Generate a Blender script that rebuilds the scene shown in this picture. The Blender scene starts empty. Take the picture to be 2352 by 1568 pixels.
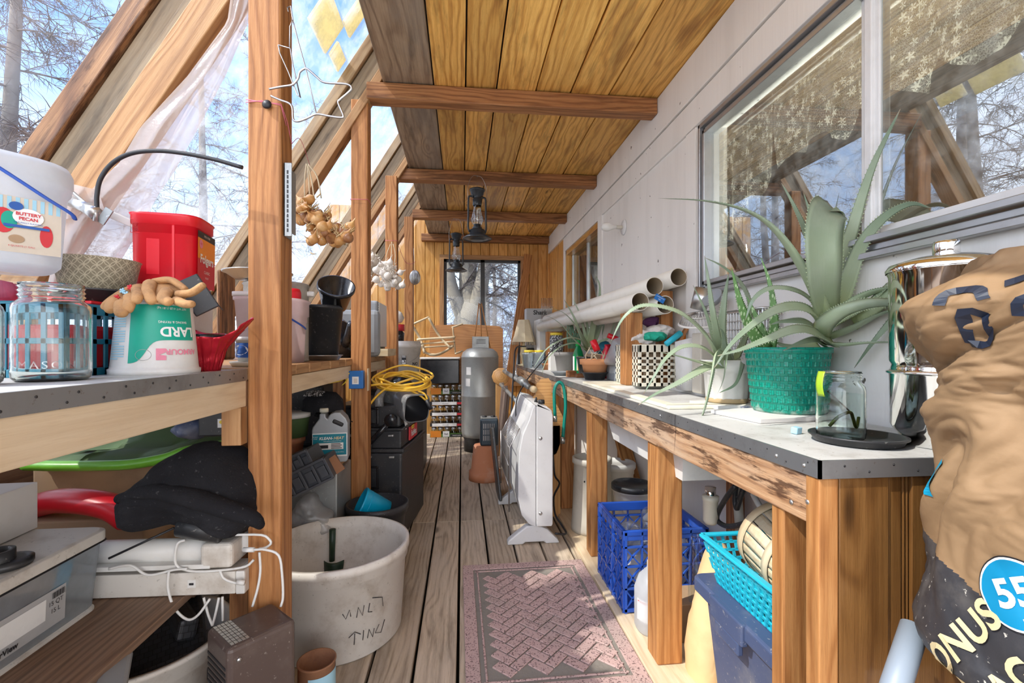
import bpy, math, random
from mathutils import Vector, Matrix, Euler
from math import sin, cos, pi, radians as RD
random.seed(7)
S = bpy.context.scene
COL = S.collection
H = 1.11                      # eye height above the floor
TH = 0.10517                  # camera yaw
# ---------------------------------------------------------------- camera
cam = bpy.data.cameras.new('camera'); cam.sensor_width = 36; cam.lens = 36*1080/2352
cam.shift_y = 13/2352; cam.clip_start = .02; cam.clip_end = 400
camo = bpy.data.objects.new('camera', cam); COL.objects.link(camo)
camo.location = (0, 0, H); camo.rotation_euler = (pi/2, 0, -TH); S.camera = camo
# ---------------------------------------------------------------- sky
W = bpy.data.worlds.new('sky'); S.world = W; W.use_nodes = True
nt = W.node_tree; nt.nodes.clear()
def wn(t): return nt.nodes.new(t)
tc = wn('ShaderNodeTexCoord'); sep = wn('ShaderNodeSeparateXYZ'); nt.links.new(tc.outputs['Generated'], sep.inputs[0])
ramp = wn('ShaderNodeValToRGB'); nt.links.new(sep.outputs['Z'], ramp.inputs[0])
e = ramp.color_ramp.elements
e[0].position = 0.0; e[0].color = (.80, .84, .90, 1)
e[1].position = .75; e[1].color = (.11, .25, .68, 1)
m_ = ramp.color_ramp.elements.new(.22); m_.color = (.50, .67, .95, 1)
m_ = ramp.color_ramp.elements.new(.42); m_.color = (.22, .42, .86, 1)
mp = wn('ShaderNodeMapping'); mp.inputs['Scale'].default_value = (1.6, 1.6, 3.6); nt.links.new(tc.outputs['Generated'], mp.inputs[0])
nz = wn('ShaderNodeTexNoise'); nz.inputs['Scale'].default_value = 2.2; nz.inputs['Detail'].default_value = 9; nz.inputs['Roughness'].default_value = .62
nt.links.new(mp.outputs[0], nz.inputs['Vector'])
cr = wn('ShaderNodeValToRGB'); cr.color_ramp.elements[0].position = .46; cr.color_ramp.elements[1].position = .72
cr.color_ramp.elements[1].color = (.6, .6, .6, 1); nt.links.new(nz.outputs['Fac'], cr.inputs[0])
mx = wn('ShaderNodeMixRGB'); mx.inputs[2].default_value = (.80, .87, .97, 1)
nt.links.new(cr.outputs[0], mx.inputs[0]); nt.links.new(ramp.outputs[0], mx.inputs[1])
bg = wn('ShaderNodeBackground'); bg.inputs[1].default_value = 1.06; nt.links.new(mx.outputs[0], bg.inputs[0])
wo = wn('ShaderNodeOutputWorld'); nt.links.new(bg.outputs[0], wo.inputs[0])
# ---------------------------------------------------------------- sun through the sloped glazing on the left
sun = bpy.data.lights.new('sun', 'SUN'); sun.energy = 2.8; sun.angle = RD(.6); sun.color = (1, .93, .82)
suno = bpy.data.objects.new('sun', sun); COL.objects.link(suno); suno.location = (-4, -3, 6)
suno.rotation_euler = Vector((.64, .26, -.74)).to_track_quat('-Z', 'Y').to_euler()
# added fill suns: a skylight boost from upper left, another from behind the camera
for nm, d, an, en, cc in (('sky_fill', (.80, .15, -.58), 100, 2.0, (1, .96, .90)), ('rear_fill', (-.14, 1, .04), 80, 1.9, (1, .93, .84))):
    l = bpy.data.lights.new(nm, 'SUN'); l.energy = en; l.angle = RD(an); l.color = cc
    o = bpy.data.objects.new(nm, l); COL.objects.link(o); o.location = (-3, -4, 6); o.rotation_euler = Vector(d).to_track_quat('-Z', 'Y').to_euler()
# added fill light, unseen below the sill, to brighten the lace behind the windows
l = bpy.data.lights.new('lace_fill', 'AREA'); l.size = 1.2; l.energy = 105; l.color = (1, .93, .84)
o = bpy.data.objects.new('lace_fill', l); COL.objects.link(o); o.location = (2.1, 1.4, .75); o.rotation_euler = Vector((-.75, 0, 1)).to_track_quat('-Z', 'Y').to_euler()
S.view_settings.view_transform = 'Standard'; S.view_settings.look = 'None'
S.view_settings.gamma = 1; S.view_settings.use_curve_mapping = False; S.view_settings.exposure = 1.05
S.cycles.max_bounces = 8; S.cycles.transparent_max_bounces = 24; S.cycles.caustics_reflective = False; S.cycles.caustics_refractive = False
S.cycles.use_denoising = True; S.cycles.sample_clamp_indirect = 6

# ================================================================ helpers
CT, ST = cos(TH), sin(TH)
def P(u, v, Y=None, X=None, Z=None):
    """world point of the photo position (u, v) at a known Y, X or height Z"""
    dx = (u-1176)/1080; a = dx*CT+ST; b = CT-dx*ST; c = (797-v)/1080
    t = Y/b if Y is not None else X/a if X is not None else (Z-H)/c
    return Vector((t*a, t*b, H+t*c))

class B:
    """collects faces of one mesh; M places local shapes, o is subtracted (parent position)"""
    def __init__(s, M=None, o=None):
        s.v = []; s.f = []; s.uv = []; s.mi = []; s.sm = []; s.rn = []; s.M = M; s.o = Vector(o) if o is not None else None; s.m = 0
    def add(s, vs, fs, uvs=None, smooth=False, rnd=None, m=None, M=None):
        n = len(s.v); r = random.random() if rnd is None else rnd
        for p in vs:
            p = Vector(p)
            if M is not None: p = M @ p
            if s.M is not None: p = s.M @ p
            if s.o is not None: p = p - s.o
            s.v.append(p)
        for i, f in enumerate(fs):
            s.f.append([n+k for k in f]); s.mi.append(s.m if m is None else m); s.sm.append(smooth); s.rn.append(r)
            if uvs is not None: s.uv.append(uvs[i])
            else: s.uv.append([(vs[k][0], vs[k][1]+vs[k][2]) for k in f])
        return s
    def box(s, c, d, R=None, m=None, rnd=None, ax=None):
        hx, hy, hz = d[0]/2, d[1]/2, d[2]/2
        P8 = [(x, y, z) for x in (-hx, hx) for y in (-hy, hy) for z in (-hz, hz)]
        F = [((0, 1, 3, 2), 0), ((4, 6, 7, 5), 0), ((0, 4, 5, 1), 1), ((2, 3, 7, 6), 1), ((0, 2, 6, 4), 2), ((1, 5, 7, 3), 2)]
        L = max(range(3), key=lambda k: d[k]) if ax is None else ax
        uvs = []
        for f, n in F:
            A = [k for k in range(3) if k != n]
            if L in A: ua = L; va = A[0] if A[1] == L else A[1]
            else: ua, va = A
            off = n*.37
            uvs.append([(P8[i][ua], P8[i][va]+off) for i in f])
        T = Matrix.Translation(Vector(c))
        if R is not None: T = T @ (R.to_4x4() if not isinstance(R, Euler) else R.to_matrix().to_4x4())
        return s.add([T @ Vector(p) for p in P8], [f for f, _ in F], uvs, rnd=rnd, m=m)
    def bx(s, x0, x1, y0, y1, z0, z1, **k):
        return s.box(((x0+x1)/2, (y0+y1)/2, (z0+z1)/2), (abs(x1-x0), abs(y1-y0), abs(z1-z0)), **k)
    def beam(s, a, b, w, h, up=(0, 0, 1), m=None, rnd=None):
        a = Vector(a); b = Vector(b); x = (b-a).normalized(); up = Vector(up)
        y = up.cross(x)
        if y.length < 1e-5: y = Vector((0, 1, 0)).cross(x)
        y.normalize(); z = x.cross(y)
        R = Matrix((x, y, z)).transposed()
        return s.box((a+b)/2, ((b-a).length, w, h), R=R, m=m, rnd=rnd)
    def tube(s, pts, r, seg=10, closed=False, caps=True, m=None, flat=None, rnd=None):
        pts = [Vector(p) for p in pts]; n = len(pts)
        rr = r if isinstance(r, (list, tuple)) else [r]*n
        vs = []; up = None; L = 0; us = []
        for i, p in enumerate(pts):
            if closed: t = pts[(i+1) % n]-pts[i-1]
            else: t = pts[min(i+1, n-1)]-pts[max(i-1, 0)]
            t.normalize()
            if up is None:
                up = Vector((0, 0, 1)) if abs(t.z) < .9 else Vector((1, 0, 0))
                up = (up-t*up.dot(t)).normalized()
            else:
                up = up-t*up.dot(t)
                if up.length < 1e-6: up = t.orthogonal()
                up.normalize()
            sd = t.cross(up)
            if i: L += (pts[i]-pts[i-1]).length
            us.append(L)
            fl = 1 if flat is None else flat
            for k in range(seg):
                a = 2*pi*k/seg; vs.append(p+up*(cos(a)*rr[i]*fl)+sd*(sin(a)*rr[i]))
        fs = []; uv = []
        for i in range(n if closed else n-1):
            j = (i+1) % n
            for k in range(seg):
                q = (k+1) % seg
                fs.append((i*seg+k, j*seg+k, j*seg+q, i*seg+q))
                c0 = k*2*pi*rr[i]/seg; c1 = (k+1)*2*pi*rr[i]/seg; uj = us[j] if j else L+.01
                uv.append([(us[i], c0), (uj, c0), (uj, c1), (us[i], c1)])
        if caps and not closed:
            fs.append(tuple(range(seg))[::1]); uv.append([(0, 0)]*seg)
            fs.append(tuple((n-1)*seg+k for k in range(seg))[::-1]); uv.append([(0, 0)]*seg)
        return s.add(vs, fs, uv, smooth=True, m=m, rnd=rnd)
    def lathe(s, prof, c=(0, 0, 0), seg=40, R=None, sx=1, sy=1, m=None, smooth=True, a0=0, a1=2*pi, wob=0, pw=None):
        """prof: (r, z) list; sx, sy squash; pw = superellipse power for rounded squares"""
        full = abs(a1-a0-2*pi) < 1e-6; n = seg if full else seg+1
        vs = []; T = Matrix.Translation(Vector(c))
        if R is not None: T = T @ (R.to_matrix() if isinstance(R, Euler) else R).to_4x4()
        for r, z in prof:
            for k in range(n):
                a = a0+(a1-a0)*k/seg; cx, cy = cos(a), sin(a)
                if pw:
                    d = (abs(cx)**pw+abs(cy)**pw)**(1/pw); cx /= d; cy /= d
                w = 1+wob*sin(a*3+z*20)
                vs.append(T @ Vector((r*cx*sx*w, r*cy*sy*w, z)))
        fs = []; uv = []; L = 0
        for i in range(len(prof)-1):
            d = math.hypot(prof[i+1][0]-prof[i][0], prof[i+1][1]-prof[i][1]); r = max(prof[i][0], prof[i+1][0])
            for k in range(seg):
                q = (k+1) % n
                fs.append((i*n+k, i*n+q, (i+1)*n+q, (i+1)*n+k))
                u0, u1 = r*2*pi*k/seg, r*2*pi*(k+1)/seg
                uv.append([(u0, L), (u1, L), (u1, L+d), (u0, L+d)])
            L += d
        return s.add(vs, fs, uv, smooth=smooth, m=m)
    def grid(s, fn, nu, nv, m=None, smooth=True, closed=False, th=0):
        vs = [Vector(fn(i/nu, j/nv)) for j in range(nv+1) for i in range(nu+1)]
        fs = []; uv = []
        for j in range(nv):
            for i in range(nu):
                a = j*(nu+1)+i; fs.append((a, a+1, a+nu+2, a+nu+1))
                uv.append([(i/nu, j/nv), ((i+1)/nu, j/nv), ((i+1)/nu, (j+1)/nv), (i/nu, (j+1)/nv)])
        return s.add(vs, fs, uv, smooth=smooth, m=m)
    def prism(s, poly, t, T=None, m=None, smooth=False):
        """2-D polygon (x, y) extruded from z=0 to t, then moved by T"""
        n = len(poly); vs = [Vector((x, y, 0)) for x, y in poly]+[Vector((x, y, t)) for x, y in poly]
        fs = [tuple(range(n))[::-1], tuple(range(n, 2*n))]; uv = [[(vs[k].x, vs[k].y) for k in f] for f in fs]
        L = 0
        for k in range(n):
            q = (k+1) % n; d = (vs[q]-vs[k]).length
            fs.append((k, q, q+n, k+n)); uv.append([(L, 0), (L+d, 0), (L+d, t), (L, t)]); L += d
        if T is not None: vs = [T @ p for p in vs]
        return s.add(vs, fs, uv, smooth=smooth, m=m)
    def text(s, txt, size, fn, m=None, bold=False, al='CENTER', sh=0, sp=1.0):
        key = (txt, size, al, sh, sp, bold)
        if key not in TXT:
            cu = bpy.data.curves.new('t', 'FONT'); cu.body = txt; cu.size = size; cu.align_x = al; cu.align_y = 'CENTER'; cu.shear = sh
            cu.space_character = sp; cu.resolution_u = 4
            if bold: cu.offset = size*.03
            ob = bpy.data.objects.new('t', cu); me = ob.to_mesh()
            TXT[key] = ([tuple(v.co) for v in me.vertices], [tuple(p.vertices) for p in me.polygons])
            ob.to_mesh_clear(); bpy.data.objects.remove(ob); bpy.data.curves.remove(cu)
        vs, fs = TXT[key]
        return s.add([Vector(fn(x, y)) for x, y, z in vs], fs, m=m)
    def build(s, name, mats, parent=None, bev=0, bseg=2, solid=0, sub=0, origin=None, auto=False):
        me = bpy.data.meshes.new(name)
        vs = s.v
        if parent is None and origin is None and vs:
            xs = [p.x for p in vs]; ys = [p.y for p in vs]; zs = [p.z for p in vs]
            origin = Vector(((min(xs)+max(xs))/2, (min(ys)+max(ys))/2, min(zs)))
        if origin is not None: vs = [p-Vector(origin) for p in vs]
        me.from_pydata(vs, [], s.f)
        ul = me.uv_layers.new(name='UVMap'); k = 0
        flat = []
        for u in s.uv:
            for a in u: flat.extend((a[0], a[1]))
        ul.data.foreach_set('uv', flat)
        at = me.attributes.new('rnd', 'FLOAT', 'FACE'); at.data.foreach_set('value', s.rn)
        me.polygons.foreach_set('material_index', s.mi); me.polygons.foreach_set('use_smooth', s.sm)
        for m in (mats if isinstance(mats, (list, tuple)) else [mats]): me.materials.append(MT(m))
        me.update(); ob = bpy.data.objects.new(name, me); COL.objects.link(ob)
        if parent is not None: ob.parent = parent
        if origin is not None: ob.location = origin
        if solid:
            q = ob.modifiers.new('s', 'SOLIDIFY'); q.thickness = solid; q.offset = 0
        if bev:
            q = ob.modifiers.new('b', 'BEVEL'); q.width = bev; q.segments = bseg; q.limit_method = 'ANGLE'; q.angle_limit = RD(40)
        if sub:
            q = ob.modifiers.new('u', 'SUBSURF'); q.levels = sub; q.render_levels = sub
        return ob
TXT = {}
def tag(o, label=None, cat=None, group=None, kind=None):
    if label: o['label'] = label
    if cat: o['category'] = cat
    if group: o['group'] = group
    if kind: o['kind'] = kind
    return o
def thing(name, label, cat, loc=(0, 0, 0), rz=0, group=None, rot=None):
    o = bpy.data.objects.new(name, None); o.empty_display_size = .05; COL.objects.link(o); o.location = loc
    o.rotation_euler = rot if rot is not None else (0, 0, rz)
    return tag(o, label, cat, group)
KIDS = {}
def copytree(o, loc, rz=None, label=None, rot=None, scale=None, parent=None):
    c = o.copy(); COL.objects.link(c); c.location = loc
    if rz is not None: c.rotation_euler = (0, 0, rz)
    if rot is not None: c.rotation_euler = rot
    if scale is not None: c.scale = (scale,)*3
    if label: c['label'] = label
    for ch in [x for x in bpy.data.objects if x.parent == o]:
        d = ch.copy(); COL.objects.link(d); d.parent = c
        for g in [x for x in bpy.data.objects if x.parent == ch]:
            e2 = g.copy(); COL.objects.link(e2); e2.parent = d
    return c
def bez(pts, n=16):
    """Catmull-Rom through the points"""
    p = [Vector(q) for q in pts]; p = [p[0]*2-p[1]]+p+[p[-1]*2-p[-2]]; out = []
    m = len(p)-3
    for i in range(m):
        k = max(2, n//m)
        for j in range(k):
            t = j/k; a, b, c, d = p[i:i+4]
            out.append(.5*((2*b)+(-a+c)*t+(2*a-5*b+4*c-d)*t*t+(-a+3*b-3*c+d)*t**3))
    out.append(p[-2]); return out
# ================================================================ materials
MAT = {}
def MT(m): return MAT[m] if isinstance(m, str) else m
class G:
    def __init__(s, name):
        m = bpy.data.materials.new(name); m.use_nodes = True; s.m = m; s.t = m.node_tree; s.t.nodes.clear(); MAT[name] = m
    def n(s, ty, ins=None, **kw):
        nd = s.t.nodes.new('ShaderNode'+ty)
        for k, v in kw.items(): setattr(nd, k, v)
        for k, v in (ins or {}).items():
            sk = nd.inputs[k]
            if isinstance(v, bpy.types.NodeSocket): s.t.links.new(v, sk)
            elif isinstance(v, (tuple, list)) and len(v) == 3 and sk.type == 'RGBA': sk.default_value = (*v, 1)
            else: sk.default_value = v
        return nd
    def math(s, op, a, b=0, c=0, clamp=False): return s.n('Math', {0: a, 1: b, 2: c}, operation=op, use_clamp=clamp).outputs[0]
    def mix(s, f, a, b, bt='MIX'): return s.n('MixRGB', {0: f, 1: a, 2: b}, blend_type=bt).outputs[0]
    def ramp(s, f, st, interp='LINEAR'):
        r = s.n('ValToRGB', {0: f}); r.color_ramp.interpolation = interp
        el = r.color_ramp.elements
        while len(el) < len(st): el.new(.5)
        for q, (p, c) in zip(el, st): q.position = p; q.color = (*c, 1) if isinstance(c, (tuple, list)) else (c, c, c, 1)
        return r.outputs[0]
    def sm(s, x, a, b): return s.n('MapRange', {0: x, 1: a, 2: b, 3: 0., 4: 1.}, interpolation_type='SMOOTHSTEP').outputs[0]
    def noise(s, vec, sc, det=4, ro=.55, dist=0): return s.n('TexNoise', {'Vector': vec, 'Scale': sc, 'Detail': det, 'Roughness': ro, 'Distortion': dist}).outputs['Fac']
    def obj(s): return s.n('TexCoord').outputs['Object']
    def out(s, sh, disp=None):
        o = s.n('OutputMaterial', {'Surface': sh}); return s.m
    def bsdf(s, **k):
        kk = {}
        names = dict(col='Base Color', rough='Roughness', metal='Metallic', nor='Normal', alpha='Alpha', trans='Transmission Weight', ior='IOR',
                     sub='Subsurface Weight', coat='Coat Weight', spec='Specular IOR Level', em='Emission Color', es='Emission Strength', sheen='Sheen Weight')
        for a, b in k.items(): kk[names[a]] = b
        return s.n('BsdfPrincipled', kk).outputs[0]
    def bump(s, h, st=.3, d=.005): return s.n('Bump', {'Height': h, 'Strength': st, 'Distance': d}).outputs[0]
def pm(name, col, rough=.45, metal=0, dirt=None, da=.35, ds=7, bump=0, bs=60, trans=0, coat=0, sub=0, alpha=1, ior=1.45, dd=None, spec=.5, speck=0, scol=(.2, .17, .13)):
    g = G(name); ob = g.obj(); c = (*col, 1)
    n1 = g.noise(ob, ds, 6, .65)
    f = g.sm(n1, .46, .75)
    dc = dirt if dirt is not None else tuple(x*.62 for x in col)
    c1 = g.mix(g.math('MULTIPLY', f, da), c, (*dc, 1))
    v = g.noise(ob, ds*.35, 2); c1 = g.mix(g.math('MULTIPLY', g.math('SUBTRACT', v, .5), .35, clamp=True), c1, tuple(min(1, x*1.3+.03) for x in col)+(1,))
    if speck:
        n3 = g.noise(ob, 90, 3, .6); c1 = g.mix(g.math('MULTIPLY', g.sm(n3, .64, .70), speck), c1, (*scol, 1))
    k = dict(col=c1, rough=g.math('ADD', rough-.06, g.math('MULTIPLY', n1, .12)), metal=metal, spec=spec)
    if bump: k['nor'] = g.bump(g.noise(ob, bs, 5), bump, .004)
    if trans: k['trans'] = trans; k['ior'] = ior
    if coat: k['coat'] = coat
    if sub: k['sub'] = sub
    sh = g.bsdf(**k)
    if alpha < 1:
        tr = g.n('BsdfTransparent', {0: tuple(min(1, x*.5+.5) for x in col)+(1,)}).outputs[0]
        sh = g.n('MixShader', {0: alpha, 1: tr, 2: sh}).outputs[0]
    return g.out(sh)
def wood(name, light, dark, mid=None, ring=55, var=.35, knots=.5, weather=0, wcol=(.36, .32, .28), burn=0, rough=.55, stain=0, bump=.35, coat=0, warp=9):
    g = G(name); uv = g.n('UVMap').outputs[0]; rn = g.n('Attribute', attribute_name='rnd').outputs['Fac']
    off = g.n('CombineXYZ', {0: g.math('MULTIPLY', rn, 37.0), 1: g.math('MULTIPLY', rn, 91.0), 2: g.math('MULTIPLY', rn, 13.)}).outputs[0]
    p = g.n('VectorMath', {0: uv, 1: off}, operation='ADD').outputs[0]
    def sc(a, b): return g.n('VectorMath', {0: p, 1: (a, b, 1)}, operation='MULTIPLY').outputs[0]
    big = g.noise(sc(1.1, 6), 1, 3, .5)
    streak = g.noise(sc(3, 120), 1, 5, .6)
    fine = g.noise(sc(25, 500), 1, 3, .6)
    vo = g.n('TexVoronoi', {'Vector': sc(1.3, 5.5), 'Scale': 1, 'Randomness': 1}, feature='F1')
    kd = vo.outputs['Distance']
    kf = g.math('MULTIPLY', g.math('SUBTRACT', 1, g.sm(kd, .035, .10)), knots)
    kr = g.math('MULTIPLY', g.math('SUBTRACT', 1, g.sm(kd, .0, .30)), 7*knots)
    sp = g.n('SeparateXYZ', {0: p}).outputs
    ph = g.math('ADD', g.math('MULTIPLY', sp[1], ring*2), g.math('ADD', g.math('MULTIPLY', big, warp*2), kr))
    rg = g.math('MULTIPLY_ADD', g.math('SINE', g.math('MULTIPLY', ph, 2.2)), .5, .5)
    rg = g.math('POWER', rg, 2.2)
    f = g.math('ADD', g.math('MULTIPLY', rg, .26), g.math('MULTIPLY', streak, .70), clamp=True)
    md = mid or tuple((a+b)/2 for a, b in zip(light, dark))
    c = g.ramp(f, [(.16, light), (.5, md), (.85, dark)])
    c = g.mix(g.math('MULTIPLY', g.sm(fine, .5, .75), .35), c, dark+(1,))
    # board to board difference
    c = g.mix(1, c, g.ramp(rn, [(0, (1-var,)*3), (.5, (1, 1, 1)), (1, (min(1.25, 1+var*.6),)*3)]), 'MULTIPLY')
    if stain:
        st = g.sm(g.noise(sc(1.4, 9), 1, 5, .65), .50, .66); c = g.mix(g.math('MULTIPLY', st, stain), c, tuple(x*.45 for x in dark)+(1,))
    if weather:
        w = g.sm(g.noise(sc(1.0, 3.5), 1.6, 6, .7), .42, .66); c = g.mix(g.math('MULTIPLY', w, weather), c, wcol+(1,))
    if burn:
        b = g.sm(g.noise(sc(5, 30), 1, 5, .7), .52, .62); c = g.mix(g.math('MULTIPLY', b, burn), c, (.055, .022, .012, 1))
    c = g.mix(kf, c, tuple(x*.35 for x in dark)+(1,))
    h = g.math('ADD', f, g.math('MULTIPLY', fine, .4))
    k = dict(col=c, rough=rough, nor=g.bump(h, bump, .0025), spec=.35)
    if coat: k['coat'] = coat
    return g.out(g.bsdf(**k))
def glass(name, tint=(.93, .96, .96), refl=.12, rough=.02, haze=0, hcol=(.9, .93, .95), hs=6, edge=.9):
    """thin clear sheet: transparent, mirror share rising at grazing angles, optional dirt film"""
    g = G(name); lw = g.n('LayerWeight', {'Blend': .25}).outputs['Facing']
    f = g.math('MULTIPLY_ADD', g.math('POWER', lw, 2.5), edge, refl, clamp=True)
    tr = g.n('BsdfTransparent', {0: (*tint, 1)}).outputs[0]
    gl = g.n('BsdfGlossy', {0: (.95, .97, 1, 1), 1: rough}).outputs[0]
    sh = g.n('MixShader', {0: f, 1: tr, 2: gl}).outputs[0]
    if haze:
        nn = g.noise(g.obj(), hs, 8, .7); hf = g.math('MULTIPLY', g.sm(nn, .35, .75), haze)
        df = g.n('BsdfDiffuse', {0: (*hcol, 1)}).outputs[0]; tl = g.n('BsdfTranslucent', {0: (*hcol, 1)}).outputs[0]
        ds_ = g.n('MixShader', {0: .6, 1: df, 2: tl}).outputs[0]
        sh = g.n('MixShader', {0: hf, 1: sh, 2: ds_}).outputs[0]
    return g.out(sh)
def film(name, col, op=.5, tl=.6, rough=.35, wr=0, ws=12, gl=.08):
    """milky plastic that lets light through"""
    g = G(name); ob = g.obj(); n = g.noise(ob, ws, 6, .6)
    k = {}
    nor = g.bump(n, wr, .01) if wr else None
    df = g.n('BsdfDiffuse', {0: (*col, 1)} | ({'Normal': nor} if nor else {})).outputs[0]
    tn = g.n('BsdfTranslucent', {0: (*col, 1)}).outputs[0]
    a = g.n('MixShader', {0: tl, 1: df, 2: tn}).outputs[0]
    gs = g.n('BsdfGlossy', {0: (1, 1, 1, 1), 1: rough} | ({'Normal': nor} if nor else {})).outputs[0]
    a = g.n('MixShader', {0: gl, 1: a, 2: gs}).outputs[0]
    tr = g.n('BsdfTransparent', {0: tuple(.4+.6*x for x in col)+(1,)}).outputs[0]
    o = g.math('MULTIPLY_ADD', n, .3, op-.15, clamp=True)
    return g.out(g.n('MixShader', {0: o, 1: tr, 2: a}).outputs[0])

wood('w_ceiling', (.92, .57, .17), (.30, .12, .03), (.68, .355, .085), ring=30, var=.35, knots=.8, stain=.45, bump=.3)
wood('w_ceiling_grey', (.50, .38, .26), (.12, .085, .06), (.31, .215, .14), ring=26, var=.15, knots=.9, weather=.5, wcol=(.27, .235, .20), stain=.5)
wood('w_post', (.58, .28, .105), (.18, .062, .018), (.40, .165, .052), ring=42, var=.12, knots=.9, stain=.3, bump=.4)
wood('w_beam', (.46, .22, .085), (.115, .045, .018), (.28, .115, .042), ring=46, var=.2, knots=.8, stain=.6)
wood('w_rafter', (.52, .37, .21), (.20, .115, .055), (.40, .255, .13), ring=36, var=.12, knots=.5, weather=.45, wcol=(.40, .34, .26), stain=.3)
wood('w_rafter_dark', (.52, .28, .13), (.06, .035, .03), (.25, .12, .06), ring=40, var=.1, knots=.3, burn=.7, stain=.8)
wood('w_lumber', (.54, .32, .15), (.24, .11, .045), (.41, .215, .09), ring=34, var=.12, knots=.7, stain=.25)
wood('w_deck', (.70, .57, .42), (.20, .145, .10), (.52, .41, .29), ring=44, var=.22, knots=.7, weather=.5, wcol=(.58, .49, .39), stain=.45, rough=.8, bump=.6)
wood('w_panel', (.80, .45, .145), (.42, .17, .035), (.66, .32, .075), ring=18, var=.16, knots=1.0, stain=.08, bump=.12, coat=.25, rough=.4)
wood('w_edge', (.62, .40, .23), (.16, .065, .028), (.44, .24, .12), ring=60, var=.1, knots=.4, burn=.85, weather=.35, wcol=(.55, .47, .38), bump=.6)
wood('w_bench', (.56, .28, .10), (.22, .08, .022), (.39, .165, .05), ring=36, var=.1, knots=.8, stain=.35)
wood('w_cabinet', (.24, .115, .034), (.08, .033, .009), (.165, .072, .019), ring=30, var=.06, knots=.8, stain=.15, coat=.2, rough=.42)
wood('w_ply', (.80, .66, .47), (.56, .40, .24), (.70, .54, .35), ring=22, var=.06, knots=.3, weather=.2, wcol=(.62, .55, .44))
wood('w_pale', (.80, .70, .50), (.58, .42, .24), (.72, .56, .35), ring=20, var=.1, knots=.0, bump=.1)
wood('w_web', (.36, .27, .165), (.10, .065, .04), (.26, .18, .10), ring=30, var=.08, knots=.3, weather=.5, wcol=(.27, .22, .15), stain=.7)
wood('w_dkply', (.33, .20, .12), (.10, .055, .03), (.20, .11, .065), ring=60, var=.06, knots=.1, weather=.3, wcol=(.30, .24, .19))
wood('w_veneer', (.58, .28, .10), (.36, .14, .045), (.47, .21, .07), ring=50, var=.03, knots=0, bump=.08, rough=.35)
wood('w_oak', (.72, .42, .16), (.42, .20, .07), (.60, .31, .11), ring=60, var=.06, knots=.1, coat=.3, rough=.35, bump=.1)
g = G('wall_white'); ob = g.obj()
n = g.noise(g.n('Mapping', {0: ob, 3: (60, 60, 2.2)}).outputs[0], 1, 5); n2 = g.noise(g.n('Mapping', {0: ob, 3: (6, 6, .8)}).outputs[0], 1, 5)
c = g.mix(g.math('MULTIPLY', g.sm(n2, .45, .7), .5), (.82, .79, .75, 1), (.70, .67, .63, 1))
c = g.mix(g.sm(g.noise(ob, 22, 3), .72, .76), c, (.12, .10, .08, 1))
g.out(g.bsdf(col=c, rough=.62, nor=g.bump(n, .35, .003)))
# ================================================================ the setting
XR = 1.14; ZC = H+1.434; YF = 6.1; XG = -.433
def GX(z): return -.899+(z-H-1.06)/1.625        # outer glazing line: x at height z
SL = Vector((1, 0, 1.625)).normalized(); PN = Vector((-1.625, 0, 1)).normalized()   # up the slope, outward normal
def struct(b, name, mats, **k): return tag(b.build(name, mats, **k), kind='structure')
# floor: deck boards with open joints
b = B(); gaps = [-.016+.1515*k for k in range(-13, 9)]
for i, x in enumerate(gaps):
    cut = [-1.2, 3.02, 6.2] if i % 2 else [-1.2, 1.2, 4.4, 6.2]
    if i in (12, 13, 14): cut = [-1.2, 3.02, 6.2]
    for y0, y1 in zip(cut, cut[1:]): b.bx(x+.0055, x+.146, y0+.001, y1-.001, -.035, 0)
struct(b, 'floor', 'w_deck', bev=.003, bseg=1)
b = B(); b.bx(-2.2, 1.2, -1.2, 6.2, -.14, -.06); 
pm('dark_void', (.02, .018, .016), .9)
struct(b, 'trim_1', 'dark_void')
# ceiling planks (lower board face at ZC), roof above them
xs = [XG, -.156, .018, .19, .41, .61, .83, 1.135]
b = B()
for i in range(7):
    for y0, y1 in ((-1.2, 2.64), (2.645, 6.1)):
        b.bx(xs[i]+.004, xs[i+1]-.004, y0, y1, ZC+(.0 if i % 2 else .006), ZC+.03, m=1 if i == 0 else 0, rnd=[.3, .75, .42, .88, .66, .9, .8][i] if y0 < 0 else [.2, .3, .72, .25, .77, .6, .5][i])
struct(b, 'ceiling', ['w_ceiling', 'w_ceiling_grey'], bev=.003, bseg=1)
pm('roofing', (.10, .09, .08), .8)
b = B(); b.bx(XG+.03, 3.4, -1.2, 6.4, ZC+.10, ZC+.14); struct(b, 'trim_2', 'roofing')
# right wall: painted boards with openings for both windows
WY0, WY1, WZ0, WZ1 = -.9, 2.13, H+.245, H+1.05         # big window opening
SY0, SY1, SZ0, SZ1 = 3.86, 5.12, H+.12, H+1.06           # far window opening
b = B(); t = .12; x0, x1 = XR, XR+t
def wallrect(y0, y1, z0, z1):
    n = max(1, round((y1-y0)/.42))
    b.bx(x0, x1, y0, y1, z0, z1)
wallrect(-1.2, 5.25, 0, WZ0 if False else H+.12)
wallrect(-1.2, 3.86, H+.12, WZ0); wallrect(-1.2, WY0, WZ0, ZC); wallrect(WY1, SY0, WZ0, ZC); wallrect(WY0, WY1, WZ1, ZC)
wallrect(SY0, SY1, SZ1, ZC); wallrect(SY1, 5.25, SZ0, ZC)
struct(b, 'wall_right', 'wall_white')
b = B()   # board joints, battens and the two fascia boards under the ceiling
b.bx(XR-.022, XR+.01, -1.2, 6.08, H+1.222, ZC)
b.bx(XR-.014, XR+.01, -1.2, 3.86, H+1.075, H+1.216)
struct(b, 'trim_3', 'wall_white', bev=.004)
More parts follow.
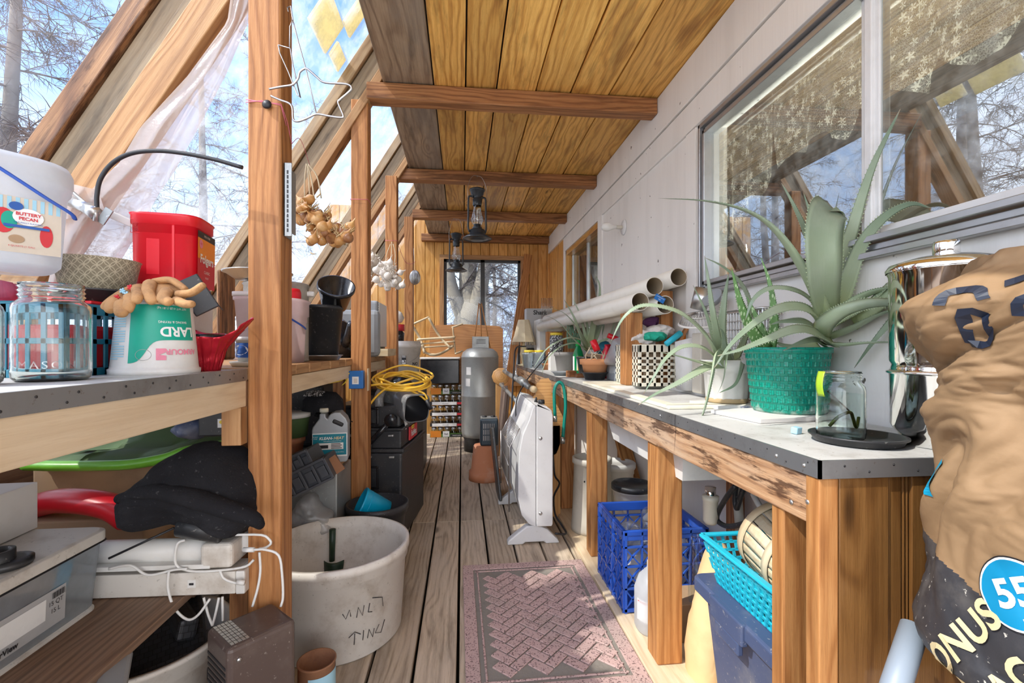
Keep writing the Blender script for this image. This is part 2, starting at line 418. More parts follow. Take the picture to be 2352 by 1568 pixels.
b = B(); b.bx(XR-.014, XR+.01, WY1+.05, WY1+.15, .9, H+1.07); b.bx(XR-.012, XR+.01, SY0-.13, SY0-.01, .9, H+1.216); b.bx(XR-.012, XR+.01, SY1, SY1+.05, .9, H+1.216)
b.bx(XR-.012, XR+.01, SY0, SY1, H+1.06, H+1.216)
struct(b, 'trim_4', 'wall_white', bev=.003)
# wood panelled end of the right wall and the far wall
b = B()
for k in range(7): b.bx(XR-.0, XR+.1, 5.25+k*.125, 5.25+k*.125+.122, 0, ZC)
struct(b, 'wall_right_end', 'w_panel', bev=.004, bseg=1)
FX0, FX1, FZ0, FZ1 = -.235, .755, H-.45, H+1.13
b = B()
def planks(xa, xb, z0, z1):
    x = xa
    while x < xb-.005:
        w = min(.118, xb-x); b.bx(x, x+w-.004, YF, YF+.08, z0, z1); x += .118
planks(-1.65, FX0, 0, 2.9); planks(FX1, 1.3, 0, ZC+.1); planks(FX0, FX1, FZ1, ZC+.1); planks(FX0, FX1, 0, FZ0)
struct(b, 'wall_far', 'w_panel', bev=.004, bseg=1)
b = B(); b.bx(-1.7, 1.3, YF+.07, YF+.12, 0, FZ0); b.bx(-1.7, FX0, YF+.07, YF+.12, FZ0, 2.9); b.bx(FX1, 1.3, YF+.07, YF+.12, FZ0, 2.9); b.bx(FX0, FX1, YF+.07, YF+.12, FZ1, 2.9)
struct(b, 'trim_5', 'w_dkply')
# far window
pm('black_frame', (.03, .03, .032), .4); pm('alu', (.52, .53, .54), .38, metal=.85, dirt=(.25, .24, .23), da=.4); pm('alu_white', (.74, .74, .74), .4, dirt=(.45, .43, .4))
glass('pane_clear', refl=.012, haze=.03, edge=.25)
glass('pane_mirror', tint=(.62, .66, .66), refl=.26, rough=.004, edge=.5, haze=.05, hs=20)
glass('pane_hazy', tint=(.95, .97, .99), refl=.05, haze=.42, hcol=(.72, .76, .80), hs=9, edge=.5)
glass('pane_slope', tint=(.95, .97, .99), refl=.05, haze=.10, hcol=(.86, .89, .93), hs=5, edge=.5)
b = B(); w = .055
b.bx(FX0-w, FX1+w, YF-.03, YF+.02, FZ1, FZ1+w); b.bx(FX0-w, FX0, YF-.03, YF+.02, FZ0-w, FZ1); b.bx(FX1, FX1+w, YF-.03, YF+.02, FZ0-w, FZ1); b.bx(FX0, FX1, YF-.03, YF+.02, FZ0-w, FZ0)
w1 = struct(b, 'window_1', 'w_lumber', bev=.003)
b = B(o=w1.location); fw = .035
for xa, xb in ((FX0, FX0+fw), (FX1-fw, FX1), (.235, .29)): b.bx(xa, xb, YF, YF+.05, FZ0, FZ1)
for za, zb in ((FZ0, FZ0+fw), (FZ1-fw, FZ1)): b.bx(FX0, FX1, YF, YF+.05, za, zb)
b.build('window_frame', 'black_frame', w1, bev=.002)
b = B(o=w1.location); b.bx(FX0, FX1, YF+.025, YF+.029, FZ0, FZ1); b.build('window_pane', 'pane_clear', w1)
# big sliding window in the right wall
b = B(); yy = (WY0, WY1)
for i, (dw, dx) in enumerate(((.0, .028), (.022, .012), (.044, .03))):
    ww = .018
    b.bx(XR-dx, XR+.02, WY0, WY1-dw, WZ1-dw-ww, WZ1-dw); b.bx(XR-dx, XR+.02, WY0, WY1-dw, WZ0+dw, WZ0+dw+ww); b.bx(XR-dx, XR+.02, WY1-dw-ww, WY1-dw, WZ0+dw, WZ1-dw)
w2 = struct(b, 'window_2', 'alu', bev=.002, bseg=1)
b = B(o=w2.location)
b.bx(XR-.004, XR+.03, 1.175, 1.235, WZ0+.05, WZ1-.05); b.bx(XR-.014, XR+.0, 1.19, 1.215, WZ0+.05, WZ1-.05)
b.bx(XR-.004, XR+.02, WY0, 1.175, WZ0+.05, WZ0+.085); b.bx(XR-.004, XR+.02, WY0, 1.175, WZ1-.085, WZ1-.05)
b.build('sash', 'alu_white', w2, bev=.003)
b = B(o=w2.location); b.bx(XR+.008, XR+.011, 1.2, WY1-.05, WZ0+.05, WZ1-.05); b.build('window_pane', 'pane_mirror', w2)
b = B(o=w2.location); b.bx(XR+.002, XR+.005, WY0, 1.2, WZ0+.05, WZ1-.05); b.build('window_pane', 'pane_mirror', w2)
# far window of the right wall
b = B(); b.bx(XR+.0, XR+.10, SY0, SY0+.03, SZ0, SZ1); b.bx(XR, XR+.10, SY1-.03, SY1, SZ0, SZ1); b.bx(XR, XR+.10, SY0, SY1, SZ1-.05, SZ1)
w3 = struct(b, 'window_3', 'w_panel', bev=.003)
b = B(o=w3.location); b.bx(XR+.06, XR+.09, 4.43, 4.47, SZ0, SZ1-.05); b.bx(XR+.06, XR+.09, SY1-.06, SY1-.03, SZ0, SZ1-.05); b.build('window_frame', 'alu', w3, bev=.002)
b = B(o=w3.location); b.bx(XR+.07, XR+.074, SY0+.03, SY1-.03, SZ0, SZ1-.05); b.build('window_pane', 'pane_mirror', w3)
# the room behind the right-hand windows
pm('inner_wall', (.22, .15, .10), .8)
b = B(); b.bx(3.3, 3.35, -1.2, 6.2, 0, ZC+.1); b.bx(XR+.1, 3.3, 6.15, 6.2, 0, ZC+.1); b.bx(XR+.1, 3.3, -1.25, -1.2, 0, ZC+.1); b.bx(XR+.1, 3.3, -1.2, 6.2, -.05, 0)
struct(b, 'wall_inner_room', 'inner_wall')
# low outside wall under the sloped glazing, its foot beyond the left bench
XL = GX(.80)
b = B(); b.bx(XL-.06, XL, -1.2, 6.2, -.05, .80); struct(b, 'wall_left', 'w_dkply')
# glazing sheets between the rafters
RY = [.25, 1.43, 2.61, 3.80, 4.97]
for k in range(6):
    y0 = -.93 if k == 0 else RY[k-1]+.045; y1 = RY[k]+.045 if k < 5 else 6.12
    b = B(); p = []
    for z in (.80, 3.2):
        for y in (y0, y1): p.append(Vector((GX(z), y, z)))
    q = [a+PN*.012 for a in p]
    b.add(p+q, [(0, 1, 3, 2), (4, 6, 7, 5), (0, 4, 5, 1), (2, 3, 7, 6), (0, 2, 6, 4), (1, 5, 7, 3)])
    struct(b, 'window_%d' % (k+4), 'pane_slope' if k < 2 else 'pane_hazy')
b = B(); b.bx(-.30, -.20, -1.2, 6.2, 2.75, 3.3); struct(b, 'trim_6', 'w_rafter_dark')
# rafters
def slope_board(b, y0, y1, d0, d1, z0, z1, m=0):
    """board along the slope; d = depth below the outer line, measured square to it"""
    a = Vector((GX(z0), 0, z0)); c = Vector((GX(z1), 0, z1)); dd = (d0+d1)/2
    a = a-PN*dd; c = c-PN*dd; a.y = c.y = (y0+y1)/2
    x = (c-a).normalized(); R = Matrix((x, Vector((0, 1, 0)), x.cross(Vector((0, 1, 0))))).transposed()
    b.box((a+c)/2, ((c-a).length, y1-y0, d1-d0), R=R, m=m)
where = ['behind the sugar bucket', 'beside the first post, streaked dark along its outer edge', 'above the onion braid, joining the second post', 'joining the third post', 'joining the last post before the end wall']
for i, y in enumerate(RY):
    if i == 0: continue
    t = thing('rafter', 'sloping timber rafter ' + where[i], 'rafter', (GX(2.0), y, .84), group=None)
    o = t.location
    b = B(o=o); slope_board(b, y+.005, y+.095, -.0, .055, .82, 3.1); b.build('outer_batten', 'w_rafter_dark' if i == 1 else 'w_rafter', t, bev=.003)
    b = B(o=o); slope_board(b, y+.022, y+.08, .063, .137, .82, 2.9); b.build('plywood_web', 'w_web', t, bev=.002)
    d = .228 if i == 1 else .19
    b = B(o=o); slope_board(b, y, y+.09, .145, d, .96, 2.86 if i > 1 else 2.9); b.build('inner_lumber', 'w_lumber', t, bev=.003)
# posts
PX0, PX1 = -.60, -.51
lab = ['square timber post in the foreground left, with star hangers on its side', 'second timber post, blue tape measure fixed to it', 'third timber post, garlic bunch hanging beside it', 'fourth timber post, beside the hanging silver ornament']
for i, (y, x0) in enumerate(((1.39, PX0), (2.62, PX0), (3.76, PX0), (4.92, PX0+.005))):
    b = B(); b.bx(x0, x0+.09, y, y+.092, 0, ZC-(.0 if i == 0 else .09)); tag(b.build('timber_post', 'w_post', bev=.006), lab[i], 'post')
# cross beams under the ceiling
lab = ['nearest dark timber cross beam under the ceiling', 'second cross beam, above the nearer lantern', 'third cross beam, above the farther lantern', 'last cross beam, against the panelled end wall']
for i, y in enumerate((2.60, 3.83, 4.96, 6.0)):
    b = B(); b.bx(-.515, XR-.023, y, y+.09, ZC-.092, ZC-.001); tag(b.build('cross_beam', 'w_beam', bev=.006), lab[i], 'beam')
# leaning board near the far window
b = B(); b.beam(P(1213, 585, Y=6.02), P(1165, 850, Y=5.75)+Vector((0, 0, -.3)), .10, .04, up=(0, 1, 0)); tag(b.build('leaning_board', 'w_post', bev=.003), 'long board leaning against the right side of the end window', 'board')
# ground, hill
g = G('ground'); ob = g.obj(); n = g.noise(ob, .8, 8, .7)
g.out(g.bsdf(col=g.ramp(n, [(.3, (.52, .47, .38)), (.5, (.70, .67, .60)), (.68, (.88, .88, .88))]), rough=.95))
b = B(); b.grid(lambda u, v: (-60+120*u, -40+120*v, -.9+.25*sin(u*37)*cos(v*29)), 40, 40); struct(b, 'floor_outside', 'ground')
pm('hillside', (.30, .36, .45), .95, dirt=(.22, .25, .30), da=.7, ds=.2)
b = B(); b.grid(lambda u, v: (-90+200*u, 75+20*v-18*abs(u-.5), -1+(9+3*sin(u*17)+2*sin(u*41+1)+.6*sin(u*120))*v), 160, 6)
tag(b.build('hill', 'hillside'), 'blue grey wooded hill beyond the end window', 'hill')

# ---------------------------------------------------------------- bare trees
pm('bark', (.20, .175, .155), .9, dirt=(.10, .085, .075), da=.7, ds=4, bump=.6, bs=30)
pm('bark_pale', (.27, .235, .19), .9, dirt=(.22, .19, .15), da=.8, ds=3, bump=.8, bs=14)
pm('twig', (.15, .125, .12), .9)
def branch(b, p, d, L, r, lev, rng, droop=.0, dens=1.0, kids=None):
    n = 5; pts = [p]; rs = [r]; q = p.copy(); dd = d.copy(); st = []
    for i in range(n):
        dd = (dd+Vector((rng.uniform(-1, 1), rng.uniform(-1, 1), rng.uniform(-1, 1)))*.16+Vector((0, 0, -droop))).normalized()
        q = q+dd*(L/n); pts.append(q.copy()); rs.append(r*(1-(i+1)/(n+.6))); st.append((q.copy(), dd.copy(), rs[-1]))
    b.tube(pts, rs, seg=4 if lev < 2 else 3, caps=False)
    if lev > 0:
        for (q, dd, rr) in st[:]:
            for _ in range(max(1, int(round((2.7 if lev > 1 else 4.0)*dens)))):
                s_ = Vector((rng.uniform(-1, 1), rng.uniform(-1, 1), rng.uniform(-.7, .7))).normalized()
                nd = (dd*.75+s_*.8).normalized()
                branch(b, q-dd*rng.uniform(0, L/n), nd, L*rng.uniform(.25, .45), max(rr*.6, .0035), lev-1, rng, droop, dens)
def tree(x, y, h, r, label, seed, kind='larch', lev=2, group='bare trees outside the sloped glazing', z0=-.9, bare=.15, nb=26, lean=(0, 0)):
    rng = random.Random(seed); t = thing('bare_tree', label, 'tree', (x, y, z0), group=group)
    b = B(); pts = [Vector((lean[0]*k/8*h+.05*sin(k+seed), lean[1]*k/8*h+.05*cos(k*1.3), h*k/8)) for k in range(9)]
    b.tube(pts, [r*(1-.88*k/8) for k in range(9)], seg=8); b.build('trunk', 'bark', t)
    b = B()
    for k in range(nb):
        f = bare+(1-bare)*k/nb; i = min(7, int(f*8)); p = pts[i].lerp(pts[i+1], f*8-i); a = k*2.399+rng.uniform(-.3, .3)
        d = Vector((cos(a), sin(a), rng.uniform(-.1, .45))).normalized()
        branch(b, p, d, h*.30*(1.08-f)*rng.uniform(.7, 1.1), r*.22*(1.1-f), lev, rng, .06)
    b.build('branches', 'twig', t); return t
spots = [(-4.2, 3.6, 9, .10), (-6.8, 2.3, 11, .14), (-5.6, 6.5, 10, .13), (-8.5, 5.0, 13, .16), (-3.6, 8.6, 9, .10), (-9, 9.5, 13, .17), (-6.2, 12, 12, .15), (-11, 1.5, 12, .15), (-7.5, -1.0, 11, .14), (-12, 7, 14, .18)]
for i, (x, y, h, r) in enumerate(spots):
    tree(x, y, h, r, 'bare dark-branched tree outside the sloped glazing', 100+i, nb=34 if i < 4 else 26)
for i, (x, y, h, r) in enumerate([(2.4, 12.5, 8, .12), (4.0, 15, 9, .15), (.9, 17, 9, .13), (3.0, 20, 10, .15), (-1.5, 15, 9, .13), (5.5, 20, 10, .16), (1.6, 24, 10, .16)]):
    tree(x, y, h, r, 'bare tree standing far beyond the end window', 300+i, group='bare trees beyond the end window', nb=30, bare=.05)
t = thing('bare_tree', 'big pale-barked forked tree just outside the end window', 'tree', P(1085, 800, Y=8.2)*1+Vector((0, 0, -2.0)))
o = t.location; b = B(o=o); base = P(1085, 870, Y=8.2); base.z = -.9
b.tube([base, P(1078, 790, Y=8.2), P(1080, 740, Y=8.2), P(1090, 700, Y=8.2)], [.36, .29, .29, .20], seg=14)
b.tube(bez([P(1075, 760, Y=8.2), P(1052, 700, Y=8.2), P(1035, 650, Y=8.2), P(1028, 590, Y=8.2), P(1010, 450, Y=8.2)], 12), [.14-.006*k for k in range(13)], seg=10)
b.tube(bez([P(1085, 740, Y=8.2), P(1078, 680, Y=8.3), P(1075, 620, Y=8.3), P(1080, 560, Y=8.3), P(1085, 420, Y=8.3)], 12), [.20-.008*k for k in range(13)], seg=10)
b.tube(bez([P(1092, 730, Y=8.2), P(1100, 680, Y=8.1), P(1112, 620, Y=8.1), P(1118, 560, Y=8.1), P(1125, 430, Y=8.1)], 12), [.15-.006*k for k in range(13)], seg=10)
b.build('trunk', 'bark_pale', t)
b = B(o=o); rng = random.Random(5)
for k in range(26):
    p = P(rng.uniform(1020, 1140), rng.uniform(480, 700), Y=8.2); branch(b, p, Vector((rng.uniform(-1, 1), rng.uniform(-.6, .6), rng.uniform(-.2, .9))).normalized(), rng.uniform(.7, 1.5), .02, 2, rng, .03)
b.build('branches', 'twig', t)
b = B(); rng = random.Random(9)
for k in range(500):
    x = rng.uniform(-3.5, 7); y = rng.uniform(14, 30); h = rng.uniform(1.2, 4.0)
    b.tube([(x, y, -1), (x+rng.uniform(-.3, .3), y, -1+h*.5), (x+rng.uniform(-.8, .8), y, -1+h)], [.03, .018, .006], seg=3, caps=False)
for k in range(900):
    x = rng.uniform(-3.5, 7); y = rng.uniform(14, 30); z = rng.uniform(-.5, 2.6)
    b.tube([(x, y, z), (x+rng.uniform(-.7, .7), y, z+rng.uniform(-.1, .7))], [.014, .005], seg=3, caps=False)
tag(b.build('brush', 'bark'), 'tangle of grey leafless brush beyond the end window', 'brush', kind='stuff')
# ================================================================ materials of the objects
pm('zinc', (.33, .34, .35), .42, metal=.75, dirt=(.16, .15, .14), da=.6, speck=.5)
pm('bench_top', (.60, .60, .58), .5, dirt=(.33, .31, .28), da=.7, ds=9, speck=.6)
pm('white_plastic', (.74, .73, .70), .42, dirt=(.48, .43, .37), da=.45)
pm('dirty_white', (.68, .64, .58), .5, dirt=(.36, .29, .22), da=.6, ds=9, speck=.4)
pm('cream_plastic', (.80, .76, .62), .42, dirt=(.55, .48, .34), da=.4)
pm('beige_plastic', (.56, .52, .44), .5, dirt=(.34, .30, .24), da=.5)
pm('grey_plastic', (.30, .32, .34), .45, dirt=(.2, .2, .2), da=.5)
pm('black_plastic', (.022, .023, .026), .42, dirt=(.10, .09, .08), da=.35, speck=.35, scol=(.35, .33, .3))
pm('black_shiny', (.012, .013, .016), .18, dirt=(.06, .06, .06), da=.3)
pm('black_cloth', (.014, .014, .017), .92, dirt=(.04, .04, .045), da=.5, bump=.6, bs=160, speck=.15, scol=(.3, .3, .3), spec=.2)
pm('red_plastic', (.72, .012, .025), .32, dirt=(.45, .01, .02), da=.4)
pm('red_foil', (.50, .012, .03), .26, metal=.45, dirt=(.25, .0, .01), da=.5, bump=.8, bs=25)
pm('green_plastic', (.16, .46, .035), .35); pm('green_dark', (.06, .11, .035), .7); pm('scoop_green', (.012, .035, .018), .45)
pm('teal_plastic', (.012, .16, .24), .35); pm('sky_plastic', (.0, .36, .60), .35, dirt=(.0, .22, .4), da=.3)
pm('turq_plastic', (.02, .50, .66), .35); pm('blue_plastic', (.02, .09, .46), .33, dirt=(.1, .15, .35), da=.4)
pm('royal_blue', (.015, .16, .50), .4); pm('navy_plastic', (.06, .085, .17), .5, dirt=(.25, .24, .24), da=.7, ds=6, speck=.4, scol=(.45, .42, .38))
pm('yellow_plastic', (.80, .50, .02), .4); pm('orange_plastic', (.90, .26, .01), .4)
pm('terracotta', (.55, .21, .10), .8, dirt=(.68, .50, .40), da=.6, ds=6, bump=.2); pm('terracotta_clean', (.72, .32, .14), .75, dirt=(.78, .45, .28), da=.4)
pm('steel', (.86, .86, .85), .07, metal=1, da=.05); pm('dull_steel', (.55, .55, .54), .33, metal=.9, dirt=(.22, .2, .18), da=.5)
pm('galvanised', (.34, .35, .34), .45, metal=.6, dirt=(.12, .11, .10), da=.7, ds=5, speck=.4, scol=(.7, .7, .7))
pm('old_tin', (.48, .45, .40), .4, metal=.5, dirt=(.14, .11, .09), da=.9, ds=6)
pm('wire', (.45, .43, .42), .3, metal=.9); pm('white_wire', (.78, .76, .72), .45)
pm('brown_enamel', (.085, .058, .05), .38, dirt=(.16, .12, .10), da=.6, ds=9, speck=.4, scol=(.4, .36, .32))
pm('cardboard', (.44, .29, .17), .85, dirt=(.28, .18, .11), da=.5); pm('white_card', (.74, .72, .69), .7, dirt=(.5, .46, .42), da=.3)
pm('leather', (.50, .27, .11), .8, dirt=(.22, .11, .05), da=.8, ds=22, bump=.8, bs=80)
pm('soil', (.10, .065, .04), .95, bump=1, bs=60); pm('rust', (.30, .14, .07), .85, dirt=(.10, .05, .03), da=.8, bump=.5)
pm('ink_black', (.015, .015, .018), .5); pm('ink_white', (.85, .85, .83), .5); pm('ink_red', (.62, .03, .04), .5); pm('ink_blue', (.02, .10, .38), .5)
pm('ink_teal', (.0, .22, .30), .45); pm('ink_green', (.0, .36, .25), .45); pm('ink_orange', (.85, .28, .02), .5); pm('ink_yellow', (.85, .62, .05), .5)
pm('ink_grey', (.45, .45, .45), .5); pm('ink_pink', (.80, .25, .35), .5); pm('ink_sky', (.36, .62, .74), .5); pm('paper_tan', (.66, .57, .46), .7); pm('ink_gold', (.72, .60, .34), .5)
pm('yellow_cord', (.85, .50, .04), .4, dirt=(.5, .28, .05), da=.4); pm('string_pink', (.75, .2, .28), .8); pm('twine', (.62, .52, .36), .9)
pm('onion_skin', (.58, .30, .10), .35, dirt=(.82, .58, .28), da=.8, ds=18, bump=.4, bs=60); pm('onion_dark', (.30, .13, .05), .4, dirt=(.6, .36, .14), da=.7, ds=20, bump=.3)
pm('garlic_skin', (.82, .76, .68), .6, dirt=(.52, .42, .36), da=.7, ds=20, bump=.4); pm('dry_leaf', (.66, .50, .27), .85)
film('milky', (.86, .88, .90), op=.82, tl=.5, rough=.3); film('milky_pink', (.86, .72, .72), op=.93, tl=.35, rough=.3)
film('clear_bin', (.62, .66, .70), op=.42, tl=.4, gl=.15, rough=.15); film('sheet', (.80, .72, .68), op=.66, tl=.55, wr=.9, ws=7, gl=.12, rough=.25)
film('bag_film', (.80, .80, .80), op=.45, tl=.5, wr=1, ws=14, gl=.14, rough=.3); film('pink_tissue', (.95, .28, .48), op=.8, tl=.5, wr=1)
g = G('real_glass'); g.out(g.n('BsdfGlass', {0: (.97, .99, .98, 1), 1: .0, 2: 1.42}).outputs[0])
glass('jar_glass', tint=(.955, .975, .965), refl=.06, rough=.03, edge=.55); glass('bottle_glass', tint=(.9, .94, .93), refl=.10, edge=.7)
g = G('pot_pattern')   # overlapping rings
uvn = g.n('UVMap').outputs[0]; s_ = g.n('VectorMath', {0: uvn, 1: (42, 42, 1)}, operation='MULTIPLY').outputs[0]
def ringf(off):
    q = g.n('VectorMath', {0: s_, 1: (off, off, 0)}, operation='ADD').outputs[0]
    q = g.n('VectorMath', {0: q}, operation='FRACTION').outputs[0]; q = g.n('VectorMath', {0: q, 1: (.5, .5, 0)}, operation='SUBTRACT').outputs[0]
    d = g.n('VectorMath', {0: q, 1: (1, 1, 0)}, operation='MULTIPLY').outputs[0]; d = g.n('VectorMath', {0: d}, operation='LENGTH').outputs['Value']
    return d
r0, r1 = ringf(0), ringf(.5)
f = g.math('MAXIMUM', g.math('LESS_THAN', g.math('ABSOLUTE', g.math('SUBTRACT', r0, .48)), .035), g.math('LESS_THAN', g.math('ABSOLUTE', g.math('SUBTRACT', r1, .48)), .035))
g.out(g.bsdf(col=g.mix(f, (.34, .29, .20, 1), (.66, .59, .43, 1)), rough=.5, nor=g.bump(f, .5, .002)))
g = G('foil_label_stripes'); uvn = g.n('UVMap').outputs[0]

def ringprof(r0, r1, h, th=.003, lip=.004, liph=.012):
    """open bucket profile: outside up, lip, inside down"""
    return [(0, 0), (r0, 0), (r0+(r1-r0)*(1-liph/h), h-liph), (r1+lip, h-liph), (r1+lip, h), (r1-th, h), (r0-th, th), (0, th)]
def cyl(r, off, cz, a0=-pi/2, R=None, c=(0, 0, 0), taper=0):
    """maps flat text (x, y) around a cylinder of radius r centred at c, facing angle a0"""
    return lambda x, y: Vector((c[0]+(r+off+taper*(cz+y))*cos(a0+x/r), c[1]+(r+off+taper*(cz+y))*sin(a0+x/r), c[2]+cz+y))
def patch(b, x0, x1, y0, y1, fn, n=10, m=None):
    b.grid(lambda u, v: fn(x0+(x1-x0)*u, y0+(y1-y0)*v), n, 2, m=m, smooth=True); return b
def flat(o, ex, ez, off=(0, 0, 0)):
    o = Vector(o)+Vector(off); ex = Vector(ex); ez = Vector(ez); return lambda x, y: o+ex*x+ez*y
def puff(b, out, thick, n=7, amp=.01, fq=18, seed=1, dirn=(0, 1, 0), m=None, sub=3, prof=.5):
    """a soft closed body with the given 3-D outline, bulging both ways along dirn, with folds"""
    from mathutils import noise
    pts = []
    k = len(out)
    for i in range(k):
        a, c = Vector(out[i]), Vector(out[(i+1) % k])
        for j in range(sub): pts.append(a.lerp(c, j/sub))
    # soften
    pts = [(pts[i-1]+pts[i]*2+pts[(i+1) % len(pts)])/4 for i in range(len(pts))]
    k = len(pts); C = sum(pts, Vector())/k; d = Vector(dirn).normalized(); sd = Vector((seed*3.7, seed*1.3, seed))
    vs = []; rings = []
    def addring(s, sg):
        rr = []
        for p in pts:
            q = C.lerp(p, s); w = (1-s**2)**prof
            nn = noise.fractal(q*fq+sd, .8, 2.1, 4)*amp; n2 = (1-abs(noise.noise(q*fq*.45+sd*2)))**3*amp*2
            rr.append(len(vs)); vs.append(q+d*sg*(thick*w+(nn+n2)*min(1, w*2.2))+(p-C).normalized()*nn*.6*s)
        rings.append(rr)
    for i in range(n+1): addring(max(.02, i/n), -1)
    for i in range(n-1, -1, -1): addring(max(.02, i/n), 1)
    fs = []
    for r, q in zip(rings, rings[1:]):
        for i in range(k): j = (i+1) % k; fs.append((r[i], q[i], q[j], r[j]))
    fs.append(tuple(rings[0])); fs.append(tuple(rings[-1])[::-1])
    return b.add(vs, fs, smooth=True, m=m)
def simple(name, b, mats, label, cat, group=None, **k): return tag(b.build(name, mats, **k), label, cat, group)

# ================================================================ left bench
ZB = 1.048
t = thing('left_workbench', 'long timber workbench on the left, zinc strip along its near front edge', 'workbench', (-1.08, 1.4, 0)); o = t.location
b = B(o=o); b.bx(-1.57, -.602, -.6, 1.385, ZB-.02, ZB); b.build('worktop', 'bench_top', t, bev=.002)
b = B(o=o); b.bx(-.606, -.598, -.6, 1.385, ZB-.031, ZB+.002)
for k in range(26): b.lathe([(0, 0), (.0022, 0), (.0022, .001), (0, .0014)], (-.598, .3+k*.042+.01*(k % 3), ZB-.008-.014*(k % 2)), seg=6, R=Euler((0, pi/2, 0)), m=1)
b.build('edge_strip', ['zinc', 'ink_black'], t)
b = B(o=o); b.bx(-.64, -.60, -.6, 1.384, .945, ZB-.022); b.build('front_rail', 'w_ply', t, bev=.003)
b = B(o=o); b.bx(-.64, -.60, 1.486, 3.76, .945, ZB-.038); b.build('front_rail', 'w_ply', t, bev=.003)
b = B(o=o); y = 1.49
while y < 3.74:
    w = .13+.02*random.random(); b.bx(-1.57, -.597+.006*random.random(), y, min(3.755, y+w-.004), ZB-.036, ZB-.0005); y += w
b.build('plank_top', 'w_lumber', t, bev=.003)
b = B(o=o); b.bx(-.655, -.604, 1.36, 1.40, .84, .944); b.build('cleat', 'w_lumber', t, bev=.002)
for y in (1.50, 2.64, 3.6):
    b = B(o=o); b.bx(-.70, -.645, y, y+.06, 0, ZB-.037); b.build('leg', 'w_beam', t, bev=.003)
for y in (.2, 1.5, 2.64, 3.6):
    b = B(o=o); b.bx(-1.55, -1.49, y, y+.06, 0, ZB-.037 if y > 1 else ZB-.021); b.build('leg', 'w_beam', t, bev=.003)
b = B(); b.bx(-1.5, -.755, -.6, 1.495, .408, .43); simple('plywood_shelf', b, 'w_dkply', 'brown plywood shelf under the left workbench, carrying the clear storage bin', 'shelf', bev=.002)

# -- jars in the foreground
def mason(name, loc, r, h, label, group=None, word=None, wz=.03, wa=-1.05, emblem=False):
    t = thing(name, label, 'jar', loc, group=group)
    nr = r*.80; b = B(); hs = h*.80
    pr = [(0, .004), (r*.86, 0), (r*.97, .006), (r, .016), (r, hs-.012), (r*.96, hs-.003), (nr, hs+.006)]
    z = hs+.006; top = h-.004
    for k in range(3): pr += [(nr, z+.005), (nr+.0028, z+.0075), (nr, z+.010)]; z += (top-hs-.006)/3.2
    pr += [(nr, top), (nr+.001, h), (nr-.004, h)]
    b.lathe(pr, seg=48, pw=None)
    b.lathe([(x-.0035 if x > .01 else x, zz+.004 if zz < .02 else zz) for x, zz in pr[:-1]][::-1], seg=48)
    b.build('glass_body', 'real_glass', t)
    if word:
        b = B()
        for k, w in enumerate(word): b.text(w, .019, cyl(r, .0008, wz+(len(word)-1-k)*.026, wa), sp=1.35)
        b.build('embossed_letters', 'bottle_glass', t, solid=.0012)
    if emblem:
        b = B(); f = cyl(r, .001, h*.38, wa); b.tube([f(.028*cos(a*pi/16), .028*sin(a*pi/16)) for a in range(32)], .0013, seg=6, closed=True)
        b.tube([f(.022*cos(a*pi/16), .022*sin(a*pi/16)) for a in range(32)], .001, seg=6, closed=True); b.build('embossed_emblem', 'bottle_glass', t)
    return t
mason('mason_jar', (-.757, .958, ZB), .056, .178, 'big empty mason jar on the left bench, embossed letters near its base', word=['MASON'], wa=-1.05)
mason('mason_jar', (-.80, .84, ZB), .050, .165, 'mason jar cut by the left edge of the photo, round emblem on its side', emblem=True, wa=-.6)
# -- teal crate
def lattice_side(b, p0, p1, h, rows, cols, z0, th, bar, top, slant=0, m=None):
    """wall with rectangular openings, built from bars between p0 and p1"""
    p0 = Vector(p0); p1 = Vector(p1); L = (p1-p0).length; ex = (p1-p0)/L
    def bar_(x0, x1, a, c):
        q = p0+ex*((x0+x1)/2); q.z = z0+(a+c)/2
        R = Matrix((ex, Vector((0, 0, 1)).cross(ex), Vector((0, 0, 1)))).transposed()
        b.box(q, (x1-x0, th, c-a), R=R, m=m)
    bar_(0, L, 0, bar*1.4); bar_(0, L, h-top, h)
    for r in range(1, rows): z = bar*1.4+(h-top-bar*1.4)*r/rows; bar_(0, L, z-bar/2, z+bar/2)
    for c in range(cols+1): x = (L-bar)*c/cols; bar_(x, x+bar, 0, h)
def crate(name, label, x0, x1, y0, y1, z0, h, rows, cols, cols2, mat, th=.004, bar=.012, top=.02, group=None, cat='basket'):
    t = thing(name, label, cat, ((x0+x1)/2, (y0+y1)/2, z0), group=group); o = t.location
    b = B(o=o)
    for a, c, n in (((x0, y0), (x1, y0), cols), ((x1, y0), (x1, y1), cols2), ((x1, y1), (x0, y1), cols), ((x0, y1), (x0, y0), cols2)):
        lattice_side(b, (*a, 0), (*c, 0), h, rows, n, z0, th, bar, top)
    b.build('slatted_wall', mat, t, bev=.001, bseg=1)
    b = B(o=o); b.bx(x0, x1, y0, y1, z0, z0+.004); b.build('base', mat, t)
    b = B(o=o); r = .004
    b.tube([(x0, y0, z0+h), (x1, y0, z0+h), (x1, y1, z0+h), (x0, y1, z0+h)], r, seg=6, closed=True); b.build('rim', mat, t)
    return t
crate('plastic_basket', 'teal slatted plastic basket behind the big mason jar', -1.14, -.805, 1.05, 1.30, ZB, .152, 2, 9, 7, 'teal_plastic', top=.02)
b = B(); b.box((-.92, 1.17, ZB+.06), (.19, .17, .10), R=Euler((0, 0, .1))); simple('red_box', b, 'red_plastic', 'red plastic piece lying inside the teal basket', 'box', bev=.01)
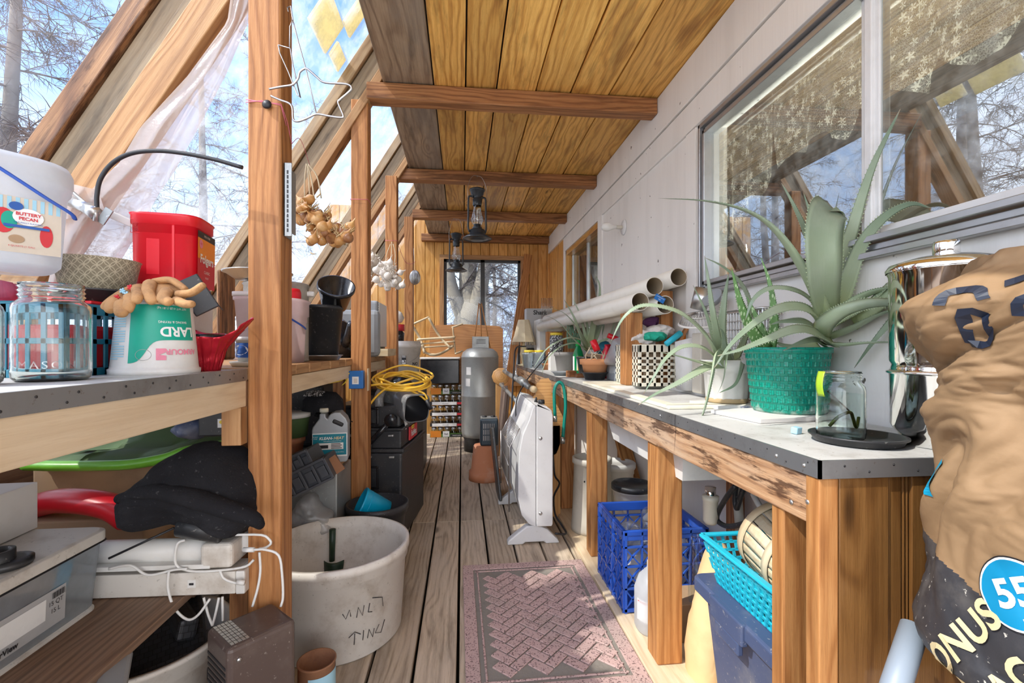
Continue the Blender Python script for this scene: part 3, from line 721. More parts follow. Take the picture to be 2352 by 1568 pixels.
b = B(); b.bx(-.965, -.815, 1.13, 1.31, ZB+.157, ZB+.165); simple('red_board', b, 'red_plastic', 'flat red plastic board resting on the teal basket', 'board', bev=.003)
b = B(); b.lathe([(0, 0), (.075, 0), (.09, .026), (.094, .026), (.094, .030), (.086, .030), (.073, .004), (0, .004)], (-.876, 1.235, ZB+.166), seg=48); simple('plant_saucer', b, 'black_plastic', 'black plant saucer under the ring-patterned planter', 'saucer')
b = B(); b.lathe([(0, 0), (.062, 0), (.083, .098), (.085, .1), (.082, .1), (.060, .004), (0, .004)], (-.876, 1.235, ZB+.171), seg=64); simple('planter', b, 'pot_pattern', 'tapered tan planter with an interlocking ring pattern', 'planter')
# clear tub with pink tissue, on the basket's left half
t = thing('clear_tub', 'low clear plastic tub of pink tissue under the ice cream bucket', 'tub', (-1.03, 1.12, ZB+.158)); o = t.location
b = B(); b.lathe([(0, 0), (.070, 0), (.074, .008), (.076, .05), (.079, .053), (.079, .060), (.070, .063), (0, .063)], seg=48, pw=3); b.build('tub_body', 'jar_glass', t)
b = B()
for k in range(7):
    a = k*.9; b.lathe([(.0, 0), (.02, .004), (.024, .02), (.016, .038), (0, .042)], (.044*cos(a), .044*sin(a), .006), seg=12, wob=.15)
b.build('pink_tissue', 'pink_tissue', t)
b = B()
for k in range(14): a = k*.9; b.lathe([(0, 0), (.010, .004), (.012, .012), (0, .018)], (P(138+8*cos(a)*1.4, 645, Y=1.30).x, 1.30+.012*sin(a*2), ZB+.164+.006*(k % 3)), seg=7)
simple('ribbon_bundle', b, 'red_plastic', 'crinkled red and pink ribbon beside the ring-patterned planter', 'ribbon')
# big milky bucket with a printed label and a blue handle
bc = Vector((-.972, 1.065, ZB+.224))
t = thing('ice_cream_bucket', 'large milky lidded ice cream bucket with a blue handle, top of its stack', 'bucket', bc)
b = B(); rr = .125
b.lathe([(0, 0), (.105, 0), (.112, .008), (.122, .16), (.128, .165), (.128, .205), (.118, .212), (0, .212)], seg=56, pw=3.2); b.build('bucket_body', 'milky', t)
b = B(); b.lathe([(.129, .172), (.131, .180), (.131, .200), (.125, .214), (.10, .220), (0, .220)], seg=56, pw=3.2); b.build('lid', 'milky', t)
fl = lambda x, y: Vector((.052+x*.72, -.1145-y*.07+x*.0, .085+y)) @ Matrix.Rotation(.0, 3, 'Z')
RL = Matrix.Rotation(RD(8), 3, 'Z'); t.rotation_euler = (0, 0, RD(48))
def lab2(x, y): 
    p = Vector((x+.045, -.1165-(y+.0)*.062, .085+y)); return p
def lab3(off): return lambda x, y: lab2(x, y)+Vector((0, -off, 0))
b = B(); patch(b, -.05, .052, -.062, .045, lab3(.001), m=0)
for k in range(9): patch(b, -.048+k*.0115, -.042+k*.0115, .02, .044, lab3(.0015), m=4)
def disc(b, cx, cy, r, off, m, sx=1, sy=1, n=20, L=lab3):
    f = L(off); b.add([f(cx+r*sx*cos(2*pi*k/n), cy+r*sy*sin(2*pi*k/n)) for k in range(n)], [tuple(range(n))], m=m)
disc(b, -.03, -.003, .016, .002, 1, 1, 1.5); disc(b, .030, -.025, .012, .002, 1, .8, 1.8); disc(b, -.022, -.001, .014, .0025, 5, .8, 1.2)
disc(b, .004, .008, .022, .003, 3, 1, .75); disc(b, -.013, .027, .010, .0035, 2, 1, .8)
b.text('GREAT', .0055, lab3(.004), m=3); f4 = lab3(.0042)
b.text('BUTTERY', .0085, lambda x, y: f4(x+.004, y+.013), m=1, bold=True); b.text('PECAN', .0085, lambda x, y: f4(x+.004, y+.004), m=1, bold=True)
b.text('NATURALLY FLAVORED', .0038, lambda x, y: f4(x+.004, y-.004), m=2)
patch(b, -.03, .034, -.014, -.009, lab3(.0044), m=2)
b.text('4 QUARTS (1 GAL)', .0045, lambda x, y: f4(x-.005, y-.050), m=1)
disc(b, -.012, -.036, .010, .002, 6, 1.1, .8)
b.build('printed_label', ['paper_tan', 'ink_red', 'ink_blue', 'ink_white', 'ink_sky', 'ink_green', 'cardboard'], t)
b = B(); hp = [Vector(p)+Vector((.02, -.004, 0)) for p in ((-.075, -.128, .205), (-.055, -.134, .20), (0, -.140, .165), (.055, -.138, .13), (.088, -.132, .112), (.096, -.122, .104))]
b.tube(bez(hp, 16), .0055, seg=8, flat=.6); b.build('handle', 'blue_plastic', t)

# -- lard bucket, upside down
t = thing('lard_bucket', 'white and green lard bucket standing upside down under the gloves', 'bucket', (-.718, 1.19, ZB))
R0, R1, hh = .086, .072, .163
b = B(); b.lathe([(R0-.002, 0), (R0+.002, 0), (R0+.003, .012), (R0-.001, .014), (R0-.002, .02), (R1, hh-.003), (R1-.003, hh), (0, hh)], seg=64); b.build('bucket_body', 'white_plastic', t)
def LD(off): return lambda x, y: Vector(((lambda r, a: (r*cos(a), r*sin(a), y))((R0-.002)+(R1-R0+.002)*(y-.02)/(hh-.02)+off, -1.03+x/.08)))
b = B()
def gp(x): return .028+.052*(1/(1+math.exp(-(x+.018)*170)))
b.grid(lambda u, v: LD(.0009)(-.05+u*.135, (lambda x: (.045 if x > -.005 else .045)+0*x)(u)*0+(hh-.006)*(v)+(1-v)*(.026+.052*(1/(1+math.exp(-((-.05+u*.135)+.018)*150))))), 24, 3, m=0)
for k in range(22):
    w = .045 if k % 6 else .03
    patch(b, -.105, -.105+w, .035+k*.0055, .0378+k*.0055, LD(.0009), n=5, m=1)
def up(f, cx, cy): return lambda x, y: f(cx-x, cy-y)      # the bucket is upside down, so is its print
b.text('LARD', .030, up(LD(.0016), .045, .098), m=2, bold=True)
b.text('BAKING & FRYING', .0075, up(LD(.0016), .035, .119), m=2)
b.text('NET WT 4 LB (1.81 kg)', .0068, up(LD(.0016), .035, .150), m=2)
b.text('ARMOUR', .017, up(LD(.0016), .052, .052), m=3, bold=True)
b.add([LD(.0016)(.0+x, .045+y) for x, y in ((.0, -.012), (.018, -.012), (.018, -.002), (.006, .0), (.018, .006), (.018, .014), (0, .014))], [tuple(range(7))], m=3)
b.tube([LD(.001)(-.022+.014*cos(k*pi/12), .045+.012*sin(k*pi/12)) for k in range(24)], .0005, seg=4, closed=True, m=4)
b.build('printed_label', ['ink_green', 'ink_sky', 'ink_white', 'ink_pink', 'ink_grey'], t)
# -- work gloves lying over the bucket
def finger(b, pts, r, m=None, tip=.8):
    pp = bez(pts, 10); n = len(pp); b.tube([pp[0]]+pp+[pp[-1]+(pp[-1]-pp[-2]).normalized()*r*.5], [r*.95]+[r*1.1*(1-(1-tip)*k/n) for k in range(n)]+[r*.62], seg=10, m=m, flat=.78)
gz = ZB+.165
t = thing('work_glove', 'tan leather work glove with an embroidered back hanging over the bucket edge', 'glove', (-.765, 1.15, gz)); o = t.location
G1 = lambda u, v, y: P(u, v, Y=y)-o
b = B(); puff(b, [G1(322, 648, 1.17), G1(290, 655, 1.15), G1(262, 672, 1.12), G1(247, 700, 1.10), G1(262, 712, 1.10), G1(285, 705, 1.10), G1(312, 690, 1.13), G1(326, 665, 1.17)], .031, amp=.005, seed=3, dirn=(.1, 1, .35), prof=.4)
finger(b, [G1(262, 690, 1.09), G1(254, 706, 1.075), G1(255, 712, 1.07)], .0125)
finger(b, [G1(280, 695, 1.08), G1(278, 715, 1.065), G1(281, 720, 1.06)], .0135)
finger(b, [G1(300, 680, 1.10), G1(296, 700, 1.075), G1(292, 712, 1.07)], .0125)
finger(b, [G1(315, 660, 1.13), G1(316, 680, 1.09), G1(312, 692, 1.08)], .0115)
b.build('leather_shell', 'leather', t, sub=1)
b = B()
for u, v in ((270, 683), (283, 668), (262, 697), (300, 660), (276, 697), (292, 676)):
    c = P(u, v, Y=1.094 if v > 675 else 1.118)-o; m = int(u) % 3
    for k in range(5): a = k*2*pi/5; b.tube([c, c+Vector((.006*cos(a), -.003, .006*sin(a)))], .0022, seg=5, m=m)
b.build('embroidery', ['ink_red', 'ink_sky', 'ink_orange'], t)
t = thing('work_glove', 'tan leather work glove curled up on top of the lard bucket', 'glove', (-.70, 1.18, gz)); o = t.location
G1 = lambda u, v, y: P(u, v, Y=y)-o
b = B(); puff(b, [G1(325, 672, 1.13), G1(330, 650, 1.17), G1(362, 643, 1.19), G1(400, 645, 1.18), G1(428, 660, 1.17), G1(438, 683, 1.15), G1(410, 697, 1.12), G1(360, 697, 1.11)], .030, amp=.006, seed=8, dirn=(.1, 1, .3))
finger(b, [G1(345, 650, 1.15), G1(340, 672, 1.11), G1(350, 692, 1.095)], .0135)
finger(b, [G1(385, 668, 1.13), G1(375, 685, 1.10), G1(388, 694, 1.09)], .0135)
finger(b, [G1(408, 676, 1.13), G1(440, 672, 1.12), G1(466, 655, 1.12)], .0115)
finger(b, [G1(405, 690, 1.12), G1(425, 698, 1.09), G1(440, 698, 1.085)], .0125)
finger(b, [G1(352, 648, 1.17), G1(392, 643, 1.15), G1(425, 664, 1.14)], .0105)
b.build('leather_shell', 'leather', t, sub=1)
# -- red coffee can on a hidden pail
b = B(); b.lathe([(0, 0), (.085, 0), (.085, .205), (0, .205)], (-.815, 1.42, ZB), seg=32, pw=4); simple('storage_tub', b, 'white_plastic', 'white tub supporting the red coffee can', 'tub')
t = thing('coffee_can', 'large red plastic coffee can with a moulded hand grip and no lid', 'can', (-.803, 1.41, ZB+.207), rz=RD(8)); t.scale = (.94, .94, .94)
hc = .222
b = B(); b.lathe([(0, 0), (.072, 0), (.082, .006), (.079, .02), (.082, .026), (.084, hc-.03), (.088, hc-.028), (.088, hc-.006), (.091, hc), (.085, hc), (.080, .01), (0, .01)], seg=64, pw=4.5); b.build('can_body', 'red_plastic', t, bev=.0)
b = B(); b.bx(-.035, -.004, -.0835, -.080, .05, .15); b.bx(.028, .034, -.0855, -.078, .02, .19)
f = flat((-.052, -.0795, .185), (1, 0, 0), (0, 0, 1)); b.tube([f(x, y)+Vector((0, -.001, 0)) for x, y in ((-.022, -.020), (.022, -.020), (.022, .016), (-.022, .016))], .001, seg=6, closed=True)
b.build('hand_grip', 'red_plastic', t, bev=.004)
b = B(); f = flat((-.052, -.0806, .172), (1, 0, 0), (0, 0, 1)); b.text('Folgers', .0125, lambda x, y: f(x, y+.002), bold=True)
for k in range(7): a = k*pi/6; b.tube([f(.006*cos(a), .012+.006*sin(a)), f(.013*cos(a), .012+.010*sin(a))], .0008, seg=5)
b.build('embossed_badge', 'red_foil', t)
f = lambda off: (lambda x, y: Vector((.0835+off, x, y)))
RF = Matrix.Rotation(RD(0), 3, 'Z')
b = B(); k0 = lambda off: (lambda x, y: Vector(((.0815+y*.01)+off, x-.002, y)))
patch(b, -.066, .066, .022, .185, k0(.0035), m=0); patch(b, -.066, .066, .165, .185, k0(.004), m=4); patch(b, -.066, .066, .105, .165, k0(.004), m=1)
b.text('Folgers', .035, lambda x, y: k0(.005)(x, y+.105), m=2, bold=True); b.text('CLASSIC', .012, lambda x, y: k0(.005)(x, y+.068), m=2); b.text('ROAST', .008, lambda x, y: k0(.005)(x, y+.052), m=2)
b.text('RICH, PURE', .009, lambda x, y: k0(.005)(x, y+.175), m=2)
fd = k0(.005); b.add([fd(-.045+.013*cos(2*pi*k/20), .148+.013*sin(2*pi*k/20)) for k in range(20)], [tuple(range(20))], m=3); b.text('400', .010, lambda x, y: k0(.0055)(x-.045, y+.148), m=0)
b.build('wrap_label', ['ink_red', 'ink_orange', 'ink_white', 'ink_pink', 'ink_black'], t)
# dark tray stuck behind the gloves
b = B(); b.beam(P(425, 640, Y=1.28), P(478, 715, Y=1.30), .06, .012, up=(.3, -1, .3)); simple('seed_tray', b, 'black_plastic', 'black plastic tray leaning behind the gloves and red foil', 'tray', bev=.003)
# -- red foil wrapped pot
fc = Vector((-.672, 1.305, ZB)); t = thing('foil_wrapped_pot', 'crumpled red foil pot wrap flaring into two pointed ears', 'pot wrap', fc)
from mathutils import noise as NZ
def foil(u, v):
    a = 2*pi*u
    lobe = max(0, cos((a-.25)))**6*1.15+max(0, cos(a-2.9))**5*1.25+max(0, cos(a-1.6))**4*.35+max(0, cos(a+1.3))**4*.12
    h = .082+lobe*.052; fl = .036+.030*v+(.028*lobe+.012)*max(0, v-.45)*2
    w = .0035*sin(a*17)*v+.002*sin(a*29+v*3); nn = NZ.noise(Vector((cos(a)*3, sin(a)*3, v*5)))*.004
    r = fl+w+nn
    return (r*cos(a), r*sin(a), h*v)
b = B(); b.grid(foil, 110, 16); b.lathe([(0, .001), (.037, .001)], seg=20); b.build('foil_wrap', 'red_foil', t, solid=.0012)
b = B(); b.lathe(ringprof(.030, .052, .092), (0, 0, .003), seg=32); b.build('inner_pot', 'black_shiny', t)
b = B(); b.tube([P(470, 655, Y=1.36)-fc, P(488, 685, Y=1.33)-fc, P(512, 712, Y=1.31)-fc], .0012, seg=5); b.tube([P(483, 668, Y=1.35)-fc, P(486, 690, Y=1.34)-fc, P(478, 698, Y=1.34)-fc], .0012, seg=5); b.build('wire_pick', 'ink_black', t)
# -- whipped topping tub, the pail above it and the lid below
b = B(); b.lathe([(0, 0), (.07, 0), (.078, .012), (.078, .016), (0, .016)], (P(590, 800, Y=1.62).x, 1.62, ZB), seg=36); simple('tub_lid', b, 'cream_plastic', 'cream tub lid lying under the whipped topping tub', 'lid')
lx = P(592, 800, Y=1.62).x
t = thing('topping_tub', 'small white whipped topping tub half hidden behind the first post', 'tub', (lx, 1.62, ZB+.017))
b = B(); b.lathe(ringprof(.056, .064, .078), seg=40); b.build('tub_body', 'white_plastic', t)
b = B(); patch(b, -.06, .05, .012, .058, cyl(.0625, .0005, 0, -1.9), m=0); f = cyl(.0625, .0012, .036, -1.9)
b.add([f(-.012+.030*cos(2*pi*k/24), .016*sin(2*pi*k/24)) for k in range(24)], [tuple(range(24))], m=1)
b.text('Whipped', .012, lambda x, y: cyl(.0625, .002, .041, -1.9)(x-.012, y), m=0, bold=True); b.text('Topping', .012, lambda x, y: cyl(.0625, .002, .029, -1.9)(x-.012, y), m=0, bold=True)
b.build('printed_label', ['ink_blue', 'ink_white'], t)
t = thing('square_pail', 'translucent square pail stacked on the whipped topping tub', 'pail', (lx, 1.62, ZB+.096))
b = B(); b.lathe([(0, 0), (.05, 0), (.058, .115), (.062, .117), (.062, .128), (.0, .128)], seg=40, pw=4); b.build('pail_body', 'milky_pink', t)
b = B(); b.lathe([(0, .129), (.064, .129), (.064, .142), (.0, .144)], seg=40, pw=4); b.build('lid', 'white_plastic', t)
# -- milky pail with blue handle right of the post
pc = Vector((P(637, 800, Y=1.97).x, 1.97, ZB)); t = thing('ice_cream_pail', 'pinkish white pail with a blue handle just right of the first post', 'pail', pc)
b = B(); b.lathe([(0, 0), (.09, 0), (.097, .16), (.101, .163), (.101, .185), (.108, .187), (.108, .238), (.113, .24), (.113, .25), (.10, .25), (.09, .01), (0, .01)], seg=48, pw=3.5); b.build('pail_body', 'milky_pink', t)
b = B(); b.tube(bez([(.02, -.112, .20), (.07, -.108, .18), (.108, -.06, .15), (.118, -.03, .135)], 10), .006, seg=8, flat=.6); b.build('handle', 'blue_plastic', t)
b = B(); b.lathe([(0, 0), (.045, 0), (.045, .06), (.040, .075), (0, .075)], pc+Vector((.045, .0, .22)), seg=24); simple('red_cup', b, 'red_plastic', 'red cup sticking out of the pail with the blue handle', 'cup')
b = B(); b.beam(P(600, 668, Y=2.05), P(722, 676, Y=2.12), .03, .022); simple('white_rail', b, 'white_plastic', 'white plastic rail laid across the pail behind the first post', 'rail', bev=.006)
# -- old tin drum, pie pan, white bottle
dx_ = Vector((P(593, 700, Y=1.83).x, 1.83, ZB))
b = B(); b.lathe([(0, 0), (.125, 0), (.129, .006), (.125, .012), (.125, .32), (.130, .325), (.125, .332), (.06, .338), (0, .338)], dx_+Vector((-.035, .27, 0)), seg=48); simple('tin_drum', b, 'old_tin', 'stained tin drum standing behind the first post under a pie pan', 'drum')
b = B(); b.lathe([(0, 0), (.085, 0), (.125, .028), (.132, .028), (.132, .032), (.12, .032), (.083, .004), (0, .004)], dx_+Vector((-.09, .22, .340)), seg=48); simple('pie_pan', b, 'dull_steel', 'steel pie pan resting on the tin drum', 'pan')
b = B(); b.lathe([(0, 0), (.066, 0), (.068, .01), (.048, .20), (.052, .205), (.052, .215), (.045, .22), (.044, .262), (.04, .27), (0, .27)], dx_+Vector((-.045, .21, .346)), seg=40); simple('white_jug', b, 'white_plastic', 'tall tapered white bottle standing in the pie pan', 'bottle')
b = B(); b.beam((-1.18, 2.5, ZB+.0), (-1.18, 2.5, ZB+.44), .16, .02, up=(1, 0, 0)); simple('old_board', b, 'w_rafter_dark', 'rounded weathered board standing behind the pail', 'board', bev=.02)
# -- black nursery pots
pb = Vector((P(735, 800, Y=2.33).x, 2.33, ZB))
b = B(); b.lathe([(0, 0), (.085, 0), (.098, .02), (.104, .022), (.104, .025), (.09, .024), (.08, .004), (0, .004)], pb, seg=40); simple('pot_saucer', b, 'dull_steel', 'dull metal saucer under the tall black nursery pot', 'saucer')
b = B(); b.lathe(ringprof(.082, .106, .245, liph=.016), pb+Vector((0, 0, .012)), seg=48); simple('nursery_pot', b, 'black_plastic', 'tall black nursery pot standing in a metal saucer on the left bench', 'pot')
b = B(M=Matrix.Translation(pb+Vector((.058, .03, .262))) @ Euler((RD(38), RD(18), 0)).to_matrix().to_4x4()); b.lathe(ringprof(.058, .082, .12, liph=.016), seg=40); simple('nursery_pot', b, 'black_shiny', 'smaller black nursery pot tipped over on the rim of the tall one', 'pot')
b = B(); wx = P(800, 770, Y=2.85).x
b.lathe([(0, 0), (.10, 0), (.11, .12), (.07, .20), (.03, .23), (0, .23)], (wx-.07, 2.88, ZB), seg=32); b.tube(bez([(wx-.02, 2.83, ZB+.07), (wx+.02, 2.76, ZB+.12), (wx+.05, 2.72, ZB+.2)], 8), [.03-.001*k for k in range(9)], seg=12)
simple('watering_can', b, 'black_shiny', 'black watering can behind the second post', 'watering can')
b = B(); b.lathe([(0, 0), (.03, 0), (.034, .10), (.02, .125), (0, .13)], (wx+.04, 2.92, ZB+.10), seg=20); simple('yellow_bottle', b, 'yellow_plastic', 'yellow plastic bottle peeking out left of the second post', 'bottle')
b = B(); b.bx(wx-.13, wx+.14, 3.06, 3.14, ZB, ZB+.30); simple('grey_case', b, 'grey_plastic', 'grey plastic case behind the black watering can', 'case', bev=.03)
# grey heater with perforated side
hx = P(857, 700, Y=3.25).x
t = thing('panel_heater', 'grey heater with a perforated metal side between the second and third posts', 'heater', (hx, 3.28, ZB+.055)); o = t.location
b = B(); b.bx(-.12, .035, -.05, .30, 0, .32); b.build('heater_body', 'grey_plastic', t, bev=.02, bseg=3)
g = G('perforated'); ob = g.obj(); vo = g.n('TexVoronoi', {'Vector': ob, 'Scale': 62., 'Randomness': 0.}).outputs['Distance']
g.out(g.bsdf(col=g.mix(g.math('LESS_THAN', vo, .42), (.74, .72, .68, 1), (.10, .09, .08, 1)), rough=.4, metal=.5))
b = B(); b.bx(.036, .04, -.035, .285, .01, .31); b.build('perforated_panel', 'perforated', t, bev=.001)
b = B(); b.bx(hx-.10, hx+.10, 3.24, 3.62, ZB, ZB+.05); simple('seedling_crate', b, 'w_pale', 'small wooden crate of seedlings under the grey heater', 'crate', bev=.003)
b = B()
for k in range(22): b.lathe([(0, 0), (.012, .003), (.008, .008), (0, .01)], (hx-.02+.08*random.random(), 3.25+.02*random.random(), ZB+.051), seg=6)
simple('seedlings', b, 'green_plastic', 'tiny green seedlings on the small wooden crate', 'seedling', kind='stuff') if False else tag(b.build('seedlings', 'green_plastic'), 'tiny green leaves on the small wooden crate', 'seedlings', kind='stuff')
b = B(); q = P(914, 735, Y=4.42); b.lathe([(0, 0), (.035, .01), (.05, .05), (.03, .10), (0, .12)], q-Vector((0, 0, .03)), seg=10, wob=.2, m=0); b.lathe([(0, 0), (.06, 0), (.06, .06), (0, .06)], q-Vector((0, 0, .10)), seg=20, m=1)
simple('flowered_box', b, ['garlic_skin', 'ink_red'], 'small flowered box left of the fourth post', 'box')
b = B(); q = P(915, 775, Y=4.40); b.lathe([(0, 0), (.05, 0), (.055, .09), (.03, .12), (.03, .14), (0, .14)], (q.x, q.y, q.z-.05), seg=24); simple('dark_bottle', b, 'black_shiny', 'dark round bottle below the small flowered box', 'bottle')
b = B(); b.bx(q.x-.2, q.x+.1, 4.29, 4.58, .801, q.z-.05); simple('storage_cabinet', b, 'w_beam', 'dark wooden cabinet carrying the flowered box behind the third post', 'cabinet', bev=.01)

# ---------------------------------------------------------------- hanging things
b = B()
def wpt(l, y): return [P(x/2.613, z/2.613, Y=y) for x, z in l]
t = thing('star_wire_hanger', 'star-shaped silver wire frames hooked on the first post', 'wire frame', P(668, 20, Y=1.40)); o = t.location
st = [(1615, 535), (1690, 520), (1755, 508), (1790, 470), (1800, 432), (1835, 411), (1868, 432), (1905, 465), (1950, 495), (2080, 505), (2111, 530), (2085, 560), (2040, 598), (2030, 618), (2060, 690), (2048, 706), (1975, 697), (1900, 685), (1845, 708), (1790, 728), (1760, 715), (1755, 650), (1735, 620), (1680, 600), (1625, 575)]
b = B(o=o); b.tube(bez(wpt(st, 1.36), 100), .003, seg=8); b.build('star_frame', 'wire', t)
b = B(o=o); s1 = [(1670, 270), (1742, 290), (1760, 400), (1803, 585), (1785, 570), (1730, 430), (1680, 320), (1670, 270)]; b.tube(wpt(s1, 1.365), .0018, seg=8); b.build('star_frame', 'wire', t)
b = B(o=o); b.tube([P(x/2.613, z/2.613, Y=y) for x, z, y in ((1730, 70, 1.40), (1725, 45, 1.40), (1745, 38, 1.38), (1757, 120, 1.375), (1790, 250, 1.365), (1835, 411, 1.36), (1900, 685, 1.36))], .0018, seg=8)
b.tube(wpt([(1757, 120), (1740, 160), (1738, 290)], 1.37), .0016, seg=8); b.build('hanging_wire', 'wire', t)
b = B(); z = P(640, 240, Y=1.39).z
b.tube([(-.603, 1.387, z+.008), (-.55, 1.386, z+.002), (-.508, 1.386, z+.0), (-.507, 1.43, z-.03), (-.505, 1.46, z-.08)], .0013, seg=6); b.tube([(-.603, 1.387, z+.0), (-.56, 1.385, z+.006), (-.508, 1.386, z-.004), (-.506, 1.42, z-.045)], .0013, seg=6)
b.tube(bez([(-.506, 1.46, z-.08), P(690, 320, Y=1.62), P(712, 380, Y=1.86)], 8), .001, seg=5)
simple('pink_string', b, 'string_pink', 'thin pink string tied around the first post', 'string')
b = B(); b.lathe([(0, 0), (.010, 0), (.013, .004), (.008, .009), (0, .010)], P(614, 241, Y=1.386), R=Euler((pi/2, 0, 0)), seg=14); simple('hook_eye', b, 'ink_black', 'dark screw eye in the front of the first post', 'hook')
# metal slotted bracket on the right face of the post
t = thing('metal_bracket', 'grey slotted metal bracket fixed to the right side of the first post', 'bracket', (-.508, 1.41, P(670, 545, Y=1.42).z)); o = t.location
z0, z1 = 0, P(665, 378, Y=1.42).z-o.z
b = B(); b.bx(0, .022, -.005, .000, 0, z1); b.bx(.0, .004, -.005, .05, 0, z1); b.bx(.018, .022, -.004, .03, .01, z1-.02); b.build('bracket_plate', 'galvanised', t, bev=.001)
b = B()
for k in range(13): b.bx(.009, .013, -.0062, -.0048, .012+k*(z1-.03)/13, .022+k*(z1-.03)/13)
b.build('slots', 'ink_black', t)
def bulb(b, c, r, d, m, rng):
    z = Vector(d).normalized(); x = z.orthogonal().normalized(); R = Matrix((x, z.cross(x), z)).transposed()
    b.lathe([(0, -r*.95), (r*.45, -r*.85), (r*.9, -r*.4), (r, 0), (r*.85, r*.45), (r*.45, r*.85), (r*.2, r*1.25), (r*.12, r*1.8), (0, r*2.0)], c, seg=12, R=R, m=m, wob=.04)
def braid(name, label, cat, group, hang, path, n, r, mats, seed, Y, strings, leaf='dry_leaf'):
    rng = random.Random(seed); t = thing(name, label, cat, P(*hang, Y=Y)); o = t.location
    for k in range(n):
        f = k/(n-1); i = f*(len(path)-1); a = path[int(i)]; c = path[min(len(path)-1, int(i)+1)]; q = i-int(i)
        u = a[0]+(c[0]-a[0])*q+rng.gauss(0, 1)*a[2]; v = a[1]+(c[1]-a[1])*q+rng.gauss(0, 1)*a[2]*.75
        b = B(o=o); bulb(b, P(u, v, Y=Y+rng.uniform(-.05, .05)), r*rng.uniform(.75, 1.2), (rng.uniform(-.6, .6), rng.uniform(-.6, .6), rng.uniform(-.2, 1)), 0, rng)
        b.build('bulb', mats[k % len(mats)], t)
    b = B(o=o)
    for k in range(n*4):
        f = rng.random(); i = f*(len(path)-1); a = path[int(i)]; c = path[min(len(path)-1, int(i)+1)]; q = i-int(i)
        p = P(a[0]+(c[0]-a[0])*q+rng.gauss(0, 1)*a[2], a[1]+(c[1]-a[1])*q+rng.gauss(0, 1)*a[2]*.8-4, Y=Y+rng.uniform(-.05, .05))
        d = Vector((rng.uniform(-1, 1), rng.uniform(-.6, .6), rng.uniform(-.3, 1.2)))*r*1.5
        b.tube([p, p+d*.5+Vector((rng.uniform(-1, 1),)*3)*.006, p+d], [.003, .0022, .0008], seg=4)
    tag(b.build('dry_stems', leaf, t), kind='stuff')
    b = B(o=o)
    for s0, s1, s2 in strings: b.tube(bez([P(*s0, Y=Y), P(*s1, Y=Y), P(*s2, Y=Y)], 8), .0026, seg=6)
    b.build('twine', 'twine', t)
    return t
braid('onion_braid', 'braid of brown onions hanging right of the first post', 'onions', None, (708, 380), [(705, 470, 12), (718, 500, 18), (735, 535, 16), (765, 545, 14), (785, 555, 14)], 60, .0195, ['onion_skin', 'onion_skin', 'onion_dark'], 4, 1.88,
      [((706, 376), (709, 410), (712, 460)), ((706, 376), (716, 415), (722, 460)), ((706, 376), (728, 405), (738, 455)), ((704, 376), (700, 410), (700, 455))])
braid('garlic_bunch', 'bunch of white garlic bulbs hanging in front of the third post', 'garlic', None, (900, 550), [(880, 622, 12), (895, 632, 14), (888, 650, 9)], 36, .027, ['garlic_skin'], 6, 3.55,
      [((897, 560), (888, 585), (886, 610)), ((900, 555), (899, 585), (897, 610)), ((903, 560), (908, 585), (905, 610))], 'garlic_skin')
braid('garlic_bunch', 'small greyish garlic bunch showing between the second and third posts', 'garlic', None, (848, 525), [(850, 590, 5), (856, 600, 6)], 14, .02, ['garlic_skin'], 7, 3.0, [((847, 525), (849, 550), (851, 580))], 'twine')
b = B(); c = P(953, 637, Y=4.9)
for k in range(9):
    a = k*pi/9; b.tube([c+Vector((.05*cos(q)*cos(a), .05*cos(q)*sin(a), .07*sin(q))) for q in [j*2*pi/24 for j in range(24)]], .006, seg=6, closed=True)
b.tube([c+Vector((0, 0, .07)), P(950, 570, Y=4.9)], .002, seg=5); b.lathe([(0, -.06), (.035, -.03), (.04, 0), (.035, .03), (0, .06)], c, seg=16, m=0)
simple('silver_ornament', b, 'dull_steel', 'silver ribbed ornament hanging right of the fourth post', 'ornament')
for (u0, v0, u1, v1, Y0, Y1, lb) in ((800, 457, 846, 458, 2.615, 2.615, 'pink string tied around the second post'), (878, 552, 912, 554, 3.755, 3.755, 'pink string tied around the third post')):
    b = B(); a = P(u0, v0, Y=Y0); x0_ = PX0-.002; x1_ = PX1+.002
    b.tube([(x0_, Y0-.002, a.z), (x1_, Y0-.002, a.z), (x1_, Y0+.095, a.z), (x0_, Y0+.095, a.z)], .0015, seg=5, closed=True); simple('pink_string', b, 'string_pink', lb, 'string')
b = B(); b.tube(bez([P(912, 556, Y=3.9), P(930, 600, Y=4.3), P(945, 606, Y=4.7), P(955, 600, Y=4.9)], 10), .0018, seg=5); simple('sagging_string', b, 'string_pink', 'pink string sagging between the third and fourth posts', 'string')

# gooseneck rod with clamp
t = thing('gooseneck_rod', 'black curved gooseneck rod clamped to a pipe above the red coffee can', 'rod', P(225, 500, Y=1.34)); o = t.location
b = B(o=o); b.tube(bez([P(x/2.613, y/2.613, Y=Y) for x, y, Y in ((582, 1255, 1.34), (582, 1170, 1.34), (605, 1070, 1.34), (680, 975, 1.34), (790, 920, 1.34), (940, 905, 1.34), (1100, 920, 1.34), (1280, 955, 1.34), (1455, 1005, 1.34))], 60), .0055, seg=10); b.build('curved_rod', 'ink_black', t)
b = B(o=o); b.tube([P(162, 437, Y=1.36), P(200, 470, Y=1.35), P(215, 487, Y=1.34)], .0045, seg=8); b.tube([P(165, 462, Y=1.38), P(205, 480, Y=1.35)], .016, seg=14); b.tube([P(203, 479, Y=1.35), P(222, 492, Y=1.34)], .019, seg=6); b.tube([P(221, 475, Y=1.34), P(219, 508, Y=1.34)], .006, seg=8); b.build('pipe_fitting', 'dull_steel', t)
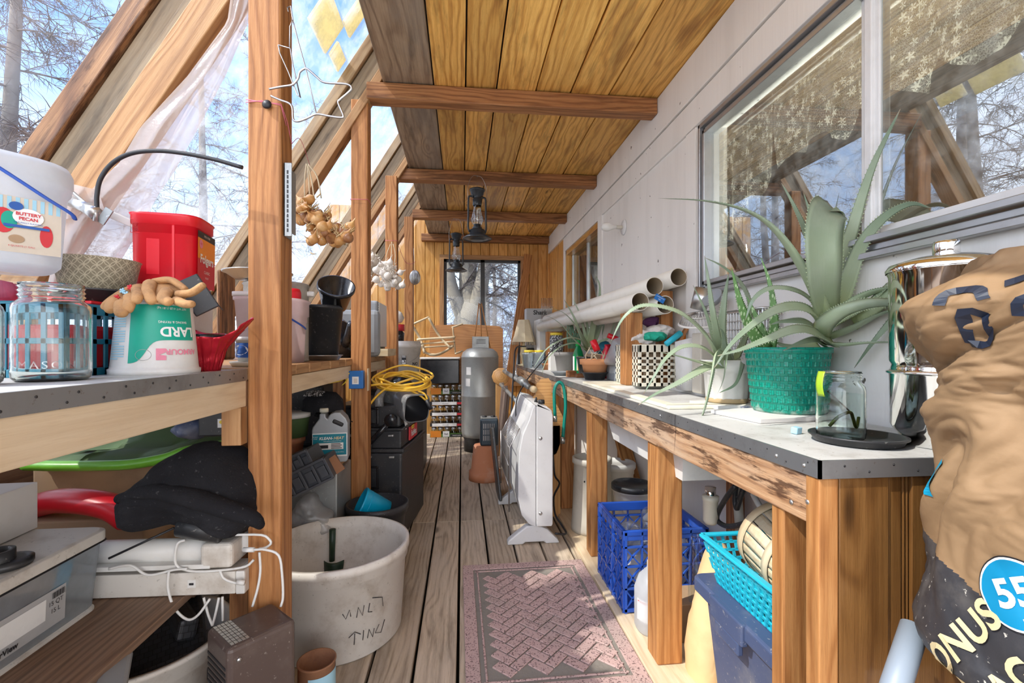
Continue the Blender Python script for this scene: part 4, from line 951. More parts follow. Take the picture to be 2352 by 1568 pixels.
b = B(o=o); b.beam(P(230, 512, Y=1.345), P(252, 480, Y=1.345), .022, .004, up=(0, 1, 0)); b.build('clamp', 'galvanised', t, bev=.001)
b = B(); b.beam(P(245, 488, Y=1.39), P(330, 525, Y=1.41), .02, .026, up=(0, 1, 0)); simple('white_bar', b, 'white_plastic', 'short white bar running behind the red coffee can', 'bar', bev=.003)
# plastic sheeting stapled along the first rafter
Lp = [(537, -60), (522, 50), (430, 175), (322, 292), (275, 372), (205, 440), (150, 505), (122, 600), (100, 690)]
Rp = [(640, -60), (566, 60), (520, 170), (455, 295), (400, 395), (362, 450), (322, 525), (262, 625), (225, 700)]
def lin(l, t): i = min(len(l)-2, int(t*(len(l)-1))); q = t*(len(l)-1)-i; return tuple(a+(c-a)*q for a, c in zip(l[i], l[i+1]))
def shf(u, v):
    a, c = lin(Lp, v), lin(Rp, v); w = .03*u+.012*sin(u*9+v*4)*(.3+v)+.01*NZ.noise(Vector((u*5, v*8, 0)))
    return P(a[0]+(c[0]-a[0])*u, a[1]+(c[1]-a[1])*u, Y=1.405+w)
b = B(); b.grid(shf, 30, 60)
t = b.build('plastic_sheet', 'sheet'); tag(t, 'milky plastic sheeting hanging along the first big rafter', 'plastic sheet')
b = B(); b.grid(lambda u, v: P(60+165*u+20*v, 398+38*u+(110-50*u)*v, Y=1.395+.01*sin(u*14+v*5)), 24, 12); tag(b.build('plastic_sheet', 'sheet'), 'folded piece of milky sheeting behind the blue bucket handle', 'plastic sheet')
film('patch_pale', (.92, .82, .52), op=1.1, tl=.6, gl=.02)
# pale boards lying outside on the upper glazing
for i, (u0, v0, u1, v1, lb) in enumerate(((722, 60, 800, 60, 'larger pale plywood patch lying outside on the upper glazing'), (760, 142, 812, 135, 'smaller pale plywood patch below the larger one on the upper glazing'), (812, 40, 850, 40, 'pale plywood patch at the edge of the ceiling on the upper glazing'))):
    def onslope(u, v):   # where the sight line meets the outer face of the glazing
        d = P(u, v, Y=1)-Vector((0, 0, H)); k = 1.625; # z-H-1.06 = k(x+.899) -> d.z t -1.06 = k(d.x t+.899)
        t_ = (1.06+k*.899)/(d.z-k*d.x); return Vector((0, 0, H))+d*t_
    a = onslope(u0, v0); c = onslope(u1, v1); ctr = (a+c)/2+PN*.03; L_ = (.25, .15, .12)[i]
    R = Matrix((Vector((0, 1, 0)), SL, PN)).transposed(); b = B(); b.box(ctr-SL*0, (L_, (.17, .08, .2)[i], .012), R=R); simple('plywood_patch', b, 'patch_pale', lb, 'board')
# ================================================================ under the left bench, near the camera
ZS = .431
t = thing('storage_bin', 'clear plastic storage bin with a dirty white lid on the brown shelf', 'bin', (-1.14, 1.15, ZS)); o = t.location
b = B(); BX = .20
def rr2(b, x0, x1, y0, y1, z0, z1, r=.03, tp=.012, m=None, lid=False):
    """rounded rectangular shell, wider at the top"""
    cx, cy, hx, hy = (x0+x1)/2, (y0+y1)/2, (x1-x0)/2, (y1-y0)/2
    def ring(dx, z):
        ps = []
        for sx, sy, a in ((1, 1, 0), (-1, 1, 90), (-1, -1, 180), (1, -1, 270)):
            for k in range(6): q = RD(a+k*18); ps.append((cx+sx*(hx-dx-r)+r*cos(q), cy+sy*(hy-dx-r)+r*sin(q), z))
        return ps
    prof = [(tp+.01, z0), (tp, z0+.012), (0, z1)] if not lid else [(.0, z0), (0, z1-.004), (.008, z1)]
    vs = []; n = 24
    for dx, z in prof: vs += ring(dx, z)
    fs = [(i*n+k, i*n+(k+1) % n, (i+1)*n+(k+1) % n, (i+1)*n+k) for i in range(len(prof)-1) for k in range(n)]
    fs.append(tuple(range(n))[::-1])
    if lid: fs.append(tuple((len(prof)-1)*n+k for k in range(n)))
    b.add(vs, fs, smooth=False, m=m)
rr2(b, -.20, .20, -.22, .205, 0, .175); b.build('bin_body', 'clear_bin', t)
b = B(); rr2(b, -.205, .207, -.225, .212, .175, .203, lid=True); b.build('lid', 'dirty_white', t, bev=.002)
b = B(); rr2(b, -.207, .209, -.227, .214, .172, .176, lid=True); b.build('lid_gasket', 'ink_black', t)
b = B(); rr2(b, -.192, .192, -.21, .195, -.0, .010, lid=True); b.build('foot_rim', 'dirty_white', t)
b = B(); f = lambda off: flat((.1925+off, -.02, .075), (0, 1, 0), (.04, 0, 1))
patch(b, -.10, .10, -.042, .042, f(.004), n=2, m=0); patch(b, -.065, .045, -.018, .030, f(.005), n=2, m=1)
b.text('ClearView', .017, lambda x, y: f(.006)(x-.058, y-.030), m=2, bold=True); b.text('15 QT', .015, lambda x, y: f(.0062)(x+.070, y+.012), m=2); b.text('15 L', .015, lambda x, y: f(.0062)(x+.070, y-.006), m=2)
for k in range(14): patch(b, .060+k*.0025, .061+k*.0025+.0006*(k % 3), .022, .036, f(.0062), n=1, m=2)
b.build('printed_label', ['ink_grey', 'ink_white', 'ink_black'], t)
b = B(); b.bx(-1.32, -1.0, .98, 1.14, ZS+.014, ZS+.10); simple('photo_packet', b, 'white_card', 'pale paper packet inside the clear storage bin', 'packet', bev=.01)
b = B(); b.tube(bez([(-1.0, 1.20, ZS+.03), (-.985, 1.26, ZS+.08), (-1.0, 1.31, ZS+.14)], 8), .014, seg=8); simple('blue_tool', b, 'sky_plastic', 'blue plastic tool inside the clear storage bin', 'tool')
b = B()
for k in range(8): b.lathe([(0, 0), (.02, .008), (.012, .03), (0, .034)], (-1.03+.03*cos(k*2), 1.00+.02*k, ZS+.012), seg=8, wob=.2)
simple('pink_wrap', b, 'pink_tissue', 'pink tissue inside the clear storage bin', 'tissue')
b = B(); q = P(82, 1195, Y=1.26); b.box((-1.275, 1.27, ZS+.205+.06), (.34, .16, .12), R=Euler((0, 0, RD(4)))); simple('white_box', b, 'white_card', 'white cardboard box sitting on the storage bin lid', 'box', bev=.002)
# small motor with rings on the lid
c = Vector((-.985, 1.13, ZS+.204)); t = thing('motor_coil', 'small dark motor with a round coil on the bin lid', 'motor', c)
b = B(); b.lathe([(0, 0), (.042, 0), (.045, .005), (.045, .014), (.03, .016), (0, .016)], seg=32); b.lathe([(.030, .016), (.030, .038), (.022, .038), (.022, .02), (0, .02)], (-.01, -.01, 0), seg=28); b.build('ring_housing', 'black_plastic', t)
b = B(); b.lathe([(0, 0), (.014, 0), (.014, .07), (.006, .075), (.006, .10), (0, .10)], (-.05, 0, .016), R=Euler((0, -pi/2+.3, 0)), seg=20); b.build('motor_can', 'dull_steel', t)
# fluorescent fixtures stacked at the end of the shelf
t = thing('light_fixture', 'dirty white fluorescent fixture, lower of the two on the brown shelf', 'light fixture', (-.82, 1.40, ZS)); o = t.location
a = RD(-2); R = Euler((0, 0, a))
b = B(); b.box((-.02, .015, .032), (.44, .085, .062), R=R); b.build('housing', 'dirty_white', t, bev=.003)
b = B(); b.box((.212, .012, .030), (.025, .09, .064), R=R); b.build('end_cap', 'white_plastic', t, bev=.004)
b = B(); b.box((.085, -.0315, .033), (.022, .003, .022), R=R, m=1); b.box((.085, -.033, .033), (.012, .003, .006), R=R, m=0); b.build('switch', ['ink_black', 'white_plastic'], t, bev=.001)
t = thing('light_fixture', 'white tube light fixture, upper of the two on the brown shelf', 'light fixture', (-.82, 1.40, ZS+.078)); o = t.location
b = B(); b.box((-.06, .012, .006), (.40, .10, .012), R=R); b.tube([(-.28, .015, .035), (.115, .003, .035)], .031, seg=24); b.build('tube_cover', 'white_plastic', t)
b = B(); b.box((.155, .004, .032), (.085, .10, .068), R=R); b.build('end_cap', 'dirty_white', t, bev=.012, bseg=3)
b = B(); b.box((.232, .03, .045), (.07, .05, .05), R=R); b.build('plug_block', 'white_plastic', t, bev=.005)
cords = [([(478, 1242), (490, 1232), (540, 1228), (600, 1228), (618, 1238), (622, 1248), (610, 1257), (595, 1260)], 1.365), ([(583, 1262), (610, 1262), (640, 1275), (648, 1320), (650, 1370), (645, 1392)], 1.34),
         ([(596, 1268), (598, 1310), (592, 1350), (580, 1392)], 1.345), ([(425, 1240), (408, 1248), (402, 1280), (410, 1302), (450, 1312), (520, 1308), (565, 1300), (583, 1285)], 1.352),
         ([(505, 1310), (515, 1328), (540, 1338), (562, 1338)], 1.352), ([(388, 1312), (386, 1350), (400, 1395), (430, 1422), (455, 1412), (482, 1375)], 1.345), ([(468, 1372), (478, 1410), (488, 1436)], 1.36), ([(503, 1372), (495, 1410), (488, 1436)], 1.36), ([(511, 1370), (512, 1425)], 1.36),
         ([(250, 1306), (300, 1298), (340, 1320), (400, 1308), (430, 1306)], 1.348)]
t = thing('power_cord', 'tangle of white power cords hanging from the light fixtures', 'cords', P(595, 1262, Y=1.35)); o = t.location
for pts, Y in cords: b = B(o=o); b.tube(bez([P(u, v, Y=Y) for u, v in pts], 24), .0034, seg=8); b.build('cord', 'white_plastic', t)
b = B(o=o); b.tube([P(583, 1262, Y=1.34), P(560, 1262, Y=1.35)], .007, seg=8); b.build('plug', 'white_plastic', t); b = B(o=o); b.tube([P(562, 1338, Y=1.352), P(545, 1336, Y=1.352)], .007, seg=8); b.build('plug', 'white_plastic', t)
# jacket and things behind
b = B(); puff(b, [P(u, v, Y=1.40) for u, v in ((272, 1150), (300, 1118), (345, 1095), (385, 1070), (400, 1040), (445, 1018), (500, 1012), (545, 1028), (572, 1060), (592, 1100), (600, 1150), (606, 1165), (598, 1205), (570, 1225), (520, 1210), (470, 1200), (400, 1198), (330, 1205), (300, 1185))], .085, n=14, amp=.022, fq=8, seed=11, dirn=(.25, 1, .1), sub=6)
t = simple('black_jacket', b, 'black_cloth', 'crumpled black jacket heaped under the left workbench', 'jacket', sub=1)
b = B(); b.tube(bez([P(275, 1145, Y=1.33), P(350, 1128, Y=1.30), P(430, 1140, Y=1.29), P(510, 1165, Y=1.29), P(580, 1190, Y=1.30), P(598, 1205, Y=1.32)], 20), [.016+.014*sin(k*.16) for k in range(21)], seg=14, flat=.8); q = b.build('sleeve', 'black_cloth', None, origin=(0, 0, 0)); q.parent = t; q.location = -t.location
b = B(); q = P(465, 1212, Y=1.36); b.tube([q+Vector((-.055, 0, .01)), q+Vector((.05, 0, -.012))], .030, seg=24); simple('black_sleeve_pipe', b, 'black_plastic', 'short black plastic pipe under the jacket, on the light fixture', 'pipe')
b = B(); b.tube([P(250, 1282, Y=1.335), P(400, 1212, Y=1.345)], .003, seg=8); simple('thin_black_rod', b, 'ink_black', 'thin black rod leaning over the light fixtures', 'rod')
t = thing('red_sled', 'curved red plastic sled edge left of the black jacket', 'sled', (-1.15, 1.62, .62)); o = t.location
b = B(o=o); b.tube(bez([P(70, 1165, Y=1.66), P(130, 1150, Y=1.62), P(200, 1152, Y=1.58), P(260, 1165, Y=1.56), P(300, 1190, Y=1.54)], 20), .046, seg=18, flat=.8); b.build('curved_rim', 'red_plastic', t)
b = B(); b.bx(-1.5, -.83, 1.53, 1.58, ZS-.08, ZS-.06); b.bx(-1.5, -.83, 1.56, 2.28, ZS-.10, ZS-.06); simple('low_shelf_board', b, 'w_dkply', 'dark shelf board behind the storage bin under the left bench', 'shelf')
b = B(); b.bx(-1.45, -1.0, 1.60, 1.80, ZS-.059, .57); simple('cardboard_box', b, 'cardboard', 'flattened brown cardboard under the red sled edge', 'box', bev=.006)
b = B(); b.bx(-1.52, -.80, 1.84, 2.22, ZS-.059, .71); simple('cardboard_box', b, 'cardboard', 'large brown cardboard box under the green sled', 'box', bev=.008)
t = thing('green_sled', 'lime green plastic sled lying on the large cardboard box', 'sled', (-1.15, 2.0, .712)); o = t.location
gp_ = [P(60, 1082, Y=1.80), P(130, 1078, Y=1.78), P(210, 1072, Y=1.77), P(300, 1066, Y=1.76), P(380, 1052, Y=1.76), P(430, 1035, Y=1.77), P(520, 1020, Y=1.79), P(552, 1005, Y=1.80)]
for i, p in enumerate(gp_): p.z = max(p.z, .70)
b = B(o=o); b.tube(bez(gp_, 30), .022, seg=14, flat=.8); b.build('rolled_rim', 'green_plastic', t)
b = B(o=o); gg = bez(gp_, 20); b.grid(lambda u, v: gg[int(u*(len(gg)-1))]+Vector((0, .42*v, .10*v**1.5+.02*sin(v*9))), 18, 8); b.build('sled_body', 'green_dark', t, solid=.004)
b = B(); q = P(515, 968, Y=1.62); b.bx(q.x-.07, q.x+.06, 1.60, 1.75, q.z-.045, q.z+.045); t = simple('black_case', b, 'black_plastic', 'black tool case with a small yellow sticker under the left workbench', 'case', bev=.006)
b = B(o=t.location); patch(b, -.018, .018, -.014, .014, flat((q.x+.008, 1.5985, q.z-.002), (1, 0, 0), (0, 0, 1)), n=1, m=0); f = flat((q.x+.008, 1.5975, q.z+.002), (1, 0, 0), (0, 0, 1)); b.add([f(.013*cos(k*pi/10), .007*sin(k*pi/10)) for k in range(20)], [tuple(range(20))], m=1); b.build('sticker', ['ink_white', 'ink_yellow'], t)
b = B(); puff(b, [P(u, v, Y=1.66) for u, v in ((402, 985), (415, 965), (450, 955), (480, 962), (485, 990), (470, 1010), (420, 1008))], .05, amp=.012, seed=4); simple('blue_bag', b, 'navy_plastic', 'dark blue plastic bag left of the black tool case', 'bag')
b = B(); b.bx(-.72, -.62, 1.52, 1.6, .80, .93); simple('shelf_block', b, 'w_beam', 'dark timber block under the workbench beside the tool case', 'block') if False else None
# basket bucket with black mesh, bottom left
t = thing('mesh_tub', 'large off-white tub holding black mesh under the brown shelf', 'tub', (-.92, 1.47, 0)); o = t.location
b = B(); b.lathe([(0, 0), (.17, 0), (.20, .22), (.207, .222), (.207, .235), (.215, .237), (.215, .262), (.222, .264), (.222, .276), (.208, .276), (.168, .01), (0, .01)], seg=56); b.build('tub_body', 'dirty_white', t)
b = B(); b.tube([(.223*cos(RD(a)), .223*sin(RD(a)), .245-.10*sin((a+70)*pi/100)) for a in range(-70, 31, 5)], .0035, seg=6); b.build('wire_handle', 'ink_black', t)
g = G('black_mesh'); uvn = g.n('UVMap').outputs[0]; ck = g.n('TexBrick', {'Vector': uvn, 'Scale': 26., 'Color1': (.02, .02, .022), 'Color2': (.035, .035, .04), 'Mortar': (.004, .004, .004), 'Mortar Size': .03, 'Brick Width': .5, 'Row Height': .5}); g.out(g.bsdf(col=ck.outputs['Color'], rough=.5, nor=g.bump(ck.outputs['Fac'], .7, .004)))
b = B(o=(0, 0, 0)); b.box((0, 0, .22), (.30, .27, .12), R=Euler((.25, -.1, .5))); b.box((.06, .06, .30), (.05, .25, .06), R=Euler((0, .2, .7))); simple('mesh_crate', B(M=Matrix.Translation(o)).add(b.v, b.f, b.uv), 'black_mesh', 'black mesh crate stuffed in the off-white tub', 'crate', bev=.01)
b = B(); b.box(P(248, 1560, Y=1.08)+Vector((0, .0, -.04)), (.055, .20, .10), R=Euler((0, .2, .5))); simple('grey_handle_lid', b, 'grey_plastic', 'grey plastic handle poking up at the bottom left', 'handle', bev=.01)
# brown tower heater
A_, B_, C_, D_ = Vector((-.547, 1.166, 0)), Vector((-.432, 1.282, 0)), Vector((-.529, 1.376, 0)), Vector((-.642, 1.262, 0))
ctr = (A_+B_+C_+D_)/4; ang = math.atan2((B_-A_).y, (B_-A_).x); t = thing('tower_heater', 'brown enamelled metal heater box in front of the first post', 'heater', ctr, rz=ang)
w, d = (B_-A_).length, (D_-A_).length
b = B(); b.bx(-w/2, w/2, -d/2, d/2, .0, .40); b.build('casing', 'brown_enamel', t, bev=.012, bseg=3)
b = B()
for i in range(8):
    for j in range(5): b.bx(-w/2+.012+j*.0085, -w/2+.019+j*.0085, -d/2+.012+i*.0145, -d/2+.024+i*.0145, .399, .4012)
b.build('vent_slots', 'dull_steel', t)
b = B()
for k in range(22): b.bx(-w/2-.0015, -w/2+.002, -d/2+.012, d/2-.012, .05+k*.014, .057+k*.014)
b.build('side_grille', 'ink_black', t, bev=.001)
b = B(); b.lathe([(0, 0), (.006, 0), (.005, .003), (0, .004)], (-w/2+.025, -d/2, .365), R=Euler((pi/2, 0, 0)), seg=14); b.build('screw', 'dull_steel', t)
# rusty can
t = thing('rusty_can', 'rusty brown tin can with a blue label at the bottom edge of the photo', 'can', (-.445, 1.50, 0)); b = B(); b.lathe([(0, 0), (.054, 0), (.054, .145), (.057, .147), (.057, .151), (.052, .151), (.050, .06), (0, .055)], seg=44); b.build('can_body', 'rust', t)
b = B(); patch(b, -.04, .10, .015, .125, cyl(.054, .0008, 0, -1.0), n=16, m=0); patch(b, -.03, .02, .03, .06, cyl(.054, .0012, 0, -.8), n=6, m=1); b.build('printed_label', ['ink_sky', 'paper_tan'], t)

# ================================================================ floor, left of the walkway
t = thing('planter_tub', 'big round off-white tub with scribbled lettering in the foreground', 'tub', (-.49, 1.92, 0))
b = B(); b.lathe([(0, 0), (.235, 0), (.245, .01), (.262, .285), (.270, .287), (.270, .315), (.276, .317), (.276, .345), (.263, .347), (.258, .30), (.235, .012), (0, .012)], seg=80); b.build('tub_body', 'dirty_white', t)
b = B(); f = cyl(.249, .0012, 0, -1.22, taper=.055)
for l in ([(-.01, .19), (0, .17), (.012, .20), (.016, .175)], [(.035, .165), (.04, .20), (.055, .165), (.06, .20)], [(.08, .20), (.075, .17), (.09, .165)], [(.09, .215), (.13, .20), (.135, .165)], [(.01, .10), (.03, .115), (.05, .10)], [(.03, .11), (.028, .07)], [(.06, .11), (.058, .075)], [(.075, .075), (.08, .105), (.095, .07), (.10, .10)], [(.12, .105), (.105, .08), (.13, .07), (.145, .11)]):
    b.tube([f(x, y) for x, y in l], .0014, seg=4)
b.build('scribbled_lettering', 'ink_grey' if False else 'ink_black', t)
t = thing('hand_scoop', 'dark green hand scoop standing inside the big round tub', 'scoop', (-.56, 2.06, .02)); 
b = B(); b.tube([(-.005, .06, .16), (0, .05, .30)], [.012, .014], seg=12); b.build('handle', 'scoop_green', t)
b = B(); b.grid(lambda u, v: Vector(((u-.5)*(.085-.02*v), .045+.03*(abs(u-.5)*2)**2-.02*(v), .155-.10*v)), 10, 8); b.build('scoop_blade', 'scoop_green', t, solid=.003)
t = thing('black_pot', 'wide black nursery pot on the floor holding the blue bucket', 'pot', (-.43, 2.45, 0))
b = B(); b.lathe([(0, 0), (.115, 0), (.14, .27), (.148, .272), (.148, .29), (.155, .292), (.155, .322), (.145, .324), (.113, .01), (0, .01)], seg=56); b.build('pot_body', 'black_plastic', t)
b = B(M=Matrix.Translation((-.415, 2.44, .275)) @ Euler((RD(12), RD(-62), 0)).to_matrix().to_4x4()); b.lathe([(0, 0), (.065, 0), (.083, .13), (.086, .133), (.086, .142), (.080, .142), (.062, .006), (0, .006)], (0, 0, -.03), seg=40); b.tube([(.0785*cos(k*pi/16), .0785*sin(k*pi/16), .075) for k in range(32)], .002, seg=5, closed=True)
simple('blue_bucket', b, 'sky_plastic', 'bright blue bucket lying in the wide black pot', 'bucket')
# chest, jug, trays
b = B(); b.bx(-1.12, -.585, 2.28, 2.56, 0, .52); t = simple('metal_chest', b, 'galvanised', 'grey galvanised metal chest behind the first post', 'chest', bev=.006)
b = B(); b.bx(-.80, -.60, 2.27, 2.57, .521, .545); simple('wood_scrap', b, 'w_lumber', 'wood offcut on the galvanised chest under the jug', 'board', bev=.002)
jc = Vector((P(760, 1000, Y=2.42).x, 2.43, .546)); t = thing('fuel_jug', 'translucent grey jug with a teal label on the metal chest', 'jug', jc, rz=RD(8))
b = B(); W2 = .083
prof = [(-W2, .0), (-W2+.01, 0), (W2-.01, 0), (W2, .01), (W2, .19), (W2-.01, .215), (.045, .245), (.02, .245), (0, .235), (-.012, .215), (-.02, .222), (-.02, .240), (-.048, .240), (-.05, .215), (-W2+.004, .175), (-W2, .16)]
b.prism([(x, z) for x, z in prof], .11, T=Matrix(((1, 0, 0, 0), (0, 0, -1, .055), (0, 1, 0, 0), (0, 0, 0, 1)))); jb = b.build('jug_body', 'milky_grey' if 'milky_grey' in MAT else film('milky_grey', (.42, .46, .50), op=.9, tl=.3, gl=.15), t, bev=.008, bseg=3)
b = B(); b.beam((.012, 0, .205), (.062, 0, .180), .12, .022, up=(0, 0, 1)); b.build('handle_gap', 'ink_black', t, bev=.008, bseg=3)
b = B(); b.lathe([(0, 0), (.021, 0), (.021, .016), (.018, .02), (0, .02)], (-.034, 0, .241), seg=24); b.build('cap', 'cream_plastic', t)
b = B(); f = lambda off: flat((0, -.056-off, .085), (1, 0, 0), (0, 0, 1)); patch(b, -.080, .080, -.055, .060, f(0), n=1, m=3); patch(b, -.078, .076, -.048, .055, f(.0006), n=1, m=0)
b.text('KLEAN-', .0185, lambda x, y: f(.0014)(x-.018, y+.034), m=1, bold=True, sh=.2); b.text('HEAT', .0185, lambda x, y: f(.0014)(x+.040, y+.034), m=2, bold=True, sh=.2)
b.text('KEROSENE ALTERNATIVE FUEL', .006, lambda x, y: f(.0014)(x+.012, y+.020), m=1); patch(b, -.060, .062, -.020, .012, f(.001), n=1, m=1)
b.text('KLEAN', .007, lambda x, y: f(.0012)(x-.066, y+.042), m=1); b.text('STRIP', .007, lambda x, y: f(.0012)(x-.066, y+.033), m=1)
for k in range(4): patch(b, .005, .055-.006*(k % 2), -.016+k*.007, -.0125+k*.007, f(.0016), n=1, m=4)
patch(b, -.052, -.008, -.014, .002, f(.0016), n=1, m=4); b.text('ONE GALLON', .006, lambda x, y: f(.0014)(x-.05, y-.034), m=1); b.text('128 FL OZ (3.78 L)', .006, lambda x, y: f(.0014)(x+.04, y-.034), m=1)
b.build('printed_label', ['ink_teal', 'ink_white', 'ink_gold', 'ink_white', 'ink_black'], t)
def tray(name, pts, Y, lab):
    b = B(); p = [P(u, v, Y=Y) for u, v in pts]; ex = (p[1]-p[0]); L = ex.length; ex.normalize(); ez = (p[2]-p[0]); hgt = ez.length; ez.normalize(); ey = Vector((0, 1, 0))
    R = Matrix((ex, ey, ez)).transposed(); c = p[0]+ex*L/2+ez*hgt/2
    b.box(c, (L, .16, hgt), R=R)
    n = 5
    for k in range(n+1): b.box(p[0]+ex*(L*k/n)+ez*hgt/2-ey*.085, (.012, .02, hgt*1.02), R=R)
    for k in range(n): b.box(p[0]+ex*(L*(k+.5)/n)+ez*hgt*.45-ey*.083, (L/n*.6, .012, hgt*.55), R=R)
    b.box(p[0]+ex*L/2+ez*hgt-ey*.085, (L, .026, .012), R=R); b.box(p[0]+ex*L/2-ey*.085, (L, .022, .010), R=R)
    return simple(name, b, 'tray_grey', lab, 'tray', bev=.002)
pm('tray_grey', (.055, .06, .072), .5, dirt=(.12, .12, .13), da=.5)
tray('nursery_tray', [(640, 1150), (778, 1083), (618, 1108)], 2.12, 'lower of the two dark slotted trays leaning right of the first post')
tray('nursery_tray', [(640, 1100), (736, 1058), (622, 1066)], 2.14, 'upper of the two dark slotted trays leaning right of the first post')
b = B(); b.beam(P(760, 1050, Y=2.09), P(783, 1082, Y=2.09), .04, .01, up=(0, 1, 0)); simple('brown_strip', b, 'rust', 'rust brown strip at the end of the lower slotted tray', 'strip')
b = B(); b.lathe([(0, 0), (.09, 0), (.11, .12), (.115, .12), (.115, .15), (0, .15)], (P(640, 1010, Y=2.42).x, 2.44, .521), seg=32); simple('clay_pot', b, 'terracotta', 'terracotta pot edge showing just right of the first post', 'pot')
b = B(); cx_ = P(660, 985, Y=2.40).x; b.lathe([(0, 0), (.085, 0), (.095, .10), (.095, .11), (0, .11)], (cx_, 2.42, .672), seg=32, m=0); b.lathe([(.096, .095), (.099, .095), (.099, .115), (0, .12)], (cx_, 2.42, .672), seg=32, m=1); simple('green_tub', b, ['green_dark', 'white_plastic'], 'green tub with a white lid above the terracotta pot edge', 'tub')
b = B(); puff(b, [P(u, v, Y=2.20) for u, v in ((672, 1175), (680, 1150), (700, 1132), (722, 1140), (740, 1165), (765, 1185), (775, 1215), (700, 1235), (672, 1225))], .06, n=9, amp=.022, fq=14, seed=9, sub=4); simple('plastic_bag', b, 'bag_film', 'clear crinkled plastic bag behind the big round tub', 'bag')
b = B(); b.lathe([(0, 0), (.10, 0), (.105, .16), (.06, .19), (0, .19)], (P(700, 1150, Y=2.35).x-.10, 2.16, .0), seg=28); simple('dark_pail', b, 'black_plastic', 'dark pail hidden behind the plastic bag', 'pail')
# black boots / cap / speckled hose end under the far part of the bench
t = thing('baseball_cap', 'black cap with white speckles under the bench beside the second post', 'cap', P(742, 915, Y=2.5)-Vector((0, 0, .06))); o = t.location
g = G('speckle'); n = g.noise(g.obj(), 120, 3, .6); g.out(g.bsdf(col=g.mix(g.sm(n, .52, .56), (.02, .02, .02, 1), (.75, .75, .75, 1)), rough=.7))
b = B(); b.lathe([(0, .10), (.05, .09), (.075, .055), (.08, 0)], seg=24, sx=1.3); b.build('crown', 'black_cloth', t)
b = B(); b.lathe([(0, .102), (.045, .093), (.06, .075)], (-.03, -.02, .004), seg=20); b.build('speckled_patch', 'speckle', t)
b = B(); b.grid(lambda u, v: ((-.02+.15*v), (u-.5)*.16, .0-.06*v-.06*(abs(u-.5))**2), 8, 6); b.build('brim', 'black_cloth', t, solid=.004)
b = B(); cx_ = P(700, 900, Y=2.6).x
b.bx(cx_-.35, cx_+.05, 2.75, 3.1, .55, .90); simple('black_tote', b, 'black_plastic', 'black storage tote in the dark under the bench behind the jug', 'tote', bev=.02)
b = B(); b.bx(cx_-.36, cx_+.06, 2.74, 3.12, .0, .549); simple('black_crate', b, 'black_plastic', 'black crate on the floor behind the metal chest', 'crate', bev=.02)
# tape measure block on post two with paint stick and yellow strap
t = thing('blue_level', 'square blue box with a white label fixed to the second post', 'box', P(818, 892, Y=2.60)); o = t.location
b = B(o=o); p0 = P(803, 892, Y=2.595); p1 = P(836, 851, Y=2.595); b.bx(p0.x, p1.x, 2.572, 2.618, p0.z, p1.z); b.build('box_body', 'royal_blue', t, bev=.004)
b = B(o=o); c = (p0+p1)/2; f = flat((c.x, 2.5712, c.z-.003), (1, 0, 0), (0, 0, 1)); patch(b, -.019, .015, -.020, .020, f, n=1, m=0)
for k in range(6): patch(b, -.011, .008, -.012+k*.004, -.0105+k*.004, lambda x, y: f(x, y)+Vector((0, -.0006, 0)), n=1, m=1)
b.build('label', ['ink_white', 'cardboard'], t)
b = B(); p0 = P(834, 897, Y=2.61); p1 = P(846, 846, Y=2.61); b.bx(PX1+.001, PX1+.005, 2.60, 2.64, p0.z, p1.z); simple('paint_stick', b, 'w_pale', 'pale flat stick on the right edge of the second post', 'stick')
b = B(); b.tube(bez([P(755, 880, Y=2.50), P(785, 873, Y=2.53), P(799, 860, Y=2.57), P(804, 852, Y=2.58)], 10), .006, seg=8, flat=.5); b.tube(bez([P(799, 860, Y=2.57), P(795, 875, Y=2.58), P(786, 884, Y=2.60)], 6), .006, seg=8, flat=.5); simple('yellow_strap', b, 'ink_yellow', 'yellow strap hanging left of the blue box on the second post', 'strap')
b = B(); p0 = P(790, 918, Y=2.62); b.bx(p0.x-.03, p0.x+.02, 2.63, 2.67, p0.z, ZB-.04); simple('hanging_block', b, 'w_lumber', 'short timber block behind the blue box', 'block') if False else None

# ---- black tool chests
tc_ = Vector((-.345, 2.735, 0)); t = thing('tool_chest', 'tall black rolling tool chest behind the second post', 'tool chest', tc_, rz=RD(-7)); 
cw, cd = -.42, .66
b = B(); b.bx(-.42, 0, 0, .62, 0, .505); b.build('lower_bin', 'black_plastic', t, bev=.012, bseg=2)
b = B(); b.bx(-.425, .012, -.008, .63, .507, .53); b.bx(-.425, .010, -.006, .625, .632, .648); b.build('lid_ridge', 'black_plastic', t, bev=.006)
b = B(); b.bx(-.42, -.004, .0, .615, .53, .632); b.build('middle_box', 'black_plastic', t, bev=.008)
b = B(); b.bx(-.40, -.014, .012, .60, .65, .775); b.build('top_box', 'black_plastic', t, bev=.012)
for z0, z1 in ((.30, .42), (.665, .755)): b = B(); b.bx(-.36, -.13, -.012, .0, z0, z0+.012); b.bx(-.36, -.13, -.012, .0, z1, z1+.012); b.bx(-.36, -.348, -.012, 0, z0, z1); b.bx(-.142, -.13, -.012, 0, z0, z1); b.build('panel_frame', 'black_shiny', t, bev=.003)
b = B()
for x, z in ((-.30, .60), (-.22, .60), (-.075, .60), (-.20, .478), (-.07, .478)): b.bx(x, x+.03, -.014, .002, z, z+.012)
b.build('latch', 'dull_steel', t, bev=.003)
